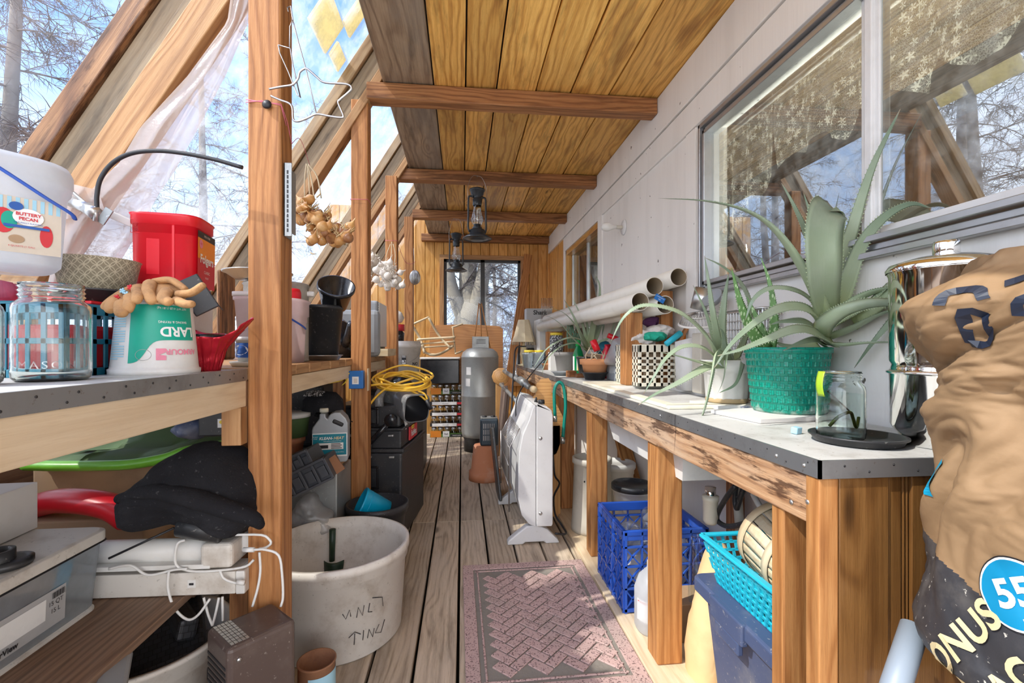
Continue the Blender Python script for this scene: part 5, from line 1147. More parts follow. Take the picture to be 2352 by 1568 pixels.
b = B(); b.tube([(-.05, -.03, .70), (-.19, -.035, .55)], .015, seg=12); b.lathe([(0, 0), (.035, 0), (.035, .02), (0, .02)], (-.05, -.035, .70), R=Euler((pi/2, 0, 0)), seg=20); b.lathe([(0, 0), (.035, 0), (.035, .02), (0, .02)], (-.19, -.035, .55), R=Euler((pi/2, 0, 0)), seg=20); b.build('folding_handle', 'black_shiny', t)
b = B(); f = lambda off: flat((.0075+off, .27, .585), (0, 1, 0), (0, 0, 1)); b.bx(.0, .008, .17, .37, .545, .625, m=0); b.bx(.008, .0095, .215, .28, .606, .628, m=1)
b.text('FatMax', .048, lambda x, y: f(.002)(x, y-.006), m=2, bold=True); b.text('STANLEY', .012, lambda x, y: f(.003)(x-.022, y+.032), m=3); b.build('badge', ['ink_red', 'ink_yellow', 'ink_white', 'ink_black'], t)
b = B()
for pts in ([(.002, .03, .70), (.002, .10, .71), (.002, .12, .66), (.002, .15, .64), (.002, .09, .625), (.002, .06, .67)], [(.002, .16, .66), (.002, .22, .655), (.002, .22, .635), (.002, .17, .64)], [(.002, .42, .76), (.002, .46, .74), (.002, .50, .68), (.002, .46, .69)]): b.add(pts, [tuple(range(len(pts)))])
b.build('torn_sticker', 'ink_white', t, solid=.002)
# blower nozzle
t = thing('blower_nozzle', 'grey square-mouthed blower nozzle on top of the tool chest', 'nozzle', P(930, 945, Y=2.80)); o = t.location
c0 = P(958, 938, Y=2.70); c1 = P(880, 898, Y=3.06); ax = (c1-c0).normalized(); R = Matrix((ax.cross(Vector((0, 0, 1))).normalized(), -(ax.cross(ax.cross(Vector((0, 0, 1))))).normalized(), ax)).transposed()
b = B(o=o); b.lathe([(.074, .0), (.080, .0), (.080, .01), (.072, .14), (.05, .19), (.048, .26), (.052, .27), (.052, .38)], c0, R=R, seg=40, pw=4.5); b.lathe([(.074, .0), (.066, .15), (0, .16)], c0, R=R, seg=40, pw=4.5, m=1); b.build('nozzle_tube', ['nozzle_grey' if 'nozzle_grey' in MAT else pm('nozzle_grey', (.16, .165, .17), .35, dirt=(.42, .40, .38), da=.7, ds=14, speck=.5, scol=(.6, .6, .6)), 'ink_black'], t)
b = B(o=o); q = P(872, 905, Y=2.78); b.tube(bez([q+Vector((.03, .1, .05)), q, q+Vector((.0, -.02, -.07))], 8), .026, seg=16); b.build('side_pipe', 'nozzle_grey', t)
b = B(); b.bx(-.47, -.30, 3.0, 3.3, .775, .85); simple('blower_motor', b, 'black_plastic', 'black blower body on the tool chest behind the nozzle', 'blower', bev=.03)
# yellow extension cord coil
t = thing('extension_cord', 'coiled yellow extension cord lying over the tool chest', 'cord', P(925, 880, Y=2.9)); o = t.location; rng = random.Random(3)
b = B(o=o)
for k in range(9):
    du, dv = rng.uniform(-8, 8), rng.uniform(-8, 8); sx = rng.uniform(.75, 1.08); pts = []
    for j in range(28):
        a = 2*pi*j/28; u = 928+du+62*sx*cos(a)+6*sin(3*a+k); v = 872+dv+(13+k*1.2)*sin(a)+10*cos(a)*(.4-.1*k)+3*sin(2*a+k)
        pts.append(P(u, v, Y=2.86-.16*sin(a)))
    b.tube(pts, .0062, seg=8, closed=True)
b.build('coil', 'yellow_cord', t)
for pts in ([(850, 885), (880, 882), (920, 888), (960, 905), (985, 925)], [(848, 930), (870, 905), (900, 885), (950, 868)], [(985, 925), (975, 905), (960, 897)]):
    b = B(o=o); b.tube(bez([P(u, v, Y=2.72) for u, v in pts], 16), .0062, seg=8); b.build('loose_end', 'yellow_cord', t)
b = B(o=o); b.tube([P(980, 918, Y=2.70), P(990, 940, Y=2.69)], .012, seg=10); b.build('plug', 'ink_black', t)
b = B(); q = P(920, 885, Y=3.2); b.lathe([(0, 0), (.09, 0), (.085, .05), (.04, .09), (0, .095)], q-Vector((0, 0, .03)), seg=30); simple('black_dome', b, 'black_shiny', 'black dome sticking up inside the yellow cord coil', 'dome')
b = B(); b.bx(-.72, -.34, 3.55, 4.6, 0, .80); simple('storage_chest', b, 'black_plastic', 'large black chest behind the rolling tool chest', 'chest', bev=.02)
# white five gallon bucket
bp = Vector((P(934, 780, Y=4.15).x, 4.15, .802)); t = thing('plastic_bucket', 'white pail with a warning label beyond the tool chests', 'bucket', bp)
b = B(); b.lathe([(0, 0), (.105, 0), (.112, .24), (.118, .243), (.118, .30), (.124, .302), (.124, .335), (.119, .337), (.119, .36), (.110, .36), (.10, .01), (0, .01)], seg=48); b.build('bucket_body', 'dirty_white', t)
b = B(); f = cyl(.108, .0025, .20, -1.35, taper=.03); patch(b, -.035, .0, -.02, .055, lambda x, y: f(x-.015, y-.02), n=6, m=0); patch(b, -.032, -.003, .0, .035, lambda x, y: (f(x-.015, y-.035)*1+Vector((0, -.001, 0))), n=6, m=1)
for k in range(3): patch(b, -.032, -.004, .040+k*.007, .043+k*.007, lambda x, y: f(x-.015, y-.02)+Vector((0, -.001, 0)), n=6, m=1)
b.tube([f(-.045+x, -.02+y)+Vector((0, -.002, 0)) for x, y in ((.014, 0), (.02, .012), (.012, .02), (.02, .006))], .003, seg=5, m=0); b.text('NO', .035, lambda x, y: f(x+.062, y-.035), m=0, bold=True); b.build('warning_label', ['ink_black', 'ink_white'], t)
b = B(); b.tube([bp+Vector((-.118, -.04, .26)), bp+Vector((-.05, -.125, .20))], .002, seg=6); b.tube([bp+Vector((.126*cos(RD(a)), .126*sin(RD(a)), .30-.12*sin(RD(a+180)))) for a in range(-180, 1, 12)], .002, seg=6); q = b.build('wire_handle', 'wire', None, origin=(0, 0, 0)); q.parent = t; q.location = -t.location

# ---- jar cases at the end wall
lab = ['lowest case of the jar stack against the end wall', 'second case from the floor in the jar stack', 'third case from the floor in the jar stack', 'fourth case from the floor in the jar stack', 'top case of the jar stack, under the dark tote']
for k in range(5):
    z0 = .132*k; t = thing('jar_case', lab[k], 'jar case', (-.19, 5.95, z0), group=None); 
    b = B(); b.bx(-.205, .205, -.10, .10, .001, .040); b.build('cardboard_tray', 'ink_black' if k in (1, 2, 3) else 'green_box' if 'green_box' in MAT else pm('green_box', (.10, .22, .035), .5), t)
    b = B(); f = lambda off: flat((0, -.1015-off, .02), (1, 0, 0), (0, 0, 1))
    if k in (1, 2, 3):
        patch(b, -.18, .12, -.018, .020, f(0), n=1, m=0); patch(b, .125, .20, -.012, .014, f(0), n=1, m=3); b.text('wide mouth', .016, lambda x, y: f(.001)(x-.02, y), m=2)
    else:
        patch(b, -.20, -.07, -.018, .060, f(0), n=1, m=4); patch(b, -.05, .03, -.014, .055, f(0), n=1, m=0); b.text('Ball', .03, lambda x, y: f(.001)(x-.01, y+.02), m=2); patch(b, .04, .20, -.018, .018, f(0), n=1, m=1); b.text('MASON JARS', .018, lambda x, y: f(.001)(x+.12, y), m=0)
    b.build('printed_panel', ['ink_white', 'ink_black', 'ink_black', 'ink_red', 'ink_orange'], t)
    for j in range(5):
        b = B(); b.lathe([(0, .0), (.034, 0), (.036, .01), (.036, .085), (.030, .095)], (-.16+.08*j, -.055, .002), seg=16); b.build('jar', 'bottle_glass', t)
        b = B(); b.lathe([(.033, .092), (.033, .112), (.03, .116), (0, .116)], (-.16+.08*j, -.055, .004), seg=16); b.build('jar_lid', 'dull_steel', t)
t = thing('dark_tote', 'dark glossy storage tote on top of the jar cases', 'tote', (-.27, 5.92, .662)); b = B(); b.bx(-.24, .235, -.13, .12, 0, .30); b.build('tote_body', 'black_shiny', t, bev=.012); b = B(); b.bx(-.25, .245, -.14, .13, .30, .322); b.build('lid', 'white_plastic', t, bev=.006)
b = B(); b.bx(-.42, -.36, 4.5, 5.0, 0, .3) ; None
# table leaf and folded chair
b = B(); a, c = P(985, 745, Y=5.93), P(1157, 880, Y=5.93); poly = [(a.x, c.z), (c.x, c.z), (c.x, a.z-.05), (c.x-.05, a.z-.01), ((a.x+c.x)/2, a.z+.01), (a.x+.02, a.z-.005), (a.x, a.z-.06)]
b.prism(poly, .02, T=Matrix(((1, 0, 0, 0), (0, 0, -1, 6.06), (0, 1, 0, 0), (0, 0, 0, 1)))); simple('table_leaf', b, 'w_veneer', 'brown veneer table leaf standing below the end window', 'table top', bev=.003)
t = thing('wooden_chair', 'pale wooden folding chair lying on its side on the dark tote', 'chair', P(1000, 770, Y=5.6)); o = t.location
for nm, pts, r in (('leg', [(947, 745), (985, 728)], .017), ('leg', [(985, 730), (1008, 770), (1035, 800)], .018), ('leg', [(947, 747), (965, 778), (975, 810)], .018), ('backrest', [(958, 780), (1000, 777), (1045, 774)], .02), ('rail', [(960, 790), (1000, 787), (1045, 784)], .013), ('rail', [(975, 797), (1046, 793)], .013), ('bent_arm', [(970, 792), (978, 810), (1000, 815), (1020, 808), (1040, 795)], .018), ('leg', [(1040, 752), (1046, 812)], .013), ('rail', [(1038, 752), (1062, 744)], .015), ('rail', [(1046, 812), (1062, 806)], .015)):
    b = B(o=o); b.tube(bez([P(u, v, Y=5.62 if i % 2 else 5.55) for i, (u, v) in enumerate(pts)], 10), r, seg=10, flat=.7); b.build(nm, 'w_pale', t)
# expansion tank
t = thing('steel_tank', 'tall grey steel tank standing on the deck boards', 'tank', (.19, 5.10, 0))
b = B(); b.lathe([(0, .17), (.12, .13), (.19, .155), (.198, .19), (.2, .20), (.2, .585), (.2025, .59), (.2, .595), (.2, 1.00), (.2025, 1.003), (.2, 1.01), (.185, 1.055), (.14, 1.09), (.07, 1.105), (0, 1.11)], seg=64); b.build('tank_shell', 'tank_grey' if 'tank_grey' in MAT else pm('tank_grey', (.36, .37, .36), .38, metal=.25, dirt=(.22, .22, .21), da=.5, ds=3, speck=.5, scol=(.08, .07, .06)), t)
b = B(); b.lathe([(.165, .0), (.172, 0), (.172, .12), (.19, .16)], seg=48); b.build('base_ring', 'black_plastic', t)
b = B(); patch(b, -.04, .02, .82, .90, cyl(.2, .001, 0, -2.2), n=8); patch(b, -.03, .03, .70, .78, cyl(.2, .001, 0, -2.3), n=8); b.build('paper_label', 'white_card', t)
b = B(); b.bx(-.085, .095, -.02, -.012, 1.09, 1.225); b.build('name_plate', 'galvanised', t, bev=.003); b = B(); f = flat((0, -.0225, 1.16), (1, 0, 0), (0, 0, 1))
for k in range(4): patch(b, -.04, .06, .03-k*.014, .034-k*.014, f, n=1)
b.build('plate_print', 'ink_black', t)
for k, (x0, x1) in enumerate(((-.07, -.01), (.02, .0), (.11, .015))):
    b = B(); b.tube([(x0, 0, 1.10), (x1, 0, 1.59)], .006, seg=8); b.build('tripod_rod', 'w_veneer', t)
b = B(); b.tube([(-.01, 0, 1.585), (.015, 0, 1.585)], .012, seg=10); b.build('rod_joint', 'wire', t)
# clay pot upside down with small heater
b = B(); b.lathe([(0, .29), (.09, .29), (.098, .28), (.118, .075), (.134, .072), (.137, .0), (.128, 0), (.112, .07), (0, .27)], (.19, 3.97, 0), seg=56); simple('upturned_clay_pot', b, 'terracotta', 'upturned terracotta pot on the deck in front of the steel tank', 'pot')
t = thing('small_heater', 'small dark cube heater on the upturned terracotta pot', 'heater', (.222, 3.96, .291)); b = B(); b.bx(-.075, .075, -.065, .065, 0, .225); b.build('casing', 'heater_dark' if 'heater_dark' in MAT else pm('heater_dark', (.035, .055, .075), .4), t, bev=.014, bseg=3)
b = B()
for i in range(7):
    for j in range(3): b.bx(-.05+i*.0145, -.045+i*.0145, -.068, -.064, .045+j*.05, .085+j*.05)
b.build('grille', 'wire', t); b = B(); b.bx(-.07, .07, -.06, .06, .224, .232); b.build('top_trim', 'galvanised', t, bev=.004); b = B()
for x in (-.035, .035): b.lathe([(0, .230), (.02, .230), (.018, .242), (0, .243)], (x, 0, 0), seg=18)
b.build('knob', 'ink_black', t)
# white convector heater
t = thing('convector_heater', 'tall white convector heater standing end-on in the walkway', 'heater', (.40, 2.60, 0))
pr = [(.10, .105), (.105, .12), (.107, .72), (.10, .755), (.075, .775), (.03, .785), (.0, .785), (-.012, .76), (-.03, .70), (-.065, .62), (-.085, .52), (-.09, .40), (-.09, .26), (-.07, .17), (-.03, .12), (0, .105)]
T = Matrix(((1, 0, 0, 0), (0, 0, 1, 0), (0, 1, 0, 0), (0, 0, 0, 1)))
b = B(); b.prism([p for p in pr if p[0] >= .0][:7]+[(.012, .785), (.012, .105)], .74, T=T); b.build('back_casing', 'heater_white' if 'heater_white' in MAT else pm('heater_white', (.66, .66, .66), .42, dirt=(.5, .49, .47), da=.3, speck=.15), t, bev=.01, bseg=3)
b = B(); b.prism([(.010, .107), (.010, .783)]+[p for p in pr if p[0] < .005], .73, T=Matrix(((1, 0, 0, 0), (0, 0, 1, .005), (0, 1, 0, 0), (0, 0, 0, 1)))); b.build('front_casing', 'heater_white', t, bev=.012, bseg=3)
for y in (.02, .70):
    b = B(); b.prism([(-.15, 0), (-.06, 0), (-.05, .012), (.06, .012), (.07, 0), (.15, 0), (.14, .02), (.08, .080), (.02, .108), (-.04, .104), (-.10, .06), (-.145, .025)], .05, T=Matrix(((1, 0, 0, 0), (0, 0, 1, y), (0, 1, 0, 0), (0, 0, 0, 1)))); b.build('foot', 'heater_white', t, bev=.008)
b = B(); b.lathe([(0, 0), (.02, 0), (.018, .022), (0, .024)], (.055, .09, .783), seg=20); b.lathe([(0, 0), (.012, 0), (.004, .03), (0, .03)], (.035, .16, .783), seg=12); b.build('knob', 'ink_black', t)
b = B()
for z in (.18, .60): b.lathe([(0, 0), (.011, 0), (.009, .002), (.004, .001), (0, .003)], (.035, .0, z), R=Euler((pi/2, 0, 0)), seg=16)
b.build('screw', 'dull_steel', t)
b = B()
for k in range(14): b.tube([(-.13, .12+k*.04, .30), (-.13, .12+k*.04, .53), (-.07, .12+k*.04, .64)], .0022, seg=5)
for z in (.30, .42, .53): b.tube([(-.132, .1, z), (-.132, .68, z)], .003, seg=6)
b.tube([(-.132, .1, .16), (-.132, .1, .53), (-.07, .1, .64)], .004, seg=6); b.tube([(-.132, .68, .16), (-.132, .68, .53)], .004, seg=6); b.build('wire_guard', 'wire', t)
b = B(); b.beam((.27, 3.45, 0), (.22, 3.55, .50), .40, .02, up=(1, 0, .1)); simple('boot_tray', b, 'black_plastic', 'flat black panel leaning behind the convector heater', 'panel', bev=.006)
t = thing('folding_chair', 'brown metal folding chair leaning beyond the convector heater', 'chair', (.34, 4.15, 0)); b = B(); b.beam((.0, .1, .02), (.06, .1, .76), .022, .03, up=(0, 1, 0)); b.beam((.0, .5, .02), (.06, .5, .76), .022, .03, up=(0, 1, 0)); b.build('leg', 'dull_brown' if 'dull_brown' in MAT else pm('dull_brown', (.30, .22, .18), .4, metal=.3), t, bev=.004)
b = B(); b.beam((.04, .3, .30), (.08, .3, .68), .38, .03, up=(1, 0, 0)); b.build('seat', 'dull_brown', t, bev=.008); b = B(); b.beam((.055, .1, .72), (.055, .5, .72), .02, .05); b.build('backrest', 'dull_brown', t, bev=.006)
# doormat
g = G('mat_rubber'); ob = g.obj(); n = g.noise(ob, 160, 3, .6); n2 = g.noise(ob, 5, 5, .6)
c = g.mix(g.sm(n2, .45, .7), (.56, .385, .35, 1), (.47, .35, .31, 1)); c = g.mix(g.sm(n, .55, .62), c, (.16, .10, .095, 1)); g.out(g.bsdf(col=c, rough=.85, nor=g.bump(n, .5, .002)))
pm('mat_base', (.26, .235, .20), .95, dirt=(.07, .06, .05), bump=.6, bs=80)
t = thing('door_mat', 'pinkish brick-patterned rubber mat on the deck floor', 'mat', (.312, 1.93, .001)); t.rotation_euler = (0, 0, RD(.6)); mw, ml = .305, .455
b = B(); b.bx(-mw, mw, -ml, ml, 0, .004); b.build('backing', 'mat_base', t)
b = B(); e_ = .07
b.bx(-mw, mw, -ml, -ml+e_-.02, .004, .010); b.bx(-mw, mw, ml-e_+.02, ml, .004, .010); b.bx(-mw, -mw+e_-.02, -ml, ml, .004, .0105); b.bx(mw-e_+.02, mw, -ml, ml, .004, .0105)
for s_ in (1, -1): b.bx(-mw+e_-.012, mw-e_+.012, s_*(ml-e_)-.004, s_*(ml-e_)+.004, .004, .009); b.bx(s_*(mw-e_)-.004, s_*(mw-e_)+.004, -ml+e_-.01, ml-e_+.01, .004, .009)
b.build('border', 'mat_rubber', t, bev=.002)
b = B(); bw = .044; R45 = Matrix.Rotation(pi/4, 3, 'Z')
for i in range(-16, 17):
    for j in range(-16, 17):
        for kind in (0, 1):
            # herringbone on a 4-unit lattice
            if (i+j) % 2: continue
        ux, uy = i, j
        if (ux-uy) % 4 == 0: c = Vector(((ux+.5)*bw, uy*bw, 0)); d = (2*bw-.006, bw-.006, .006)
        elif (ux-uy) % 4 == 2: c = Vector(((ux)*bw, (uy-.5)*bw+0, 0)); d = (bw-.006, 2*bw-.006, .006)
        else: continue
        c = R45 @ c
        ex = .052
        if abs(c.x) < mw-e_-ex+.022 and abs(c.y) < ml-e_-ex+.022: b.box((c.x, c.y, .0065), d, R=R45)
b.build('brick_pattern', 'mat_rubber', t, bev=.0015, bseg=1)
# lanterns
def lantern(name, label, u, vb, vt, vh, Y, tilt=0):
    base = P(u, vb, Y=Y); top = P(u, vt, Y=Y); hang = P(u, vh, Y=Y); k = (top.z-base.z)/.30
    t = thing(name, label, 'lantern', base); t.rotation_euler = (0, 0, .3); s = k
    def L(pr): return [(r*s, z*s) for r, z in pr]
    b = B(); b.lathe(L([(0, .0), (.04, 0), (.045, .006), (.078, .010), (.082, .006), (.085, .010), (.05, .032), (.044, .036), (.044, .058), (.03, .066), (0, .066)]), seg=40); b.build('fuel_base', 'lantern_black', t)
    b = B(); b.lathe(L([(.026, .066), (.028, .074), (.018, .082), (.022, .09), (0, .09)]), seg=30); b.build('burner', 'lantern_black', t)
    b = B(); b.lathe(L([(.026, .088), (.032, .105), (.034, .12), (.028, .15), (.020, .185), (.020, .20)]), seg=36); b.build('glass_globe', 'bottle_glass', t)
    b = B(); b.lathe(L([(.024, .198), (.026, .205), (.026, .235), (.022, .238), (.022, .25), (.036, .262), (.040, .282), (.044, .284), (.044, .292), (.030, .298), (0, .30)]), seg=36); b.build('chimney_cap', 'lantern_black', t)
    for sg in (1, -1):
        b = B(); b.tube(bez([(sg*.022*s, 0, .245*s), (sg*.040*s, 0, .25*s), (sg*.052*s, 0, .235*s), (sg*.053*s, 0, .15*s), (sg*.054*s, 0, .07*s), (sg*.046*s, 0, .045*s)], 18), .0055*s, seg=10); b.build('side_tube', 'lantern_black', t)
    b = B(); hh_ = hang.z-base.z; b.tube(bez([(-.052*s, 0, .19*s), (-.056*s, 0, .30*s), (-.03*s, 0, hh_-.012), (0, 0, hh_), (.03*s, 0, hh_-.012), (.056*s, 0, .30*s), (.052*s, 0, .19*s)], 30), .0018, seg=6); b.build('wire_bail', 'wire', t)
    b = B(); b.tube([(0, -.006, hh_+.001), (0, .05, hh_+.001)], .0025, seg=6, ); q = b.build('nail', 'wire', t); q.rotation_euler = (0, 0, -.3)
    b = B()
    for a in (.8, -.8): b.tube([(.036*s*cos(q)*1.0, .036*s*sin(q), .12*s+.018*s*sin(q)*a) for q in [j*pi/10 for j in range(20)]], .0012, seg=4, closed=True)
    b.build('globe_guard', 'wire', t)
pm('lantern_black', (.022, .028, .034), .35, dirt=(.06, .07, .08), da=.4)
lantern('oil_lantern', 'nearer and larger black oil lantern hanging below the second cross beam', 1096, 552, 432, 404, 3.80)
lantern('oil_lantern', 'farther black oil lantern hanging below the third cross beam', 1048, 624, 535, 503, 4.93)
# ================================================================ right workbench
ZR = .899; XF = .653; YE = .80
t = thing('right_workbench', 'long timber workbench on the right, zinc strip along its front edge', 'workbench', (.9, 3.2, 0)); o = t.location
b = B(o=o); b.bx(XF+.004, XR-.024, YE+.004, 5.72, ZR-.02, ZR); b.build('worktop', 'bench_top', t)
b = B(o=o); b.bx(XF, XF+.005, YE, 5.72, ZR-.032, ZR+.002); b.bx(XF, XR-.024, YE, YE+.005, ZR-.032, ZR+.002)
for k in range(70): b.lathe([(0, 0), (.002, 0), (0, .0014)], (XF, .83+k*.06, ZR-.008-.013*(k % 2)), seg=6, R=Euler((0, -pi/2, 0)), m=1)
for k in range(6): b.lathe([(0, 0), (.0025, 0), (0, .0014)], (XF+.05+k*.05, YE, ZR-.009-.012*(k % 2)), seg=6, R=Euler((pi/2, 0, 0)), m=1)
for y in (.84, .92, 1.5): b.lathe([(0, 0), (.005, 0), (.003, .002), (0, .003)], (XF, y, ZR-.016), seg=10, R=Euler((0, -pi/2, 0)), m=2)
b.build('edge_strip', ['zinc', 'ink_black', 'dull_steel'], t)
b = B(o=o); b.bx(XF+.004, XF+.042, YE+.012, 5.70, ZR-.09-.035, ZR-.033); b.build('front_rail', 'w_edge', t, bev=.003)
b = B(o=o)
for y, z in ((.835, -.085), (.88, -.10)): b.lathe([(0, 0), (.006, 0), (.004, .002), (0, .003)], (XF+.004, y, ZR+z+.0), seg=10, R=Euler((0, -pi/2, 0)))
b.build('rail_screws', 'dull_steel', t)
for (x0, x1, y0, y1, m) in ((.662, .735, .912, .95, 'w_bench'), (.665, .755, 1.55, 1.64, 'w_bench'), (.665, .755, 2.39, 2.48, 'w_bench'), (.665, .755, 3.12, 3.21, 'w_post'), (.665, .755, 3.95, 4.04, 'w_post'), (.665, .755, 4.85, 4.94, 'w_post')):
    b = B(o=o); b.bx(x0, x1, y0, y1, .019, ZR-.126 if False else ZR-.021); b.build('leg', m, t, bev=.005)
b = B(o=o); b.bx(XF+.003, XF+.043, YE+.0055, YE+.040, 0, ZR-.033); b.build('corner_stile', 'w_bench', t, bev=.003)
b = B(o=o)
for x0, x1 in ((XF+.045, .80), (.803, .83), (.833, .838), (.841, .845), (.848, .97), (.973, XR-.026)): b.bx(x0, x1, YE+.007+(.004 if x1-x0 < .03 else 0), YE+.024, 0, ZR-.033)
b.build('end_panel', 'w_cabinet', t, bev=.002)
b = B(o=o); b.bx(XF-.03, XR-.03, YE+.05, 5.7, .001, .018); b.build('floor_panel', 'w_ply', t, bev=.002)
for y in (1.75, 3.1, 4.6):
    b = B(o=o); b.bx(XR-.075, XR-.03, y, y+.06, .019, ZR-.021); b.build('leg', 'w_beam', t, bev=.003)
b = B(o=o); b.beam((XR-.06, 2.75, .1), (XR-.06, 3.4, .80), .04, .09, up=(1, 0, 0)); b.build('brace', 'w_bench', t, bev=.003)

# ---- sink
t = thing('utility_sink', 'off-white utility sink dropped into the right workbench', 'sink', (.89, 2.1, ZR)); o = t.location
b = B(o=o); SX0, SX1, SY0_, SY1_ = .69, 1.085, 1.52, 2.66
b.bx(SX0, SX1, SY0_, SY0_+.07, ZR+.0005, ZR+.014); b.bx(SX0, SX1, 2.34, SY1_, ZR+.0005, ZR+.014); b.bx(SX0, SX0+.05, SY0_+.07, 2.34, ZR+.0005, ZR+.014); b.bx(SX1-.05, SX1, SY0_+.07, 2.34, ZR+.0005, ZR+.014); b.build('rim', 'cream_plastic', t, bev=.004)
b = B(o=o); q = [(.74, 1.59), (1.035, 1.59), (1.035, 2.34), (.74, 2.34)]; q2 = [(.77, 1.62), (1.0, 1.62), (1.0, 2.28), (.77, 2.28)]
b.add([(x, y, ZR+.012) for x, y in q]+[(x, y, ZR-.21) for x, y in q2], [(0, 1, 5, 4), (1, 2, 6, 5), (2, 3, 7, 6), (3, 0, 4, 7), (4, 5, 6, 7)], m=0)
q = [(.705, 1.44), (1.06, 1.44), (1.06, 2.36), (.705, 2.36)]; q2 = [(.73, 1.50), (1.04, 1.50), (1.04, 2.22), (.73, 2.22)]
b.add([(x, y, ZR-.021) for x, y in q]+[(x, y, ZR-.235) for x, y in q2], [(0, 4, 5, 1), (1, 5, 6, 2), (2, 6, 7, 3), (3, 7, 4, 0), (4, 7, 6, 5)], m=0); b.build('basin', 'white_plastic', t)
b = B(o=o); c = P(1632, 1140, X=.90); c.z = 0; zz = lambda v: P(1632, v, Y=c.y).z
b.tube([(c.x, c.y, zz(1118)), (c.x, c.y, zz(1150))], .019, seg=18, m=0); b.lathe([(0, zz(1205)), (.018, zz(1205)+.004), (.026, zz(1195)), (.026, zz(1150)), (.029, zz(1148)), (.029, zz(1138)), (0, zz(1136))], (c.x, c.y, 0), seg=24, m=1); b.build('drain_trap', ['steel', 'cream_plastic'], t)
b = B(o=o); hp = [P(u, v, X=.92) for u, v in ((1690, 1115), (1670, 1140), (1650, 1175), (1648, 1195), (1670, 1208), (1705, 1203), (1738, 1185), (1742, 1180), (1735, 1205))]; b.tube(bez(hp, 40), .009, seg=10); hp = [P(u, v, X=.95) for u, v in ((1710, 1115), (1695, 1160), (1692, 1167), (1688, 1150), (1690, 1115))]; b.tube(bez(hp, 20), .009, seg=10); b.build('black_hose', 'black_plastic', t)
b = B(o=o); b.tube([P(1692, 1120, X=.98), P(1700, 1220, X=.98)], .016, seg=14); b.build('drain_pipe', 'grey_plastic' if False else 'beige_plastic', t)
b = B(); b.tube([P(1730, 1135, X=.86), P(1800, 1262, X=.84)], .0085, seg=14); simple('white_pipe', b, 'white_plastic', 'slanting white pipe between the sink and the bushel basket', 'pipe')

# ---- things below the right bench
t = thing('milk_crate', 'blue milk crate full of plastic bottles under the sink', 'crate', (.84, 2.03, .019)); o = t.location
cx0, cx1, cy0, cy1, ch = .66, 1.02, 1.87, 2.23, .335
b = B(o=o)
def crate_wall(a, c, nx):
    a = Vector(a); c = Vector(c); L = (c-a).length; ex = (c-a)/L; nrm = ex.cross(Vector((0, 0, 1)))
    def bar(x0, z0, x1, z1, w=.008, th=.012): b.beam(a+ex*x0+Vector((0, 0, z0)), a+ex*x1+Vector((0, 0, z1)), th, w, up=(Vector((0, 0, 1)) if abs(z1-z0) < .8*abs(x1-x0) else ex))
    for z in (.012, .10, .19, .27, .325): bar(0, z, L, z, .012 if z in (.012, .325) else .007)
    for k in range(nx+1): x = .006+(L-.012)*k/nx; bar(x, 0, x, ch, .010 if k in (0, nx) else .006)
    for k in range(nx):
        x0 = (L)*k/nx; x1 = L*(k+1)/nx
        for z0, z1 in ((.012, .10), (.10, .19), (.19, .27)): bar(x0, z0, x1, z1, .006, .008); bar(x0, z1, x1, z0, .006, .008)
for a, c in (((cx0, cy1, .019), (cx0, cy0, .019)), ((cx0, cy0, .019), (cx1, cy0, .019)), ((cx1, cy0, .019), (cx1, cy1, .019)), ((cx1, cy1, .019), (cx0, cy1, .019))): crate_wall(a, c, 5)
b.build('lattice_walls', 'blue_plastic', t)
b = B(o=o); b.bx(cx0, cx1, cy0, cy1, .020, .028); b.build('base', 'blue_plastic', t); b = B(o=o)
for x0, x1, y0, y1 in ((cx0-.004, cx1+.004, cy0-.004, cy0+.012), (cx0-.004, cx1+.004, cy1-.012, cy1+.004), (cx0-.004, cx0+.012, cy0, cy1), (cx1-.012, cx1+.004, cy0, cy1)): b.bx(x0, x1, y0, y1, .315, .356)
b.build('rim', 'blue_plastic', t, bev=.003)
def bottle(b, c, r, h, R=None, m=None, neck=.35): b.lathe([(0, 0), (r*.9, 0), (r, .01), (r, h*.6), (r*.8, h*.72), (r*neck, h*.86), (r*neck, h), (0, h)], c, R=R, seg=20, m=m)
i = 0
for x, y, z, rx, ry in ((.74, 2.12, .26, 1.1, .3), (.80, 2.02, .27, 1.3, -.5), (.73, 1.98, .24, .9, .8), (.88, 2.13, .25, -1.0, .4), (.78, 2.16, .18, .3, 1.0)):
    b = B(); bottle(b, (x, y, z), .033, .16, R=Euler((rx, ry, 0))); simple('water_bottle', b, 'bottle_clear' if 'bottle_clear' in MAT else film('bottle_clear', (.75, .80, .84), op=.35, tl=.4, gl=.35, rough=.1), 'crushed clear plastic bottle in the blue milk crate', 'bottle', group='clear bottles in the blue milk crate'); i += 1
b = B(); bottle(b, (.90, 1.97, .10), .07, .28, neck=.3); simple('milk_jug', b, 'milky', 'milky gallon jug standing in the blue milk crate', 'jug')
b = B(); b.lathe([(0, 0), (.012, .002), (.05, .09), (.052, .09), (.0, .0)], (.82, 2.06, .33), R=Euler((.7, 1.0, 0)), seg=24); simple('white_funnel', b, 'white_plastic', 'white funnel lying on the bottles in the blue milk crate', 'funnel')
b = B(); puff(b, [Vector((.80+.08*cos(a), 2.06, .12+.07*sin(a))) for a in [k*pi/5 for k in range(10)]], .10, amp=.02, seed=2); simple('paper_litter', b, 'white_card', 'crumpled paper filling the lower part of the blue milk crate', 'paper')
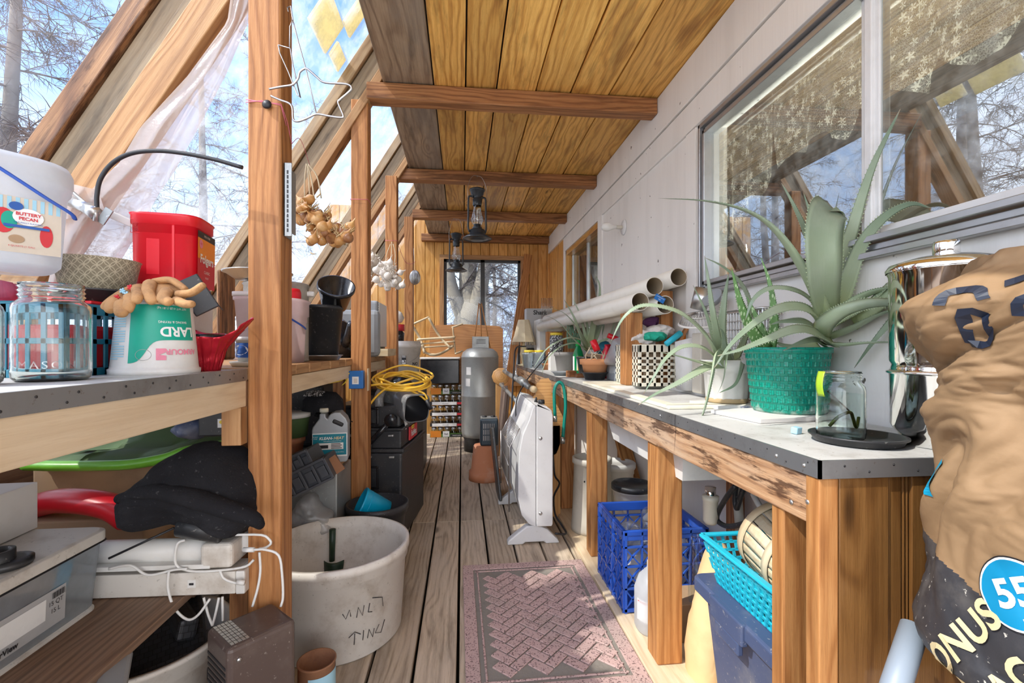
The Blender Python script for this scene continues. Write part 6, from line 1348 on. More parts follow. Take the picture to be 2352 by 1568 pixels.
b = B(); q = P(1500, 1490, X=.72); b.lathe([(0, 0), (.062, 0), (.066, .01), (.066, .15), (.05, .20), (.02, .235), (.02, .26), (0, .26)], (.735, 1.76, .019), seg=32, pw=2.6); t = simple('bleach_jug', b, 'milky', 'milky white jug on the floor panel in front of the milk crate', 'jug')
b = B(o=t.location); patch(b, -.05, .05, .05, .13, cyl(.0665, .001, 0, -2.2, c=(.735, 1.76, .019)), n=8); b.build('paper_label', 'ink_white', t); b = B(o=t.location); patch(b, -.045, .045, .12, .124, cyl(.0675, .001, 0, -2.2, c=(.735, 1.76, .019)), n=8); b.build('red_line', 'ink_red', t)
for k, (u, Y) in enumerate(((1592, 1.68), (1606, 1.70))):
    b = B(); q = P(u, 1400, Y=Y); bottle(b, (q.x, Y, .16), .018, .24, neck=.5); simple('glass_bottle', b, 'bottle_glass', ('left', 'right')[k]+' one of two clear glass bottles behind the tan paper sack', 'bottle')
b = B(); b.bx(.80, 1.0, 1.66, 1.80, .019, .158); simple('low_box', b, 'cardboard', 'low cardboard box under the two glass bottles', 'box', bev=.003)
# paper sack
b = B(); puff(b, [P(u, v, Y=1.50) for u, v in ((1640, 1238), (1665, 1250), (1700, 1300), (1700, 1400), (1690, 1520), (1680, 1640), (1585, 1640), (1580, 1560), (1585, 1470), (1590, 1400), (1605, 1340), (1625, 1275))], .07, n=12, amp=.010, fq=9, seed=21, sub=5); simple('paper_sack', b, 'sack_tan' if 'sack_tan' in MAT else pm('sack_tan', (.78, .54, .28), .75, dirt=(.60, .38, .18), da=.4), 'crumpled tan paper sack behind the navy tote', 'sack')
# navy tote with turquoise basket and bushel
t = thing('navy_tote', 'dusty navy storage tote with a lid under the right workbench end', 'tote', (.90, 1.17, .019)); o = t.location
b = B(o=o); rr2(b, .715, 1.09, .985, 1.34, .019, .385, tp=.03); b.build('tote_body', 'navy_plastic', t, bev=.004)
b = B(o=o); rr2(b, .690, 1.11, .965, 1.365, .385, .425, lid=True); b.build('lid', 'navy_plastic', t, bev=.004)
b = B(o=o); b.bx(.682, .70, 1.09, 1.24, .37, .425); b.bx(.684, .70, 1.11, 1.22, .335, .37); b.build('latch', 'navy_plastic', t, bev=.004)
b = B(o=o); f = lambda off: flat((.7245-off, 1.03, .20), (0, -1, 0), (-.06, 0, 1)); patch(b, -.045, .03, -.08, .06, f(.004), n=1, m=0); patch(b, -.035, .02, -.05, .0, f(.005), n=1, m=1)
b.text('STERILITE', .011, lambda x, y: f(.0055)(-y*1-.012, x-.02), m=2, bold=True); b.build('paper_label', ['paper_tan', 'ink_white', 'ink_black'], t)
t = thing('turquoise_basket', 'turquoise perforated plastic basket standing on the navy tote', 'basket', (.86, 1.15, .427)); o = t.location
b = B(o=o)
def perf(p0, p1, q0, q1, nx, nz, th=.0045):
    """perforated wall: bottom edge p0-p1, top edge q0-q1, holes staggered"""
    p0, p1, q0, q1 = map(Vector, (p0, p1, q0, q1)); n = (p1-p0).cross(q0-p0).normalized()
    F = lambda u, v: (p0.lerp(p1, u)).lerp(q0.lerp(q1, u), v)
    for k in range(nz+1): v0, v1 = (k-.17)/nz, (k+.17)/nz; v0, v1 = max(0, v0), min(1, v1); quad(F(0, v0), F(1, v0), F(1, v1), F(0, v1), n*th)
    for k in range(nz):
        for i in range(nx+1): u = (i+.5*(k % 2))/nx; w = .15/nx; 
        for i in range(nx+1):
            u = (i+.5*(k % 2))/nx
            if u > 1: continue
            w = .17/nx; quad(F(max(0, u-w), k/nz), F(min(1, u+w), k/nz), F(min(1, u+w), (k+1)/nz), F(max(0, u-w), (k+1)/nz), n*th)
def quad(a, c, d, e_, n):
    v = [a, c, d, e_, a+n, c+n, d+n, e_+n]; b.add(v, [(0, 3, 2, 1), (4, 5, 6, 7), (0, 1, 5, 4), (1, 2, 6, 5), (2, 3, 7, 6), (3, 0, 4, 7)])
bx0, bx1, by0, by1, bz0, bz1 = .735, .98, .985, 1.29, .427, .555
tx0, tx1, ty0, ty1 = .705, 1.005, .965, 1.325
perf((bx0, by0, bz0), (bx0, by1, bz0), (tx0, ty0, bz1), (tx0, ty1, bz1), 14, 6); perf((bx1, by1, bz0), (bx0, by1, bz0), (tx1, ty1, bz1), (tx0, ty1, bz1), 12, 6)
perf((bx0, by0, bz0), (bx1, by0, bz0), (tx0, ty0, bz1), (tx1, ty0, bz1), 12, 6); perf((bx1, by0, bz0), (bx1, by1, bz0), (tx1, ty0, bz1), (tx1, ty1, bz1), 14, 6)
b.build('perforated_walls', 'turq_plastic', t)
b = B(o=o); b.bx(bx0, bx1, by0, by1, bz0, bz0+.004); b.build('base', 'turq_plastic', t); b = B(o=o)
for a, c in (((tx0, ty0), (tx0, ty1)), ((tx0, ty1), (tx1, ty1)), ((tx1, ty1), (tx1, ty0)), ((tx1, ty0), (tx0, ty0))): b.beam((*a, bz1), (*c, bz1), .018, .008)
b.build('rim', 'turq_plastic', t, bev=.002)
t = thing('bushel_basket', 'pale wood splint bushel basket lying in the turquoise basket', 'basket', (.86, 1.16, .53)); o = t.location
T = Matrix.Translation(Vector((.86, 1.02, .535))-o) @ Euler((RD(-78), 0, RD(-4))).to_matrix().to_4x4()
b = B(M=T)
for k in range(20): a0 = k*2*pi/20; b.lathe([(.085, 0), (.098, .10), (.108, .22)], seg=3, a0=a0+.015, a1=a0+2*pi/20-.015, m=0)
b.build('splints', 'w_pale', t, solid=.002)
for z, r in ((.205, .109), (.10, .101), (.015, .088)):
    b = B(M=T); b.lathe([(r, z-.012), (r+.003, z-.012), (r+.003, z+.012), (r, z+.012)], seg=40); b.build('hoop', 'w_pale', t)
b = B(M=T); b.lathe([(0, .004), (.085, .004), (.085, .0), (0, .0)], seg=30); b.build('base', 'w_pale', t)
b = B(); q = P(1730, 1222, X=.93); b.lathe([(0, 0), (.03, 0), (.045, .02), (.046, .02), (.028, -.003)], q, seg=24); simple('dark_dish', b, 'black_shiny', 'dark dish edge behind the bushel basket', 'dish') if False else None
# beige bin, buckets with black lid, tarp pipe
t = thing('beige_bin', 'tall beige tapered bin on the floor panel between two bench legs', 'bin', (.775, 2.76, .019)); b = B(); b.lathe([(0, 0), (.125, 0), (.125, .02), (.118, .10), (.108, .395), (.118, .40), (.118, .43), (.104, .435), (.10, .02), (0, .02)], seg=48); b.build('bin_body', 'beige_plastic', t)
b = B(); b.lathe([(0, 0), (.005, 0), (.005, .002), (0, .002)], (.0, -.112, .31), R=Euler((pi/2, 0, 0)), seg=10); b.lathe([(0, 0), (.005, 0), (.005, .002), (0, .002)], (-.07, -.088, .31), R=Euler((pi/2, -.7, 0)), seg=10); b.build('drain_holes', 'ink_black', t)
for k, (x, y, r, h) in enumerate(((.93, 2.50, .105, .345), (.98, 2.92, .11, .36))):
    t = thing('lidded_bucket', ('white bucket with a black lid behind the blue milk crate', 'white bucket standing behind the beige bin')[k], 'bucket', (x, y, .019)); b = B(); b.lathe([(0, 0), (r-.015, 0), (r-.004, h-.07), (r, h-.068), (r, h-.04), (r+.005, h-.04), (r+.005, h-.012), (0, h-.012)], seg=44); b.build('bucket_body', 'white_plastic', t)
    b = B(); b.lathe([(r+.003, h-.03), (r+.010, h-.03), (r+.010, h-.006), (r+.004, h), (r-.012, h), (r-.014, h-.008), (0, h-.008)], seg=44); b.build('lid', 'black_plastic' if k == 0 else 'white_plastic', t)
# oak towel rack with dowels, hose
t = thing('oak_rack', 'golden oak rack side with a round dowel end, against the right workbench', 'rack', (.60, 3.28, .0)); o = t.location
b = B(o=o); pts = [(1238, 905), (1240, 880), (1250, 870), (1268, 868), (1274, 880), (1274, 905), (1300, 955), (1300, 1000), (1285, 1040), (1262, 1050), (1235, 1010), (1225, 960), (1218, 930)]
pp = [P(u, v, Y=3.05) for u, v in pts]; x_0 = pp[0]; vs = [(p.x, p.z) for p in pp]
b.prism(vs[::-1], .03, T=Matrix(((1, 0, 0, -.025), (0, 0, -1, 3.06), (0, 1, 0, 0), (0, 0, 0, 1)))); b.build('side_board', 'w_oak', t)
b = B(o=o); q = P(1226, 894, Y=3.02); b.tube([q+Vector((0, -.01, 0)), q+Vector((-.0, .05, 0))], .022, seg=24); b.build('dowel_end', 'w_pale', t)
b = B(o=o); b.tube([P(1213, 887, Y=3.10), P(1158, 852, Y=4.75)], .020, seg=16); b.tube([P(1200, 935, Y=3.15), P(1150, 882, Y=4.75)], .017, seg=16); b.tube([P(1205, 880, Y=3.2), P(1195, 872, Y=3.5)], .028, seg=16); b.build('grey_rail', 'galvanised', t)
b = B(o=o); b.bx(.57, .64, 3.03, 3.07, .0, .60); b.build('leg', 'w_oak', t, bev=.004)
b = B(); q = P(1150, 860, Y=4.78); b.lathe([(0, 0), (.09, 0), (.09, .03), (0, .03)], q+Vector((0, .02, -.02)), R=Euler((pi/2, 0, 0)), seg=10); b.bx(q.x-.05, q.x+.03, 4.78, 4.83, 0, q.z); simple('oak_stand', b, 'w_oak', 'oak stand end beyond the steel rails of the rack', 'stand', bev=.004)
t = thing('green_hose', 'loop of green garden hose hooked over the workbench rail', 'hose', P(1285, 880, Y=2.95)); o = t.location
b = B(o=o); b.tube(bez([P(u, v, Y=Y) for u, v, Y in ((1275, 958, 2.92), (1273, 905, 2.92), (1277, 885, 2.92), (1286, 878, 2.92), (1295, 890, 2.92), (1299, 930, 2.92), (1296, 970, 2.92), (1293, 1005, 2.92))], 36), .0105, seg=12); b.build('hose', 'hose_green' if 'hose_green' in MAT else pm('hose_green', (.0, .22, .17), .35), t)
b = B(o=o); b.tube([P(1293, 1003, Y=2.92), P(1292, 1018, Y=2.92)], .016, seg=12); b.tube([P(1275, 955, Y=2.92), P(1275, 968, Y=2.92)], .013, seg=12); b.build('hose_coupling', 'dull_steel', t)
for k, (pts, lb) in enumerate((([(1208, 795, 4.6), (1185, 800, 4.3), (1180, 850, 3.9), (1176, 920, 3.5), (1172, 1000, 3.3)], 'thick black cable dropping from the bench past the convector heater'), ([(1290, 780, 3.9), (1245, 830, 3.6), (1205, 880, 3.2), (1185, 930, 3.1), (1190, 1000, 3.05)], 'thin black cable from the aloe pots down to the wire guard'))):
    b = B(); b.tube(bez([P(u, v, Y=Y) for u, v, Y in pts], 24), .007 if k == 0 else .004, seg=8); simple('black_cable', b, 'ink_black', lb, 'cable')
b = B(); b.tube(bez([P(u, v, Y=Y) for u, v, Y in ((1270, 1040, 3.0), (1274, 1090, 2.95), (1285, 1110, 2.9), (1272, 1140, 2.85), (1275, 1180, 2.75), (1290, 1205, 2.7), (1300, 1225, 2.62), (1275, 1225, 2.60))], 30), .006, seg=8); simple('heater_cord', b, 'ink_black', 'black cord trailing on the floor right of the convector heater', 'cord')

# ================================================================ plants
g = G('aloe'); ob = g.obj(); uvn = g.n('UVMap').outputs[0]; sp = g.n('SeparateXYZ', {0: uvn}).outputs
n = g.noise(ob, 9, 4); n2 = g.noise(g.n('VectorMath', {0: uvn, 1: (60, 8, 1)}, operation='MULTIPLY').outputs[0], 1, 3)
c = g.ramp(sp[1], [(0, (.54, .62, .28)), (.25, (.42, .50, .31)), (.7, (.29, .37, .255)), (.96, (.18, .25, .17)), (1, (.30, .18, .12))])
c = g.mix(g.math('MULTIPLY', g.sm(n, .4, .7), .45), c, (.47, .54, .42, 1)); c = g.mix(g.math('MULTIPLY', n2, .25), c, (.12, .19, .13, 1))
g.out(g.bsdf(col=c, rough=.42, sub=.0, nor=g.bump(g.noise(ob, 70, 3), .12, .002), spec=.5))
g = G('aloe_spotted'); ob = g.obj(); vo = g.n('TexVoronoi', {'Vector': g.n('Mapping', {0: ob, 3: (1, 1, .45)}).outputs[0], 'Scale': 120.}).outputs['Distance']
g.out(g.bsdf(col=g.mix(g.math('LESS_THAN', vo, .32), (.13, .27, .085, 1), (.45, .60, .34, 1)), rough=.4))
pm('aloe_dark', (.10, .19, .115), .42, dirt=(.22, .32, .22), da=.5)
def leaf(b, pts, w, th=.35, face=(0, 0, 1), spikes=True, seg=26, blunt=0, cup=.35, wp=None):
    pp = bez(pts, seg); n = len(pp); F = Vector(face); vs = []; uv = []; X = [-1, -.66, -.3, 0, .3, .66, 1]; K = 12
    L = [0]
    for i in range(1, n): L.append(L[-1]+(pp[i]-pp[i-1]).length)
    edge = []; f = F.copy()
    for i, p in enumerate(pp):
        t = (pp[min(i+1, n-1)]-pp[max(i-1, 0)]).normalized(); f = (f-t*f.dot(t)); f = f.normalized() if f.length > 1e-4 else t.orthogonal().normalized()
        s = t.cross(f); q = L[i]/L[-1]
        if wp: ww = w*wp(q)
        else: ww = w*((1-q)**.75*(1-.25*q) if not blunt else max(.12, 1-q**blunt))+.0006
        d = ww*th*(1-.4*q)
        up_ = [p+s*(x*ww)+f*(cup*d*(x*x)) for x in X]; lo = [p+s*(x*ww*.92)+f*(cup*d*x*x-d*1.5*(1-x*x)**.8) for x in X[1:-1][::-1]]
        vs += up_+lo; edge.append((up_[0], up_[-1], s, t, ww)); uv.append(q)
    m = 12; fs = []; us = []
    for i in range(n-1):
        for k in range(m):
            j = (k+1) % m; fs.append((i*m+k, (i+1)*m+k, (i+1)*m+j, i*m+j)); us.append([(k/m, uv[i]), (k/m, uv[i+1]), ((k+1)/m, uv[i+1]), ((k+1)/m, uv[i])])
    fs.append(tuple(range(m))); us.append([(0, 0)]*m); fs.append(tuple((n-1)*m+k for k in range(m))[::-1]); us.append([(0, 1)]*m)
    b.add(vs, fs, us, smooth=True)
    if spikes:
        for i in range(1, n-2):
            for rep in (0, .5):
                for sd, sg in ((0, -1), (1, 1)):
                    e0, e1 = edge[i], edge[i+1]; p = e0[sd].lerp(e1[sd], rep); s, t, ww = e0[2], e0[3], e0[4]; h = min(.0045, ww*.35)
                    b.add([p-t*h*.5, p+t*h*.5, p+s*sg*h+t*h*.5, p+f*h*.3], [(0, 1, 2), (0, 2, 3), (3, 2, 1)], [[(0, .2)]*3]*3)
def plant(name, label, loc, leaves, mat, group=None, cat='aloe', spikes=True):
    t = thing(name, label, cat, loc, group=group); o = Vector(loc)
    for l in leaves:
        pts, w = l[0], l[1]; kw = l[2] if len(l) > 2 else {}
        b = B(o=o); pp = [P(u, v, Y=Y) for u, v, Y in pts]; pp = [p if p.x < XR-.03 else P(u, v, X=XR-.03) for p, (u, v, Y) in zip(pp, pts)]; leaf(b, pp, w*1.12, spikes=spikes, **kw); b.build('leaf', mat, t)
    return t
GP = Vector((1.0, 1.36, ZR+.014)); WP = Vector((.945, 1.60, ZR+.0155))
t = thing('woven_pot', 'green plastic pot with a basket-weave surface on the right workbench', 'pot', GP)
g = G('weave_green'); uvn = g.n('UVMap').outputs[0]; br = g.n('TexBrick', {'Vector': uvn, 'Scale': 40., 'Color1': (.0, .23, .16), 'Color2': (.0, .31, .22), 'Mortar': (.0, .13, .09), 'Mortar Size': .05, 'Mortar Smooth': .6, 'Brick Width': .9, 'Row Height': .55})
ob = g.obj(); dz = g.n('SeparateXYZ', {0: ob}).outputs[2]; dn = g.noise(ob, 30, 4); dd_ = g.math('SUBTRACT', g.sm(dn, .3, .7), g.math('MULTIPLY', dz, 30), clamp=True)
g.out(g.bsdf(col=g.mix(dd_, br.outputs['Color'], (.55, .58, .52, 1)), rough=.32, nor=g.bump(br.outputs['Fac'], -.9, .004)))
b = B(); b.lathe([(0, 0), (.092, 0), (.097, .006), (.115, .178), (.120, .180), (.121, .196), (.114, .197), (.110, .17)], seg=72); b.build('pot_body', 'weave_green', t)
b = B()
for i in range(8):
    for k in range(34):
        a = (k+.5*(i % 2))*2*pi/34; z = .010+i*.0215; r = .0965+.018*(z/.178)
        b.box((r*cos(a), r*sin(a), z+.009), (.005, .0135, .0165), R=Euler((0, -.0, a)))
b.build('weave_relief', 'weave_green', t, bev=.002, bseg=1)
b = B(); b.lathe([(0, .178), (.05, .180), (.112, .174)], seg=36, wob=.02); b.build('soil', 'soil', t)
t = thing('white_pot', 'fluted white pot with stained base beside the green woven pot', 'pot', WP)
b = B(); n = 72; pr = [(.066, 0), (.070, .004), (.078, .105), (.084, .108), (.086, .150), (.080, .151), (.076, .12)]; vs = []
for r, z in pr:
    for k in range(n): a = 2*pi*k/n; fl = -.0035*abs(sin(a*7)) if .003 < z < .107 else 0; vs.append(((r+fl)*cos(a), (r+fl)*sin(a), z))
b.add(vs, [(i*n+k, i*n+(k+1) % n, (i+1)*n+(k+1) % n, (i+1)*n+k) for i in range(len(pr)-1) for k in range(n)]+[tuple(range(n))[::-1]], smooth=True); b.build('pot_body', 'white_plastic', t)
b = B(); b.lathe([(0, .13), (.078, .128)], seg=30); b.build('soil', 'soil', t)
b = B(); b.lathe([(.067, 0), (.0705, .002), (.0715, .012), (.069, .016)], seg=40, wob=.01); b.build('dirt_ring', 'dirt_tan' if 'dirt_tan' in MAT else pm('dirt_tan', (.45, .33, .18), .9), t)
Yg = 1.30
big = [
 ([(1905, 740, 1.32), (1893, 690, 1.26), (1888, 620, 1.20), (1886, 545, 1.19), (1895, 492, 1.22), (1915, 478, 1.28)], .041, dict(face=(-.35, -1, -.1), wp=lambda q: .62+.55*sin(min(1, q*1.15)*pi*.62) if q < .93 else .62+.5*(1-q)*6, cup=.8)),
 ([(1925, 560, 1.31), (1935, 505, 1.30), (1928, 482, 1.26), (1905, 484, 1.23)], .018, dict(face=(1, -.3, 0))),
 ([(1898, 730, 1.32), (1875, 670, 1.28), (1830, 590, 1.24), (1775, 520, 1.22), (1710, 480, 1.22), (1620, 460, 1.24), (1512, 455, 1.26)], .037, dict(face=(.2, -.6, 1))),
 ([(1905, 720, 1.34), (1935, 610, 1.34), (1962, 510, 1.33), (2005, 380, 1.32), (2068, 250, 1.32)], .024, dict(face=(-.6, -1, 0))),
 ([(1895, 720, 1.36), (1880, 620, 1.38), (1850, 530, 1.38), (1820, 465, 1.38), (1795, 420, 1.38)], .019, dict(face=(-.4, -1, .3))),
 ([(1897, 720, 1.38), (1882, 600, 1.40), (1866, 510, 1.40), (1845, 440, 1.40)], .017, dict(face=(-.4, -1, .3))),
 ([(1912, 730, 1.34), (1945, 650, 1.30), (1980, 560, 1.26), (2030, 500, 1.22), (2090, 468, 1.20), (2140, 478, 1.19)], .028, dict(face=(-.7, -.7, .6))),
 ([(1910, 740, 1.32), (1950, 700, 1.24), (2000, 672, 1.18), (2060, 660, 1.12), (2150, 664, 1.08), (2210, 675, 1.05)], .022, dict(face=(0, -.3, 1))),
 ([(1885, 760, 1.30), (1900, 738, 1.22), (1940, 712, 1.16), (2000, 696, 1.12), (2070, 696, 1.08), (2150, 706, 1.05)], .027, dict(face=(.1, -.75, .6))),
 ([(1900, 785, 1.32), (1940, 790, 1.22), (1990, 786, 1.14), (2060, 786, 1.09), (2130, 800, 1.06), (2170, 815, 1.05)], .017, dict(face=(0, -.2, 1))),
 ([(1960, 740, 1.30), (2060, 670, 1.27), (2090, 665, 1.25), (2060, 720, 1.25), (2010, 780, 1.25), (1980, 820, 1.25), (1962, 845, 1.25)], .022, dict(face=(-.2, -1, .5))),
 ([(1905, 745, 1.33), (1990, 700, 1.30), (2060, 640, 1.28), (2110, 650, 1.26), (2095, 720, 1.25), (2080, 760, 1.24)], .024, dict(face=(-.2, -1, .5))),
 ([(1915, 785, 1.30), (1870, 762, 1.24), (1824, 756, 1.19), (1752, 783, 1.15), (1700, 803, 1.13), (1648, 817, 1.12)], .022, dict(face=(.1, -.8, .7))),
 ([(1900, 760, 1.31), (1866, 715, 1.26), (1820, 703, 1.22), (1772, 716, 1.18), (1722, 750, 1.15), (1678, 792, 1.13), (1640, 845, 1.12)], .021, dict(face=(.2, -.8, .7))),
 ([(1893, 740, 1.33), (1868, 690, 1.30), (1824, 665, 1.28), (1768, 662, 1.27), (1730, 688, 1.27), (1712, 735, 1.28)], .021, dict(face=(.2, -.6, .9))),
 ([(1890, 770, 1.34), (1850, 740, 1.30), (1800, 738, 1.27), (1770, 745, 1.26)], .020, dict(face=(.1, -.8, .7))),
 ([(1895, 790, 1.34), (1870, 780, 1.28), (1830, 790, 1.23), (1800, 805, 1.21)], .015, dict(face=(.1, -.8, .7))),
 ([(1880, 790, 1.33), (1835, 800, 1.34), (1790, 790, 1.35), (1765, 770, 1.36)], .018, dict(face=(.1, -.8, .7))),
 ([(1908, 770, 1.33), (1960, 752, 1.27), (2020, 722, 1.22), (2080, 705, 1.18), (2120, 704, 1.16)], .022, dict(face=(0, -.7, .8))),
]
plant('big_aloe', 'large pale green aloe with long arching leaves in the woven green pot', GP+Vector((0, 0, .18)), big, 'aloe')
mid = [
 ([(1665, 845, 1.60), (1648, 780, 1.54), (1636, 710, 1.50), (1627, 645, 1.49), (1618, 587, 1.49)], .017, dict(face=(-.4, -1, .1))),
 ([(1668, 845, 1.61), (1656, 780, 1.56), (1662, 700, 1.54), (1674, 626, 1.53)], .024, dict(face=(-.4, -1, .1))),
 ([(1660, 845, 1.60), (1640, 780, 1.54), (1620, 715, 1.51), (1592, 655, 1.50)], .013, dict(face=(-.2, -1, .3))),
 ([(1660, 840, 1.58), (1628, 775, 1.50), (1575, 725, 1.45), (1520, 704, 1.43), (1468, 703, 1.43), (1430, 732, 1.44), (1403, 785, 1.46)], .023, dict(face=(.2, -.7, .8))),
 ([(1660, 835, 1.57), (1620, 800, 1.47), (1570, 795, 1.42), (1530, 822, 1.39), (1502, 865, 1.38), (1478, 905, 1.38)], .014, dict(face=(.2, -.7, .8))),
 ([(1660, 840, 1.57), (1610, 832, 1.47), (1560, 818, 1.42), (1510, 807, 1.39)], .016, dict(face=(.1, -.6, 1))),
 ([(1662, 838, 1.56), (1620, 845, 1.45), (1560, 878, 1.39), (1505, 905, 1.36), (1466, 930, 1.35)], .018, dict(face=(0, -.7, .8))),
 ([(1668, 835, 1.56), (1648, 815, 1.46), (1637, 860, 1.41), (1624, 920, 1.39), (1603, 985, 1.38), (1577, 1058, 1.37)], .021, dict(face=(-.2, -1, .2))),
 ([(1680, 840, 1.60), (1672, 810, 1.50), (1662, 870, 1.44), (1648, 905, 1.43)], .018, dict(face=(-.2, -1, .2))),
 ([(1680, 840, 1.62), (1712, 770, 1.62), (1722, 700, 1.60), (1700, 648, 1.58), (1660, 612, 1.57), (1620, 592, 1.57)], .017, dict(face=(.5, -1, .3))),
 ([(1690, 840, 1.60), (1705, 830, 1.52), (1690, 880, 1.47), (1652, 902, 1.45)], .013, dict(face=(0, -1, .5))),
 ([(1672, 845, 1.58), (1664, 800, 1.50), (1660, 765, 1.46), (1652, 752, 1.44)], .022, dict(face=(-.2, -1, .2))),
]
plant('arching_aloe', 'grey green aloe spilling from the white pot over the bench edge', WP+Vector((0, 0, .13)), mid, 'aloe')
sp_ = [([(1768, 800, 1.36), (1778, 750, 1.34), (1775, 690, 1.33), (1765, 640, 1.33), (1748, 592, 1.33)], .014, dict(face=(-.4, -1, .2))),
       ([(1760, 805, 1.36), (1728, 760, 1.34), (1702, 700, 1.33), (1680, 615, 1.33)], .021, dict(face=(-.4, -1, .2))),
       ([(1765, 800, 1.37), (1742, 740, 1.38), (1715, 680, 1.39)], .014, dict(face=(-.4, -1, .2)))]
plant('spotted_aloe', 'small bright spotted aloe at the left rim of the woven pot', GP+Vector((-.06, .0, .18)), sp_, 'aloe_spotted')
# pot of the far aloe
FP = Vector((P(1352, 800, Y=3.42).x, 3.42, ZR)); b = B(); b.lathe(ringprof(.07, .09, .14), FP, seg=36, ); b.lathe([(0, .115), (.085, .115)], FP, seg=20); simple('dark_pot', b, 'black_plastic', 'dark pot holding the far aloe behind the green bottle', 'pot')
far = [
 ([(1352, 800, 3.42), (1360, 760, 3.35), (1370, 715, 3.3), (1377, 680, 3.3), (1376, 650, 3.3), (1366, 632, 3.3)], .030, dict(face=(0, -1, 0))),
 ([(1350, 800, 3.42), (1332, 765, 3.3), (1318, 728, 3.28), (1296, 688, 3.28)], .022, dict(face=(0, -1, .2))),
 ([(1350, 800, 3.42), (1342, 760, 3.38), (1332, 722, 3.36), (1316, 686, 3.36)], .016, dict(face=(0, -1, .2))),
 ([(1352, 800, 3.42), (1350, 755, 3.4), (1342, 715, 3.4), (1345, 697, 3.4)], .014, dict(face=(0, -1, .2))),
 ([(1345, 800, 3.40), (1325, 752, 3.2), (1300, 722, 3.1), (1275, 710, 3.05), (1245, 706, 3.0)], .016, dict(face=(0, -.7, 1))),
 ([(1345, 802, 3.40), (1315, 775, 3.2), (1292, 748, 3.1), (1268, 730, 3.05), (1246, 722, 3.0)], .016, dict(face=(0, -.7, 1))),
 ([(1348, 800, 3.40), (1335, 780, 3.2), (1310, 775, 3.1), (1280, 785, 3.0), (1252, 805, 2.95), (1225, 845, 2.9)], .019, dict(face=(0, -.7, 1))),
 ([(1348, 805, 3.40), (1325, 788, 3.2), (1290, 795, 3.1), (1260, 820, 3.0), (1248, 845, 2.95), (1246, 862, 2.95)], .014, dict(face=(0, -.7, 1))),
 ([(1352, 800, 3.42), (1362, 765, 3.45), (1385, 745, 3.45), (1383, 770, 3.45)], .024, dict(face=(0, -1, .2))),
 ([(1356, 800, 3.42), (1375, 760, 3.45), (1385, 720, 3.45), (1378, 700, 3.45)], .020, dict(face=(0, -1, .2))),
 ([(1354, 800, 3.42), (1375, 785, 3.35), (1398, 775, 3.3), (1410, 745, 3.25), (1418, 710, 3.2), (1405, 688, 3.2)], .010, dict(face=(0, -1, .2))),
]
plant('far_aloe', 'spiky aloe with thin dark leaves halfway along the right workbench', FP+Vector((0, 0, .11)), far, 'aloe', spikes=False)
b = B()
rng = random.Random(8)
for k in range(16):
    u = 1318+rng.uniform(-12, 16); p = P(u, 800, Y=3.7); b.tube([p, p+Vector((rng.uniform(-.03, .03), 0, .10)), p+Vector((rng.uniform(-.05, .05), 0, rng.uniform(.12, .26)))], [.008, .006, .002], seg=5)
simple('succulent', b, 'aloe_dark', 'dark upright succulent stems left of the far aloe', 'succulent')

# ---- near end of the right bench
b = B(); b.lathe([(0, 0), (.082, 0), (.088, .012), (.092, .012), (.092, .016), (.085, .016), (.079, .004), (0, .004)], (.868, .955, ZR+.003), seg=56); simple('plant_saucer', b, 'black_plastic', 'black plant saucer under the jar of water at the bench corner', 'saucer')
t = mason('glass_jar', (.838, .965, ZR+.0075), .047, .150, 'glass jar of water with green rooting cuttings on the black saucer')
b = B(); b.lathe([(0, .006), (.038, .005), (.0425, .012), (.0425, .100), (0, .100)], seg=40); b.build('water', 'water' if 'water' in MAT else glass('water', tint=(.93, .97, .95), refl=.03, edge=.2), t)
b = B(); b.tube(bez([(-.035, -.01, .030), (-.022, -.02, .052), (.0, -.025, .062), (.012, -.02, .048), (.020, -.02, .028), (.036, -.01, .048)], 24), [.0035]*9+[.0032]*16 if False else .0034, seg=8); b.build('cutting', 'cutting_green' if 'cutting_green' in MAT else pm('cutting_green', (.36, .55, .03), .4), t)
b = B(); b.tube([(-.03, .0, .105), (.03, .01, .06)], .0018, seg=6); b.build('stem', 'twine', t)
b = B(); b.grid(lambda u, v: (-.047-.006*sin(v*3), -.012+.02*u, .15-.055*v), 4, 8); b.build('drooping_leaf', 'cutting_green', t, solid=.001)
b = B(); b.box((.95, 1.34, ZR+.007), (.30, .21, .012), R=Euler((0, 0, RD(8)))); t = simple('flat_carton', b, 'white_card', 'flat white carton marked vanilla under the green woven pot', 'carton', bev=.001)
b = B(o=t.location); f = flat(Vector((.936, 1.2335, ZR+.007)), (cos(RD(8)), sin(RD(8)), 0), (0, 0, 1)); b.text('VANILLA', .0095, lambda x, y: f(-x-.02, -y)); patch(b, -.12, -.05, -.004, .004, f, n=1); b.build('print', 'ink_blue', t)
b = B(); b.box((.945, 1.59, ZR+.007), (.20, .17, .012), R=Euler((0, 0, RD(5)))); t = simple('flat_carton', b, 'white_card', 'flat white carton under the fluted white pot', 'carton', bev=.001)
b = B(o=t.location); f = flat(Vector((.955, 1.504, ZR+.007)), (cos(RD(5)), sin(RD(5)), 0), (0, 0, 1)); b.text('VANILLA', .0095, lambda x, y: f(-x, -y)); b.build('print', 'ink_blue', t)
b = B(); q = P(1836, 998, Z=ZR); b.box(q+Vector((0, .01, .009)), (.022, .016, .016), R=Euler((.1, 0, .4))); simple('sponge_cube', b, 'ink_sky', 'tiny pale blue cube on the bench left of the black saucer', 'cube', bev=.002)
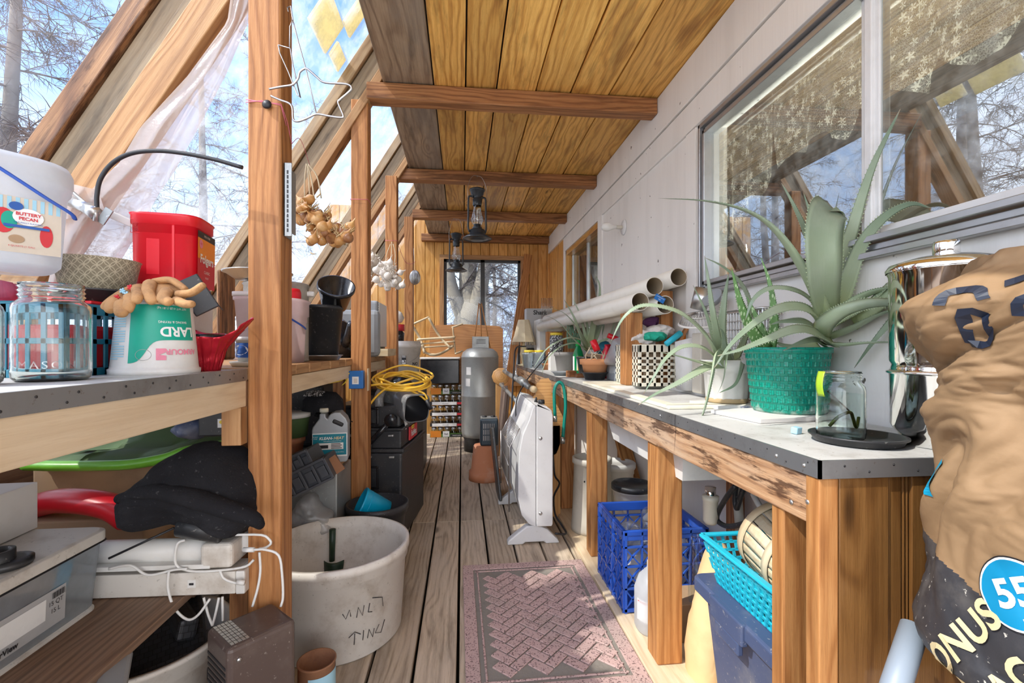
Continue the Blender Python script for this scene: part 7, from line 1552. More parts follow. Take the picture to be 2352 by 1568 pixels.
# stainless water filter
t = thing('water_filter', 'polished stainless two-chamber water filter at the near end of the bench', 'water filter', (1.032, .905, ZR+.001)); 
b = B(); b.lathe([(.078, 0), (.082, .004), (.080, .02), (.090, .03), (.095, .04), (.097, .15), (.099, .152), (.099, .158), (.096, .16)], seg=72); b.lathe([(0, .032), (.08, .032)], seg=40); b.build('lower_chamber', 'steel', t)
b = B(); b.lathe([(.094, .158), (.094, .165), (.092, .172), (.097, .18), (.098, .365), (.101, .372), (.101, .378), (.095, .38)], seg=72); b.build('upper_chamber', 'steel', t)
b = B(); b.lathe([(.103, .374), (.104, .380), (.098, .390), (.06, .402), (.0, .406)], seg=72); b.build('lid', 'steel', t)
b = B(); b.lathe([(0, .404), (.019, .404), (.023, .408), (.023, .432), (.021, .437), (0, .437)], seg=40); b.build('knob', 'steel', t)
b = B(); b.tube([(-.099*cos(a), -.099*sin(a), .155) for a in [k*pi/30 for k in range(60)]], .0035, seg=8, closed=True); b.build('seam_ring', 'steel', t)
# ================================================================ feed bag, lower right
bcx, bcy = .92, .585; D_ = math.hypot(bcx, bcy); A0 = math.atan2(bcx, bcy)
sil = [(600, 2235), (640, 2200), (665, 2140), (700, 2095), (715, 2087), (745, 2098), (800, 2122), (850, 2142), (880, 2168), (905, 2178), (960, 2166), (1060, 2143), (1130, 2135), (1200, 2128), (1300, 2112), (1400, 2095), (1440, 2105), (1480, 2150), (1568, 2215), (1700, 2260)]
prf = []
for v, u in sil:
    al = math.atan((u-1176)/1080)+TH; r = D_*math.sin(max(.03, A0-al)); dist = D_*cos(A0-al); tt = dist/math.sqrt(1+((u-1176)/1080)**2); prf.append((min(r, .218), H+(797-v)/1080*tt))
prf = prf[::-1]; prf.insert(0, (0.0, prf[0][1])); prf.append((.06, prf[-1][1]+.004)); prf.append((0, prf[-1][1]))
zz_ = [p[1] for p in prf]
for i in range(1, len(prf)): prf[i] = (prf[i][0], max(prf[i][1], prf[i-1][1]+.0005))
def rad(z):
    for (r0, z0), (r1, z1) in zip(prf, prf[1:]):
        if z <= z1: q = (z-z0)/(z1-z0+1e-9); return r0+(r1-r0)*max(0, min(1, q))
    return 0
zlo, zhi = prf[0][1], prf[-1][1]
def bagpt(a, z, off=0):
    r = rad(z); q = Vector((cos(a)*1.25, sin(a)*1.25, z*7.5+.8*sin(a+1)))
    w_ = Vector((NZ.noise(q*.8), NZ.noise(q*.8+Vector((5, 5, 5))), NZ.noise(q*.8+Vector((8, 1, 4)))))*.8
    cr_ = .034*abs(NZ.noise((q+w_)*1.1+Vector((3, 1, 7))))*1.6+.014*abs(NZ.noise((q+w_)*2.7+Vector((9, 5, 2))))+.006*abs(NZ.noise((q+w_)*6.1))
    up_ = min(1, max(0, (z-.80)/.18)); cr_ *= (.35+.65*up_); n_ = 0
    rr = max(0, r+(cr_+n_-.012)*min(1, r*14))+off
    return Vector((rr*cos(a), rr*sin(a), z))
t = thing('feed_bag', 'crumpled brown paper feed bag with black print in the lower right corner', 'bag', (bcx, bcy, zlo))
bo = Vector((0, 0, zlo))
NA, NZ_ = 240, 320; aoff = RD(212); zbound = lambda a: .765-.055*math.sin((a-RD(170))*1.0) if True else 0
vs = []; fs = []; mi = []
for j in range(NZ_+1):
    z = zlo+(zhi-zlo)*j/NZ_
    for i in range(NA): vs.append(bagpt(2*pi*i/NA, z)-bo)
b = B()
for j in range(NZ_):
    z = zlo+(zhi-zlo)*(j+.5)/NZ_
    f0 = []; f1 = []
    for i in range(NA):
        a = 2*pi*(i+.5)/NA; k = (i+1) % NA; q = (j*NA+i, j*NA+k, (j+1)*NA+k, (j+1)*NA+i)
        (f1 if z < zbound(a) else f0).append(q)
    fs.append((f0, f1))
b.add(vs, [q for f0, _ in fs for q in f0]+[q for _, f1 in fs for q in f1], smooth=True); n0 = sum(len(f0) for f0, _ in fs); b.mi = [0]*n0+[1]*(len(b.mi)-n0)
b.build('bag_body', [pm('kraft', (.275, .17, .085), .75, dirt=(.19, .11, .052), da=.5, ds=5, bump=.25, bs=40), pm('bag_black', (.035, .035, .04), .5, dirt=(.14, .13, .12), da=.5, ds=14, speck=.9, scol=(.6, .57, .5), bump=.2)], t)
def onbag(a0, z0, rot, off=.0022):
    c, s = cos(rot), sin(rot); r_ = .2
    return lambda x, y: bagpt(a0+(x*c-y*s)/r_, z0+x*s+y*c, off)-bo
def bdisc(b, f, r, m, n=40, rings=6):
    vs = [f(0, 0)]+[f(r*k/rings*cos(2*pi*i/n), r*k/rings*sin(2*pi*i/n)) for k in range(1, rings+1) for i in range(n)]
    fs = [(0, 1+i, 1+(i+1) % n) for i in range(n)]+[(1+(k-1)*n+i, 1+k*n+i, 1+k*n+(i+1) % n, 1+(k-1)*n+(i+1) % n) for k in range(1, rings) for i in range(n)]
    b.add(vs, fs, smooth=True, m=m)
CA, CZ = RD(190), .782
b = B(); bdisc(b, onbag(CA, CZ, 0, .0018), .047, 2); bdisc(b, onbag(CA, CZ, 0, .0026), .045, 1); bdisc(b, onbag(CA, CZ, 0, .0034), .042, 0); b.text('55', .048, lambda x, y: onbag(CA, CZ, RD(30), .0046)(x, y), m=1, bold=True); b.text('LB', .014, lambda x, y: onbag(CA, CZ, RD(30), .0046)(x+.005, y-.034), m=1, bold=True)
b.build('blue_badge', ['badge_blue' if 'badge_blue' in MAT else pm('badge_blue', (.0, .22, .42), .5), 'ink_white', 'ink_black'], t)
b = B(); b.text('BONUS', .052, onbag(RD(171), .672, RD(60), .0036), bold=True, sp=1.05); b.text('BAG', .052, onbag(RD(190), .655, RD(60), .0036), bold=True, sp=1.05); b.build('printed_words', 'ink_gold', t)
b = B()
def stroke(b, pts, a0, z0, w, m=None):
    f = onbag(a0, z0, 0, .003); pp = bez([Vector((x, y, 0)) for x, y in pts], 14)
    L = []; R_ = []
    for i, p in enumerate(pp):
        d = (pp[min(i+1, len(pp)-1)]-pp[max(0, i-1)]).normalized(); n = Vector((-d.y, d.x, 0))*w/2; L.append(f(p.x+n.x, p.y+n.y)); R_.append(f(p.x-n.x, p.y-n.y))
    k = len(L); b.add(L+R_, [(i, i+1, k+i+1, k+i) for i in range(k-1)], m=m)
for pts in ([(-.05, .02), (-.045, .038), (-.02, .04), (-.012, .025)], [(-.045, -.035), (-.03, .01), (-.015, -.005), (-.018, -.035), (-.045, -.035)], [(.0, .045), (.03, .055), (.035, .035), (.06, .04)], [(.02, .0), (.025, .02), (.05, .025), (.08, .015), (.11, .02)]): stroke(b, pts, RD(188), 1.150, .010)
b.build('printed_marks', 'ink_navy' if 'ink_navy' in MAT else pm('ink_navy', (.008, .015, .035), .5), t)
b = B(); stroke(b, [(0, .03), (-.012, .0), (-.012, -.03)], RD(153), .90, .012); b.build('blue_print', 'ink_sky2' if 'ink_sky2' in MAT else pm('ink_sky2', (.0, .30, .50), .5), t)
b = B(); b.bx(bcx-.14, bcx+.14, bcy-.14, bcy+.14, zlo-.03, zlo-.001, m=0)
for x in (-.12, .12):
    for y in (-.12, .12): b.bx(bcx+x-.015, bcx+x+.015, bcy+y-.015, bcy+y+.015, 0, zlo-.03)
simple('wooden_stool', b, 'w_beam', 'wooden stool carrying the brown feed bag', 'stool', bev=.004)
b = B(); b.tube([P(2100, 1440, Y=.74), P(2055, 1580, Y=.70), P(2030, 1660, Y=.70)], .020, seg=24); simple('grey_pipe', b, pm('pipe_grey', (.26, .31, .37), .45), 'pale grey pipe leaning against the bench end below the feed bag', 'pipe')

# ================================================================ items in the middle of the right bench
b0 = [(1558, 633, 1.462, 1.08), (1502, 655, 1.415, .955), (1468, 691, 1.337, .88), (1526, 699, 1.322, 1.01)]
lb = ['topmost and rightmost of the four white pipes on the right bench', 'second highest of the four white pipes, its mouth left of the topmost', 'nearest and leftmost of the four white pipes on the right bench', 'white pipe with the small blue label, lowest mouth at the right']
for i, ((u, v, z, x), (zf, xf)) in enumerate(zip(b0, ((1.44, .99), (1.40, .885), (1.322, .82), (1.305, .93)))):
    t = thing('white_pipe', lb[i], 'pipe', (x, 2.26, z), group=None); o = t.location; a = Vector((x, 2.26, z)); c = Vector((xf, 4.9, zf)); d = (c-a).normalized(); R = d.to_track_quat('Z', 'Y').to_matrix()
    b = B(o=o); b.lathe([(.0425, 0), (.046, 0), (.046, (c-a).length), (.0425, (c-a).length)], a, R=R, seg=40, m=1); b.lathe([(.0425, (c-a).length), (.0425, .0)], a, R=R, seg=40, m=0); b.build('pipe_wall', [pm('pvc_inside', (.42, .33, .22), .7)]+[ 'pvc' if 'pvc' in MAT else pm('pvc', (.74, .70, .63), .42, dirt=(.52, .45, .36), da=.4)], t)
    if i == 3: b = B(o=o); q = a+Vector((-.03, -.004, .030)); f = flat(q, (.8, 0, -.45), (.45, 0, .8)); patch(b, -.03, .03, -.016, .016, f, n=1, m=0); b.text('CHARLOTTE', .0085, lambda x_, y_: f(x_, y_+.006)+Vector((0, -.001, 0)), m=1); b.text('PIPE', .0085, lambda x_, y_: f(x_, y_-.006)+Vector((0, -.001, 0)), m=1); b.build('blue_label', ['royal_blue', 'ink_white'], t)
b = B(); b.bx(.835, .925, 2.34, 2.43, ZR+.015, 1.288); simple('pipe_block', b, 'w_post', 'upright timber block holding the nearest white pipe', 'block', bev=.004)
b = B(); b.bx(1.05, 1.115, 2.40, 2.48, ZR+.016, 1.41); simple('pipe_block', b, 'w_post', 'upright timber block under the topmost white pipe', 'block', bev=.004)
b = B(); b.bx(.78, 1.10, 4.3, 4.38, ZR, 1.255); simple('pipe_block', b, 'w_post', 'timber block supporting the far ends of the white pipes', 'block', bev=.004)
# cream laundry basket and its contents
t = crate('cream_basket', 'cream slatted laundry basket full of rags and tools', .87, 1.105, 2.25, 2.60, ZR+.016, .205, 5, 6, 9, 'cream_plastic', th=.005, bar=.013, top=.035)
pm('rag_white', (.72, .68, .64), .9, dirt=(.5, .36, .36), da=.5, ds=18, bump=.5, bs=40); pm('rag_green', (.02, .42, .28), .9, bump=.4); pm('rag_plum', (.10, .03, .10), .9); pm('rag_brown', (.42, .32, .22), .9, dirt=(.2, .15, .1), ds=20, da=.7, bump=.5)
def rag(c, r, mat, label, seed, sz=(1, 1, .6), cat='rag'):
    b = B(); c = Vector(c); puff(b, [c+Vector((r*sz[0]*cos(a), 0, r*sz[2]*sin(a))) for a in [k*pi/6 for k in range(12)]], r*sz[1]*.8, n=8, amp=r*.22, fq=2.2/r, seed=seed); simple('rag', b, mat, label, cat)
rag((.93, 2.40, 1.15), .075, 'rag_white', 'pale crumpled rag on the left of the cream basket', 31, (1, 1, .8)); rag((1.03, 2.38, 1.19), .07, 'rag_white', 'pinkish white rag heaped at the back of the cream basket', 32, (1.2, 1, .55)); rag((.985, 2.33, 1.165), .055, 'rag_green', 'green rag in the cream basket', 33, (1.2, .8, .5))
rag((1.05, 2.47, 1.245), .06, 'rag_plum', 'dark plum cloth on top of the cream basket', 34, (1.3, .8, .5)); rag((.93, 2.33, 1.10), .05, 'rag_brown', 'brown patterned cloth at the front of the cream basket', 35); rag((.98, 2.42, 1.02), .10, 'rag_brown', 'brown rag filling the cream basket', 36, (1, 1, .8))
b = B(); b.tube([P(1530, 790, Y=2.22), P(1563, 765, Y=2.24)], [.014, .016], seg=12); simple('hand_tool', b, 'turq_plastic', 'turquoise tool handle sticking out of the cream basket', 'tool'); b = B(); b.box(P(1571, 776, Y=2.30), (.045, .03, .05), R=Euler((0, .5, 0))); simple('orange_tool', b, 'orange_plastic', 'orange tool at the right edge of the cream basket', 'tool', bev=.008)
b = B(); b.beam(P(1556, 788, Y=2.24), P(1578, 752, Y=2.26), .012, .03, up=(0, 1, 0)); simple('brown_stick', b, 'w_beam', 'short brown stick leaning in the cream basket', 'stick')
b = B(); b.lathe([(0, 0), (.065, 0), (.07, .22), (0, .24)], (1.05, 2.06, ZR+.016), seg=32, pw=3); simple('white_container', b, 'white_plastic', 'tall white container under the wire fan guard', 'container')
t = thing('fan_guard', 'round wire fan guard resting on the white container', 'guard', (1.025, 1.93, 1.215)); b = B(M=Euler((RD(12), RD(-10), 0)).to_matrix().to_4x4()); Rg = .092
for k in range(40): a = 2*pi*k/40; b.tube([(Rg*cos(a), Rg*sin(a), 0), (Rg*.8*cos(a), Rg*.8*sin(a), .035), (.02*cos(a), .02*sin(a), .045)], .0011, seg=4)
b.build('wires', 'wire', t); b = B(M=Euler((RD(12), RD(-10), 0)).to_matrix().to_4x4()); b.tube([(Rg*cos(2*pi*k/48), Rg*sin(2*pi*k/48), 0) for k in range(48)], .005, seg=8, closed=True); b.tube([(Rg*.8*cos(2*pi*k/48), Rg*.8*sin(2*pi*k/48), .036) for k in range(48)], .002, seg=6, closed=True); b.build('ring', 'white_wire', t)
b = B(); b.bx(.985, 1.07, 1.86, 1.94, ZR+.016, 1.17); simple('pale_box', b, 'beige_plastic', 'pale box behind the arching aloe, below the wire fan guard', 'box', bev=.006)
b = B(M=Matrix.Translation((1.035, 1.98, 1.275)) @ Euler((.15, .25, 0)).to_matrix().to_4x4()); b.lathe([(0, 0), (.034, 0), (.040, .095), (.038, .095), (.032, .004), (0, .004)], seg=32); simple('metal_tumbler', b, 'dull_steel', 'dented metal tumbler standing on the wire fan guard', 'tumbler')
b = B(M=Matrix.Translation((1.075, 1.90, 1.30)) @ Euler((0, -.9, .3)).to_matrix().to_4x4()); b.lathe([(0, 0), (.02, 0), (.048, .035), (.046, .036), (.02, .004), (0, .004)], seg=32); simple('dark_bowl', b, 'grey_plastic', 'dark bowl tipped beside the metal tumbler', 'bowl')
crate('wire_basket', 'dark wire basket under the window sill behind the big aloe', 1.055, 1.115, 1.56, 1.80, ZR+.016, .335, 10, 4, 12, 'dull_steel', th=.003, bar=.004, top=.008)
# terracotta pot group
TP = P(1366, 860, Y=2.98); TP.z = ZR
t = thing('black_dish', 'black plastic dish under the small terracotta pot', 'dish', TP); b = B(); b.lathe([(0, 0), (.060, 0), (.082, .045), (.088, .045), (.088, .050), (.078, .050), (.058, .005), (0, .005)], seg=40); b.build('dish', 'black_plastic', t)
t = thing('terracotta_pot', 'small clean terracotta pot with dry twigs on the black dish', 'pot', TP+Vector((0, 0, .0055))); b = B(); b.lathe([(0, 0), (.062, 0), (.082, .092), (.096, .094), (.098, .128), (.090, .129), (.080, .10), (.078, .09), (0, .09)], seg=48); b.build('pot_body', 'terracotta_clean', t)
b = B(); rng = random.Random(2)
for k in range(7): a = rng.uniform(0, 6.3); p = Vector((.05*cos(a), .05*sin(a), .09)); b.tube([p, p+Vector((rng.uniform(-.05, .05), 0, .06)), p+Vector((rng.uniform(-.09, .09), 0, rng.uniform(.07, .15)))], [.006, .005, .002], seg=5)
b.build('dry_twigs', 'twine', t)
b = B(); q = P(1398, 850, Y=3.1); b.lathe([(0, 0), (.05, 0), (.058, .015), (.055, .12), (.038, .18), (.022, .21), (.022, .23), (0, .23)], (q.x, 3.12, ZR), seg=30); simple('red_jug', b, 'red_foil', 'dark red plastic jug behind the small terracotta pot', 'jug')
b = B(); b.tube([P(1372, 805, Y=2.92), P(1362, 782, Y=2.94)], .022, seg=16); simple('red_tube', b, 'red_plastic', 'short red tube standing in the small terracotta pot', 'tube')
GB = P(1328, 858, Y=3.62); t = thing('green_bottle', 'green plastic bottle with a yellow label between the grey and terracotta pots', 'bottle', (GB.x, 3.62, ZR)); b = B(); b.lathe([(0, 0), (.036, 0), (.040, .006), (.040, .145), (.034, .175), (.018, .215), (.016, .225), (0, .225)], seg=30, pw=2.6); b.build('bottle_body', pm('bottle_green', (.0, .22, .06), .25), t); b = B(); b.lathe([(.019, .22), (.021, .222), (.020, .262), (.016, .266), (0, .266)], seg=24); b.build('cap', 'green_cap' if 'green_cap' in MAT else pm('green_cap', (.01, .40, .07), .4), t)
b = B(); fb = cyl(.0415, .001, 0, -1.9); patch(b, -.05, -.002, .03, .14, fb, n=8, m=0); patch(b, -.002, .05, .03, .14, fb, n=8, m=1); f2 = cyl(.0425, .001, 0, -1.9); patch(b, .004, .034, .035, .065, f2, n=4, m=2); b.build('printed_label', ['ink_white', 'ink_yellow', 'ink_red'], t)
GPp = P(1298, 852, Y=3.85); b = B(); b.lathe([(0, 0), (.058, 0), (.062, .006), (.080, .135), (.088, .138), (.088, .168), (.080, .169), (.076, .14), (0, .14)], (GPp.x, 3.88, ZR), seg=44); t = simple('grey_pot', b, pm('pot_grey', (.27, .25, .235), .6), 'grey plastic pot left of the green bottle', 'pot')
b = B(o=t.location); b.lathe([(0, .142), (.07, .142)], (GPp.x, 3.88, ZR), seg=24); b.build('soil', 'soil', t)
b = B(); b.lathe(ringprof(.05, .075, .03, liph=.004), (P(1290, 860, Y=3.45).x, 3.45, ZR), seg=30); simple('small_dish', b, 'grey_plastic', 'small dark dish in front of the grey pot', 'dish')
b = B(); q = P(1312, 862, Y=3.28); b.box((q.x, 3.28, ZR+.022), (.06, .05, .044), R=Euler((0, 0, .3))); simple('wood_block', b, 'w_beam', 'small wood block in front of the green bottle', 'block', bev=.003)
b = B(); q = P(1345, 865, Y=3.2); b.box((q.x, 3.2, ZR+.014), (.14, .04, .028), R=Euler((0, 0, .1))); simple('wood_strip', b, 'w_beam', 'reddish wood strip beside the black dish', 'strip', bev=.003)
b = B(); q = P(1413, 780, Y=3.1); b.tube([q+Vector((-.05, 0, .03)), q+Vector((.05, 0, -.01))], .018, seg=12); simple('red_handle', b, 'red_plastic', 'red tool handle beside the upright block', 'handle') if False else simple('red_torch', b, 'red_plastic', 'red cylinder lying left of the upright timber block', 'cylinder')
b = B(); q = P(1400, 790, Y=3.3); b.lathe([(0, 0), (.06, 0), (.055, .05), (.03, .09), (0, .10)], (q.x, 3.42, 1.06), seg=24); simple('teal_scoop', b, 'teal_plastic', 'dark teal plastic shape behind the red cylinder', 'scoop')
b = B(); b.bx(.84, 1.02, 3.30, 3.55, ZR, 1.058) if False else b.bx(.95, 1.10, 3.30, 3.60, ZR, 1.058); simple('card_box', b, 'cardboard', 'low box under the teal plastic shape on the right bench', 'box', bev=.003)
b = B(); q = P(1408, 700, Y=3.2); b.lathe([(0, 0), (.11, .0), (.12, .02), (.06, .16), (0, .18)], (1.0, 2.85, 1.0), seg=32); simple('clear_cover', b, 'bag_film', 'clear crinkled plastic below the nearest white pipe', 'plastic')
b = B(); b.bx(.93, 1.08, 2.74, 2.98, ZR, .999); simple('grey_box', b, 'grey_plastic', 'grey box supporting the clear crinkled plastic', 'box', bev=.01)
for k, (u, Y, r, h, m, lbl) in enumerate(((1212, 4.75, .055, .15, 'bottle_clear', 'clear plastic cup at the far end of the right bench'), (1236, 4.62, .06, .16, 'bottle_clear', 'clear plastic cup left of the yellow-lidded jar'), (1262, 4.35, .07, .06, 'terracotta_clean', 'squat terracotta pot behind the grey pot'))):
    b = B(); q = P(u, 800, Y=Y); b.lathe(ringprof(r*.8, r, h), (q.x, Y, ZR), seg=28); simple(('plastic_cup', 'plastic_cup', 'squat_pot')[k], b, m, lbl, ('cup', 'cup', 'pot')[k])
for k, (u, Y, z) in enumerate(((1216, 5.0, ZR), (1240, 4.95, ZR), (1278, 4.25, ZR+.165))):
    t = thing('lidded_jar', ('speckled jar with a yellow lid at the far end of the bench', 'speckled jar with a yellow lid beside the clear cups', 'round speckled jar with a yellow lid behind the grey pot')[k], 'jar', (P(u, 800, Y=Y).x, Y, z)); b = B(); b.lathe([(0, 0), (.055, 0), (.062, .02), (.062, .13), (.052, .16), (0, .16)], seg=28); b.build('jar_body', 'speckle', t); b = B(); b.lathe([(.054, .155), (.056, .157), (.056, .178), (0, .18)], seg=28); b.build('lid', 'ink_yellow', t)
b = B(); q = P(1278, 800, Y=4.25).x; b.bx(q-.07, q+.07, 4.18, 4.29, ZR, ZR+.164); simple('support_box', b, 'white_card', 'pale box under the round speckled jar', 'box', bev=.003)
LS = P(1203, 790, Y=5.3); t = thing('table_lamp', 'small table lamp with a cream shade at the far end of the right bench', 'lamp', (LS.x, 5.3, ZR)); b = B(); b.lathe([(0, 0), (.06, 0), (.06, .01), (.02, .03), (.03, .08), (.045, .13), (.03, .20), (.012, .24), (.012, .34), (0, .34)], seg=28); b.build('base', 'ink_gold', t); b = B(); b.lathe([(.135, .27), (.11, .34), (.068, .50), (.062, .52)], seg=8, smooth=False); b.build('lamp_shade', pm('shade_cream', (.74, .62, .42), .8), t, solid=.003); b = B()
for k in range(36): a = k*pi/18; b.tube([(.132*cos(a), .132*sin(a), .27), (.134*cos(a), .134*sin(a), .235)], .002, seg=4)
b.build('fringe', 'twine', t)
q = P(1240, 720, Y=5.45); b = B(); b.bx(q.x-.16, q.x+.14, 5.44, 5.62, ZR+.20, q.z+.06); t = simple('appliance_box', b, 'ink_grey', 'grey appliance carton behind the cream lamp', 'carton', bev=.003); b = B(o=t.location); f = flat((q.x+.0, 5.4385, q.z+.01), (1, 0, 0), (0, 0, 1)); b.text('Shark', .07, f, bold=True); b.build('printed_name', 'ink_black', t)
b = B(); b.bx(q.x-.15, q.x+.15, 5.40, 5.65, ZR, ZR+.199); simple('dark_case', b, 'black_plastic', 'dark case under the grey appliance carton', 'case', bev=.01)
b = B()
for k in range(9): x = P(1244+k*3, 700, Y=5.25).x; b.tube([(x, 5.25+.01*(k % 2), P(1250, 735, Y=5.25).z), (x, 5.25, P(1250, 684, Y=5.25).z)], .003, seg=5)
b.tube([P(1242, 705, Y=5.25), P(1272, 705, Y=5.25)], .003, seg=5); b.tube([P(1242, 733, Y=5.25), P(1272, 733, Y=5.25)], .003, seg=5); simple('wire_rack', b, 'wire', 'upright wire rack at the far corner of the right bench', 'rack')
b = B(); b.bx(.83, 1.06, 5.02, 5.42, ZR, 1.36 if False else P(1250, 734, Y=5.25).z-.004); simple('far_carton', b, 'white_card', 'white carton under the upright wire rack', 'carton', bev=.003)
b = B(); q = P(1280, 775, Y=4.75); b.bx(.86, 1.08, 4.62, 4.80, ZR, ZR+.20); simple('print_carton', b, 'ink_sky', 'blue and white printed carton behind the far aloe', 'carton', bev=.003)
# wall hook
hz_ = P(1433, 522, X=XR-.001); t = thing('wall_knob', 'white ball knob on a short arm fixed to the painted wall', 'knob', hz_); b = B(); b.lathe([(0, 0), (.055, 0), (.052, .006), (.02, .012), (0, .012)], R=Euler((0, -pi/2, 0)), seg=36); b.build('flange', 'alu_white', t)
b = B(); b.lathe([(.012, .01), (.013, .012), (.013, .055), (0, .056)], R=Euler((0, -pi/2, 0)), seg=20); b.build('arm', 'beige_plastic', t); b = B(); b.lathe([(0, .052), (.012, .056), (.018, .085), (.03, .11), (.032, .13), (.024, .155), (0, .164)], R=Euler((0, -pi/2, 0)), seg=28); b.build('ball', 'white_plastic', t)
# ================================================================ behind the right windows
g = G('lace'); uvn = g.n('UVMap').outputs[0]; sc_ = g.n('VectorMath', {0: uvn, 1: (1, 1, 1)}, operation='MULTIPLY').outputs[0]
net = g.n('TexVoronoi', {'Vector': sc_, 'Scale': 170.}, feature='DISTANCE_TO_EDGE').outputs['Distance']; netf = g.math('LESS_THAN', net, .10)
vf = g.n('TexVoronoi', {'Vector': sc_, 'Scale': 34.}); pos = g.n('VectorMath', {0: g.n('VectorMath', {0: sc_, 1: (46, 46, 46)}, operation='MULTIPLY').outputs[0], 1: vf.outputs['Position']}, operation='SUBTRACT').outputs[0]
pos = g.n('VectorMath', {0: g.n('VectorMath', {0: sc_, 1: vf.outputs['Position']}, operation='SUBTRACT').outputs[0], 1: (34, 34, 34)}, operation='MULTIPLY').outputs[0]
px_ = g.n('SeparateXYZ', {0: pos}).outputs; ang_ = g.math('ARCTAN2', px_[1], px_[0]); rad_ = g.n('VectorMath', {0: pos}, operation='LENGTH').outputs['Value']
petal = g.math('MULTIPLY_ADD', g.math('COSINE', g.math('MULTIPLY', ang_, 5)), .16, .34); fl_ = g.math('LESS_THAN', rad_, petal)
at_ = g.n('Attribute', attribute_name='rnd').outputs['Fac']; dens = g.sm(g.math('ADD', g.n('SeparateXYZ', {0: g.n('Mapping', {0: uvn}).outputs[0]}).outputs[2], g.noise(sc_, 7, 3)), .34, .46)
lowf = g.n('UVMap', uv_map='UVMap').outputs[0]
fac = g.math('MAXIMUM', g.math('MULTIPLY', netf, .30), g.math('MULTIPLY', fl_, dens)); fac = g.math('ADD', fac, .07, clamp=True)
df = g.n('BsdfDiffuse', {0: (.82, .78, .66, 1)}).outputs[0]; tl = g.n('BsdfTranslucent', {0: (.82, .78, .66, 1)}).outputs[0]; g.out(g.n('MixShader', {0: fac, 1: g.n('BsdfTransparent').outputs[0], 2: g.n('MixShader', {0: .5, 1: df, 2: tl}).outputs[0]}).outputs[0])
XC = XR+.11
def lace(b, low, ztop, X=XC, amp=.016, fr=46):
    """low: list of (Y, z) along the lower hem"""
    ys = [p[0] for p in low]; n = 260; m = 14; vs = []; uvv = []
    def hem(y):
        for (y0, z0), (y1, z1) in zip(low, low[1:]):
            if y0 <= y <= y1: return z0+(z1-z0)*(y-y0)/(y1-y0+1e-9)
        return low[-1][1]
    for i in range(n+1):
        y = ys[0]+(ys[-1]-ys[0])*i/n
        for j in range(m+1):
            z = ztop+(hem(y)-ztop)*j/m; w = .4+.6*j/m; vs.append((X+amp*w*sin(y*fr+2*sin(y*9)), y+.006*w*sin(y*31), z)); uvv.append((y*1.5, z))
    fs = [(i*(m+1)+j, (i+1)*(m+1)+j, (i+1)*(m+1)+j+1, i*(m+1)+j+1) for i in range(n) for j in range(m)]; b.add(vs, fs, [[uvv[k] for k in f] for f in fs], smooth=True)
def hemp(l): 
    o_ = []
    for u, v in l: p = P(u, v, X=XC); o_.append((p.y, p.z))
    return sorted(o_)
ZT = 2.135
for lst, lbl in (([(1646, 560), (1690, 545), (1722, 462), (1745, 452), (1770, 398), (1776, 330)], 'long lace curtain at the left of the big window'), ([(1779, 300), (1794, 388), (1822, 348), (1848, 350), (1868, 322), (1890, 300), (1915, 312), (1942, 322), (1956, 270), (1985, 250), (2003, 272), (2024, 276), (2040, 225), (2060, 205), (2118, 218), (2124, 170), (2160, 133), (2205, 146), (2245, 148), (2290, 110), (2325, 50), (2400, 40), (2600, -60)], 'scalloped lace valance across the big window')):
    b = B(); lace(b, hemp(lst), ZT); simple('lace_curtain', b, 'lace', lbl, 'curtain')
b = B(); b.tube([(XC, .2, ZT-.02), (XC, 2.06, ZT-.02)], .011, seg=14); simple('curtain_rod', b, 'white_plastic', 'white curtain rod inside the big window', 'rod')
b = B(); lace(b, [(3.92, 1.55), (4.05, 1.50), (4.2, 1.62), (4.35, 1.9)], 2.14, X=XR+.105, fr=30); simple('lace_curtain', b, 'lace', 'lace curtain inside the far small window', 'curtain')
b = B(); b.bx(XR+.12, XR+.32, -.9, 2.15, WZ0-.03, WZ0+.0); simple('window_shelf', b, 'w_panel', 'wooden sill board inside the big window', 'sill', bev=.003)
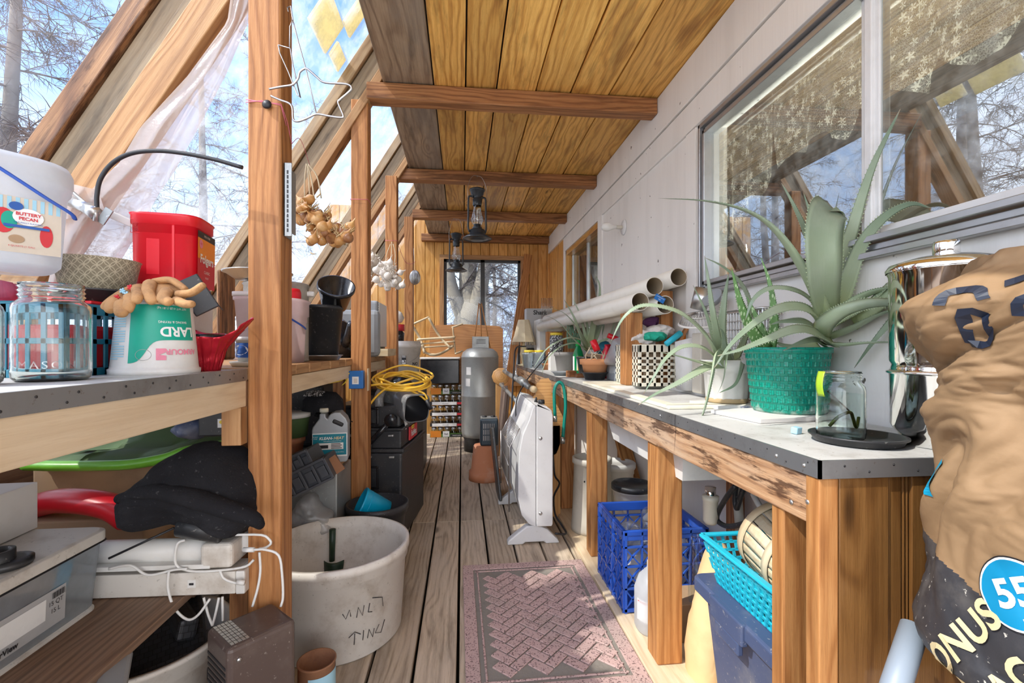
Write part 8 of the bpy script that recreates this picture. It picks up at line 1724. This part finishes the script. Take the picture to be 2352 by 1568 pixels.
for k, (u, r, h, lbl) in enumerate(((1650, .035, .20, 'clear glass bottle inside the big window, nearest its left frame'), (1712, .05, .24, 'cone-shaped glass bottle inside the big window'), (2150, .06, .07, 'low glass dish inside the right pane of the big window'))):
    q = P(u, 600, X=XR+.2); b = B(); b.lathe([(0, 0), (r, 0), (r, .01), (r*.5, h*.7), (r*.4, h), (r*.5, h)] if k < 2 else [(0, 0), (r*.7, 0), (r, h), (r*.95, h)], (XR+.19, q.y, WZ0+.001), seg=28); simple(('glass_bottle', 'glass_bottle', 'glass_dish')[k], b, 'bottle_glass', lbl, ('bottle', 'bottle', 'dish')[k])
# ================================================================ pieces of parts go one level deeper
BODY = ('bucket_body', 'can_body', 'tub_body', 'jug_body', 'bottle_body', 'bin_body', 'pail_body', 'tote_body', 'glass_body', 'box_body', 'tank_shell', 'casing', 'pot_body', 'bag_body', 'pipe_wall', 'cardboard_tray')
NEST = {k: BODY for k in ('printed_label', 'label', 'embossed_letters', 'embossed_emblem', 'embossed_badge', 'paper_label', 'printed_panel', 'scribbled_lettering', 'hand_grip', 'vent_slots', 'side_grille', 'grille', 'soil', 'weave_relief',
        'dirt_ring', 'blue_badge', 'printed_words', 'printed_marks', 'blue_print', 'drain_holes', 'blue_label', 'cap', 'handle_gap', 'warning_label')}
NEST.update(latch=('lower_bin', 'lid'), badge=('middle_box',), torn_sticker=('top_box',), screw=('back_casing', 'casing'), knob=('lid', 'top_trim', 'back_casing'), lid_gasket=('lid',), rail_screws=('front_rail',), plate_print=('name_plate',),
            hose_coupling=('hose',), plug=('coil', 'cord'), nail=('wire_bail',), globe_guard=('glass_globe',), slots=('bracket_plate',), wire_guard=('front_casing',), speckled_patch=('crown',), side_pipe=('nozzle_tube',), fringe=('lamp_shade',), embroidery=('leather_shell',))
kids = {}
for ob_ in bpy.data.objects:
    if ob_.parent is not None: kids.setdefault(ob_.parent, []).append(ob_)
for par, ch in kids.items():
    if par.type != 'EMPTY': continue
    base = lambda x: x.name.split('.')[0]
    jars = [c for c in ch if base(c) == 'jar']; lids_ = [c for c in ch if base(c) == 'jar_lid']
    for a, c in zip(jars, lids_): c.parent = a
    for c in ch:
        for want in NEST.get(base(c), ()):
            m_ = [x for x in ch if base(x) == want and x is not c]
            if m_: c.parent = m_[0]; break
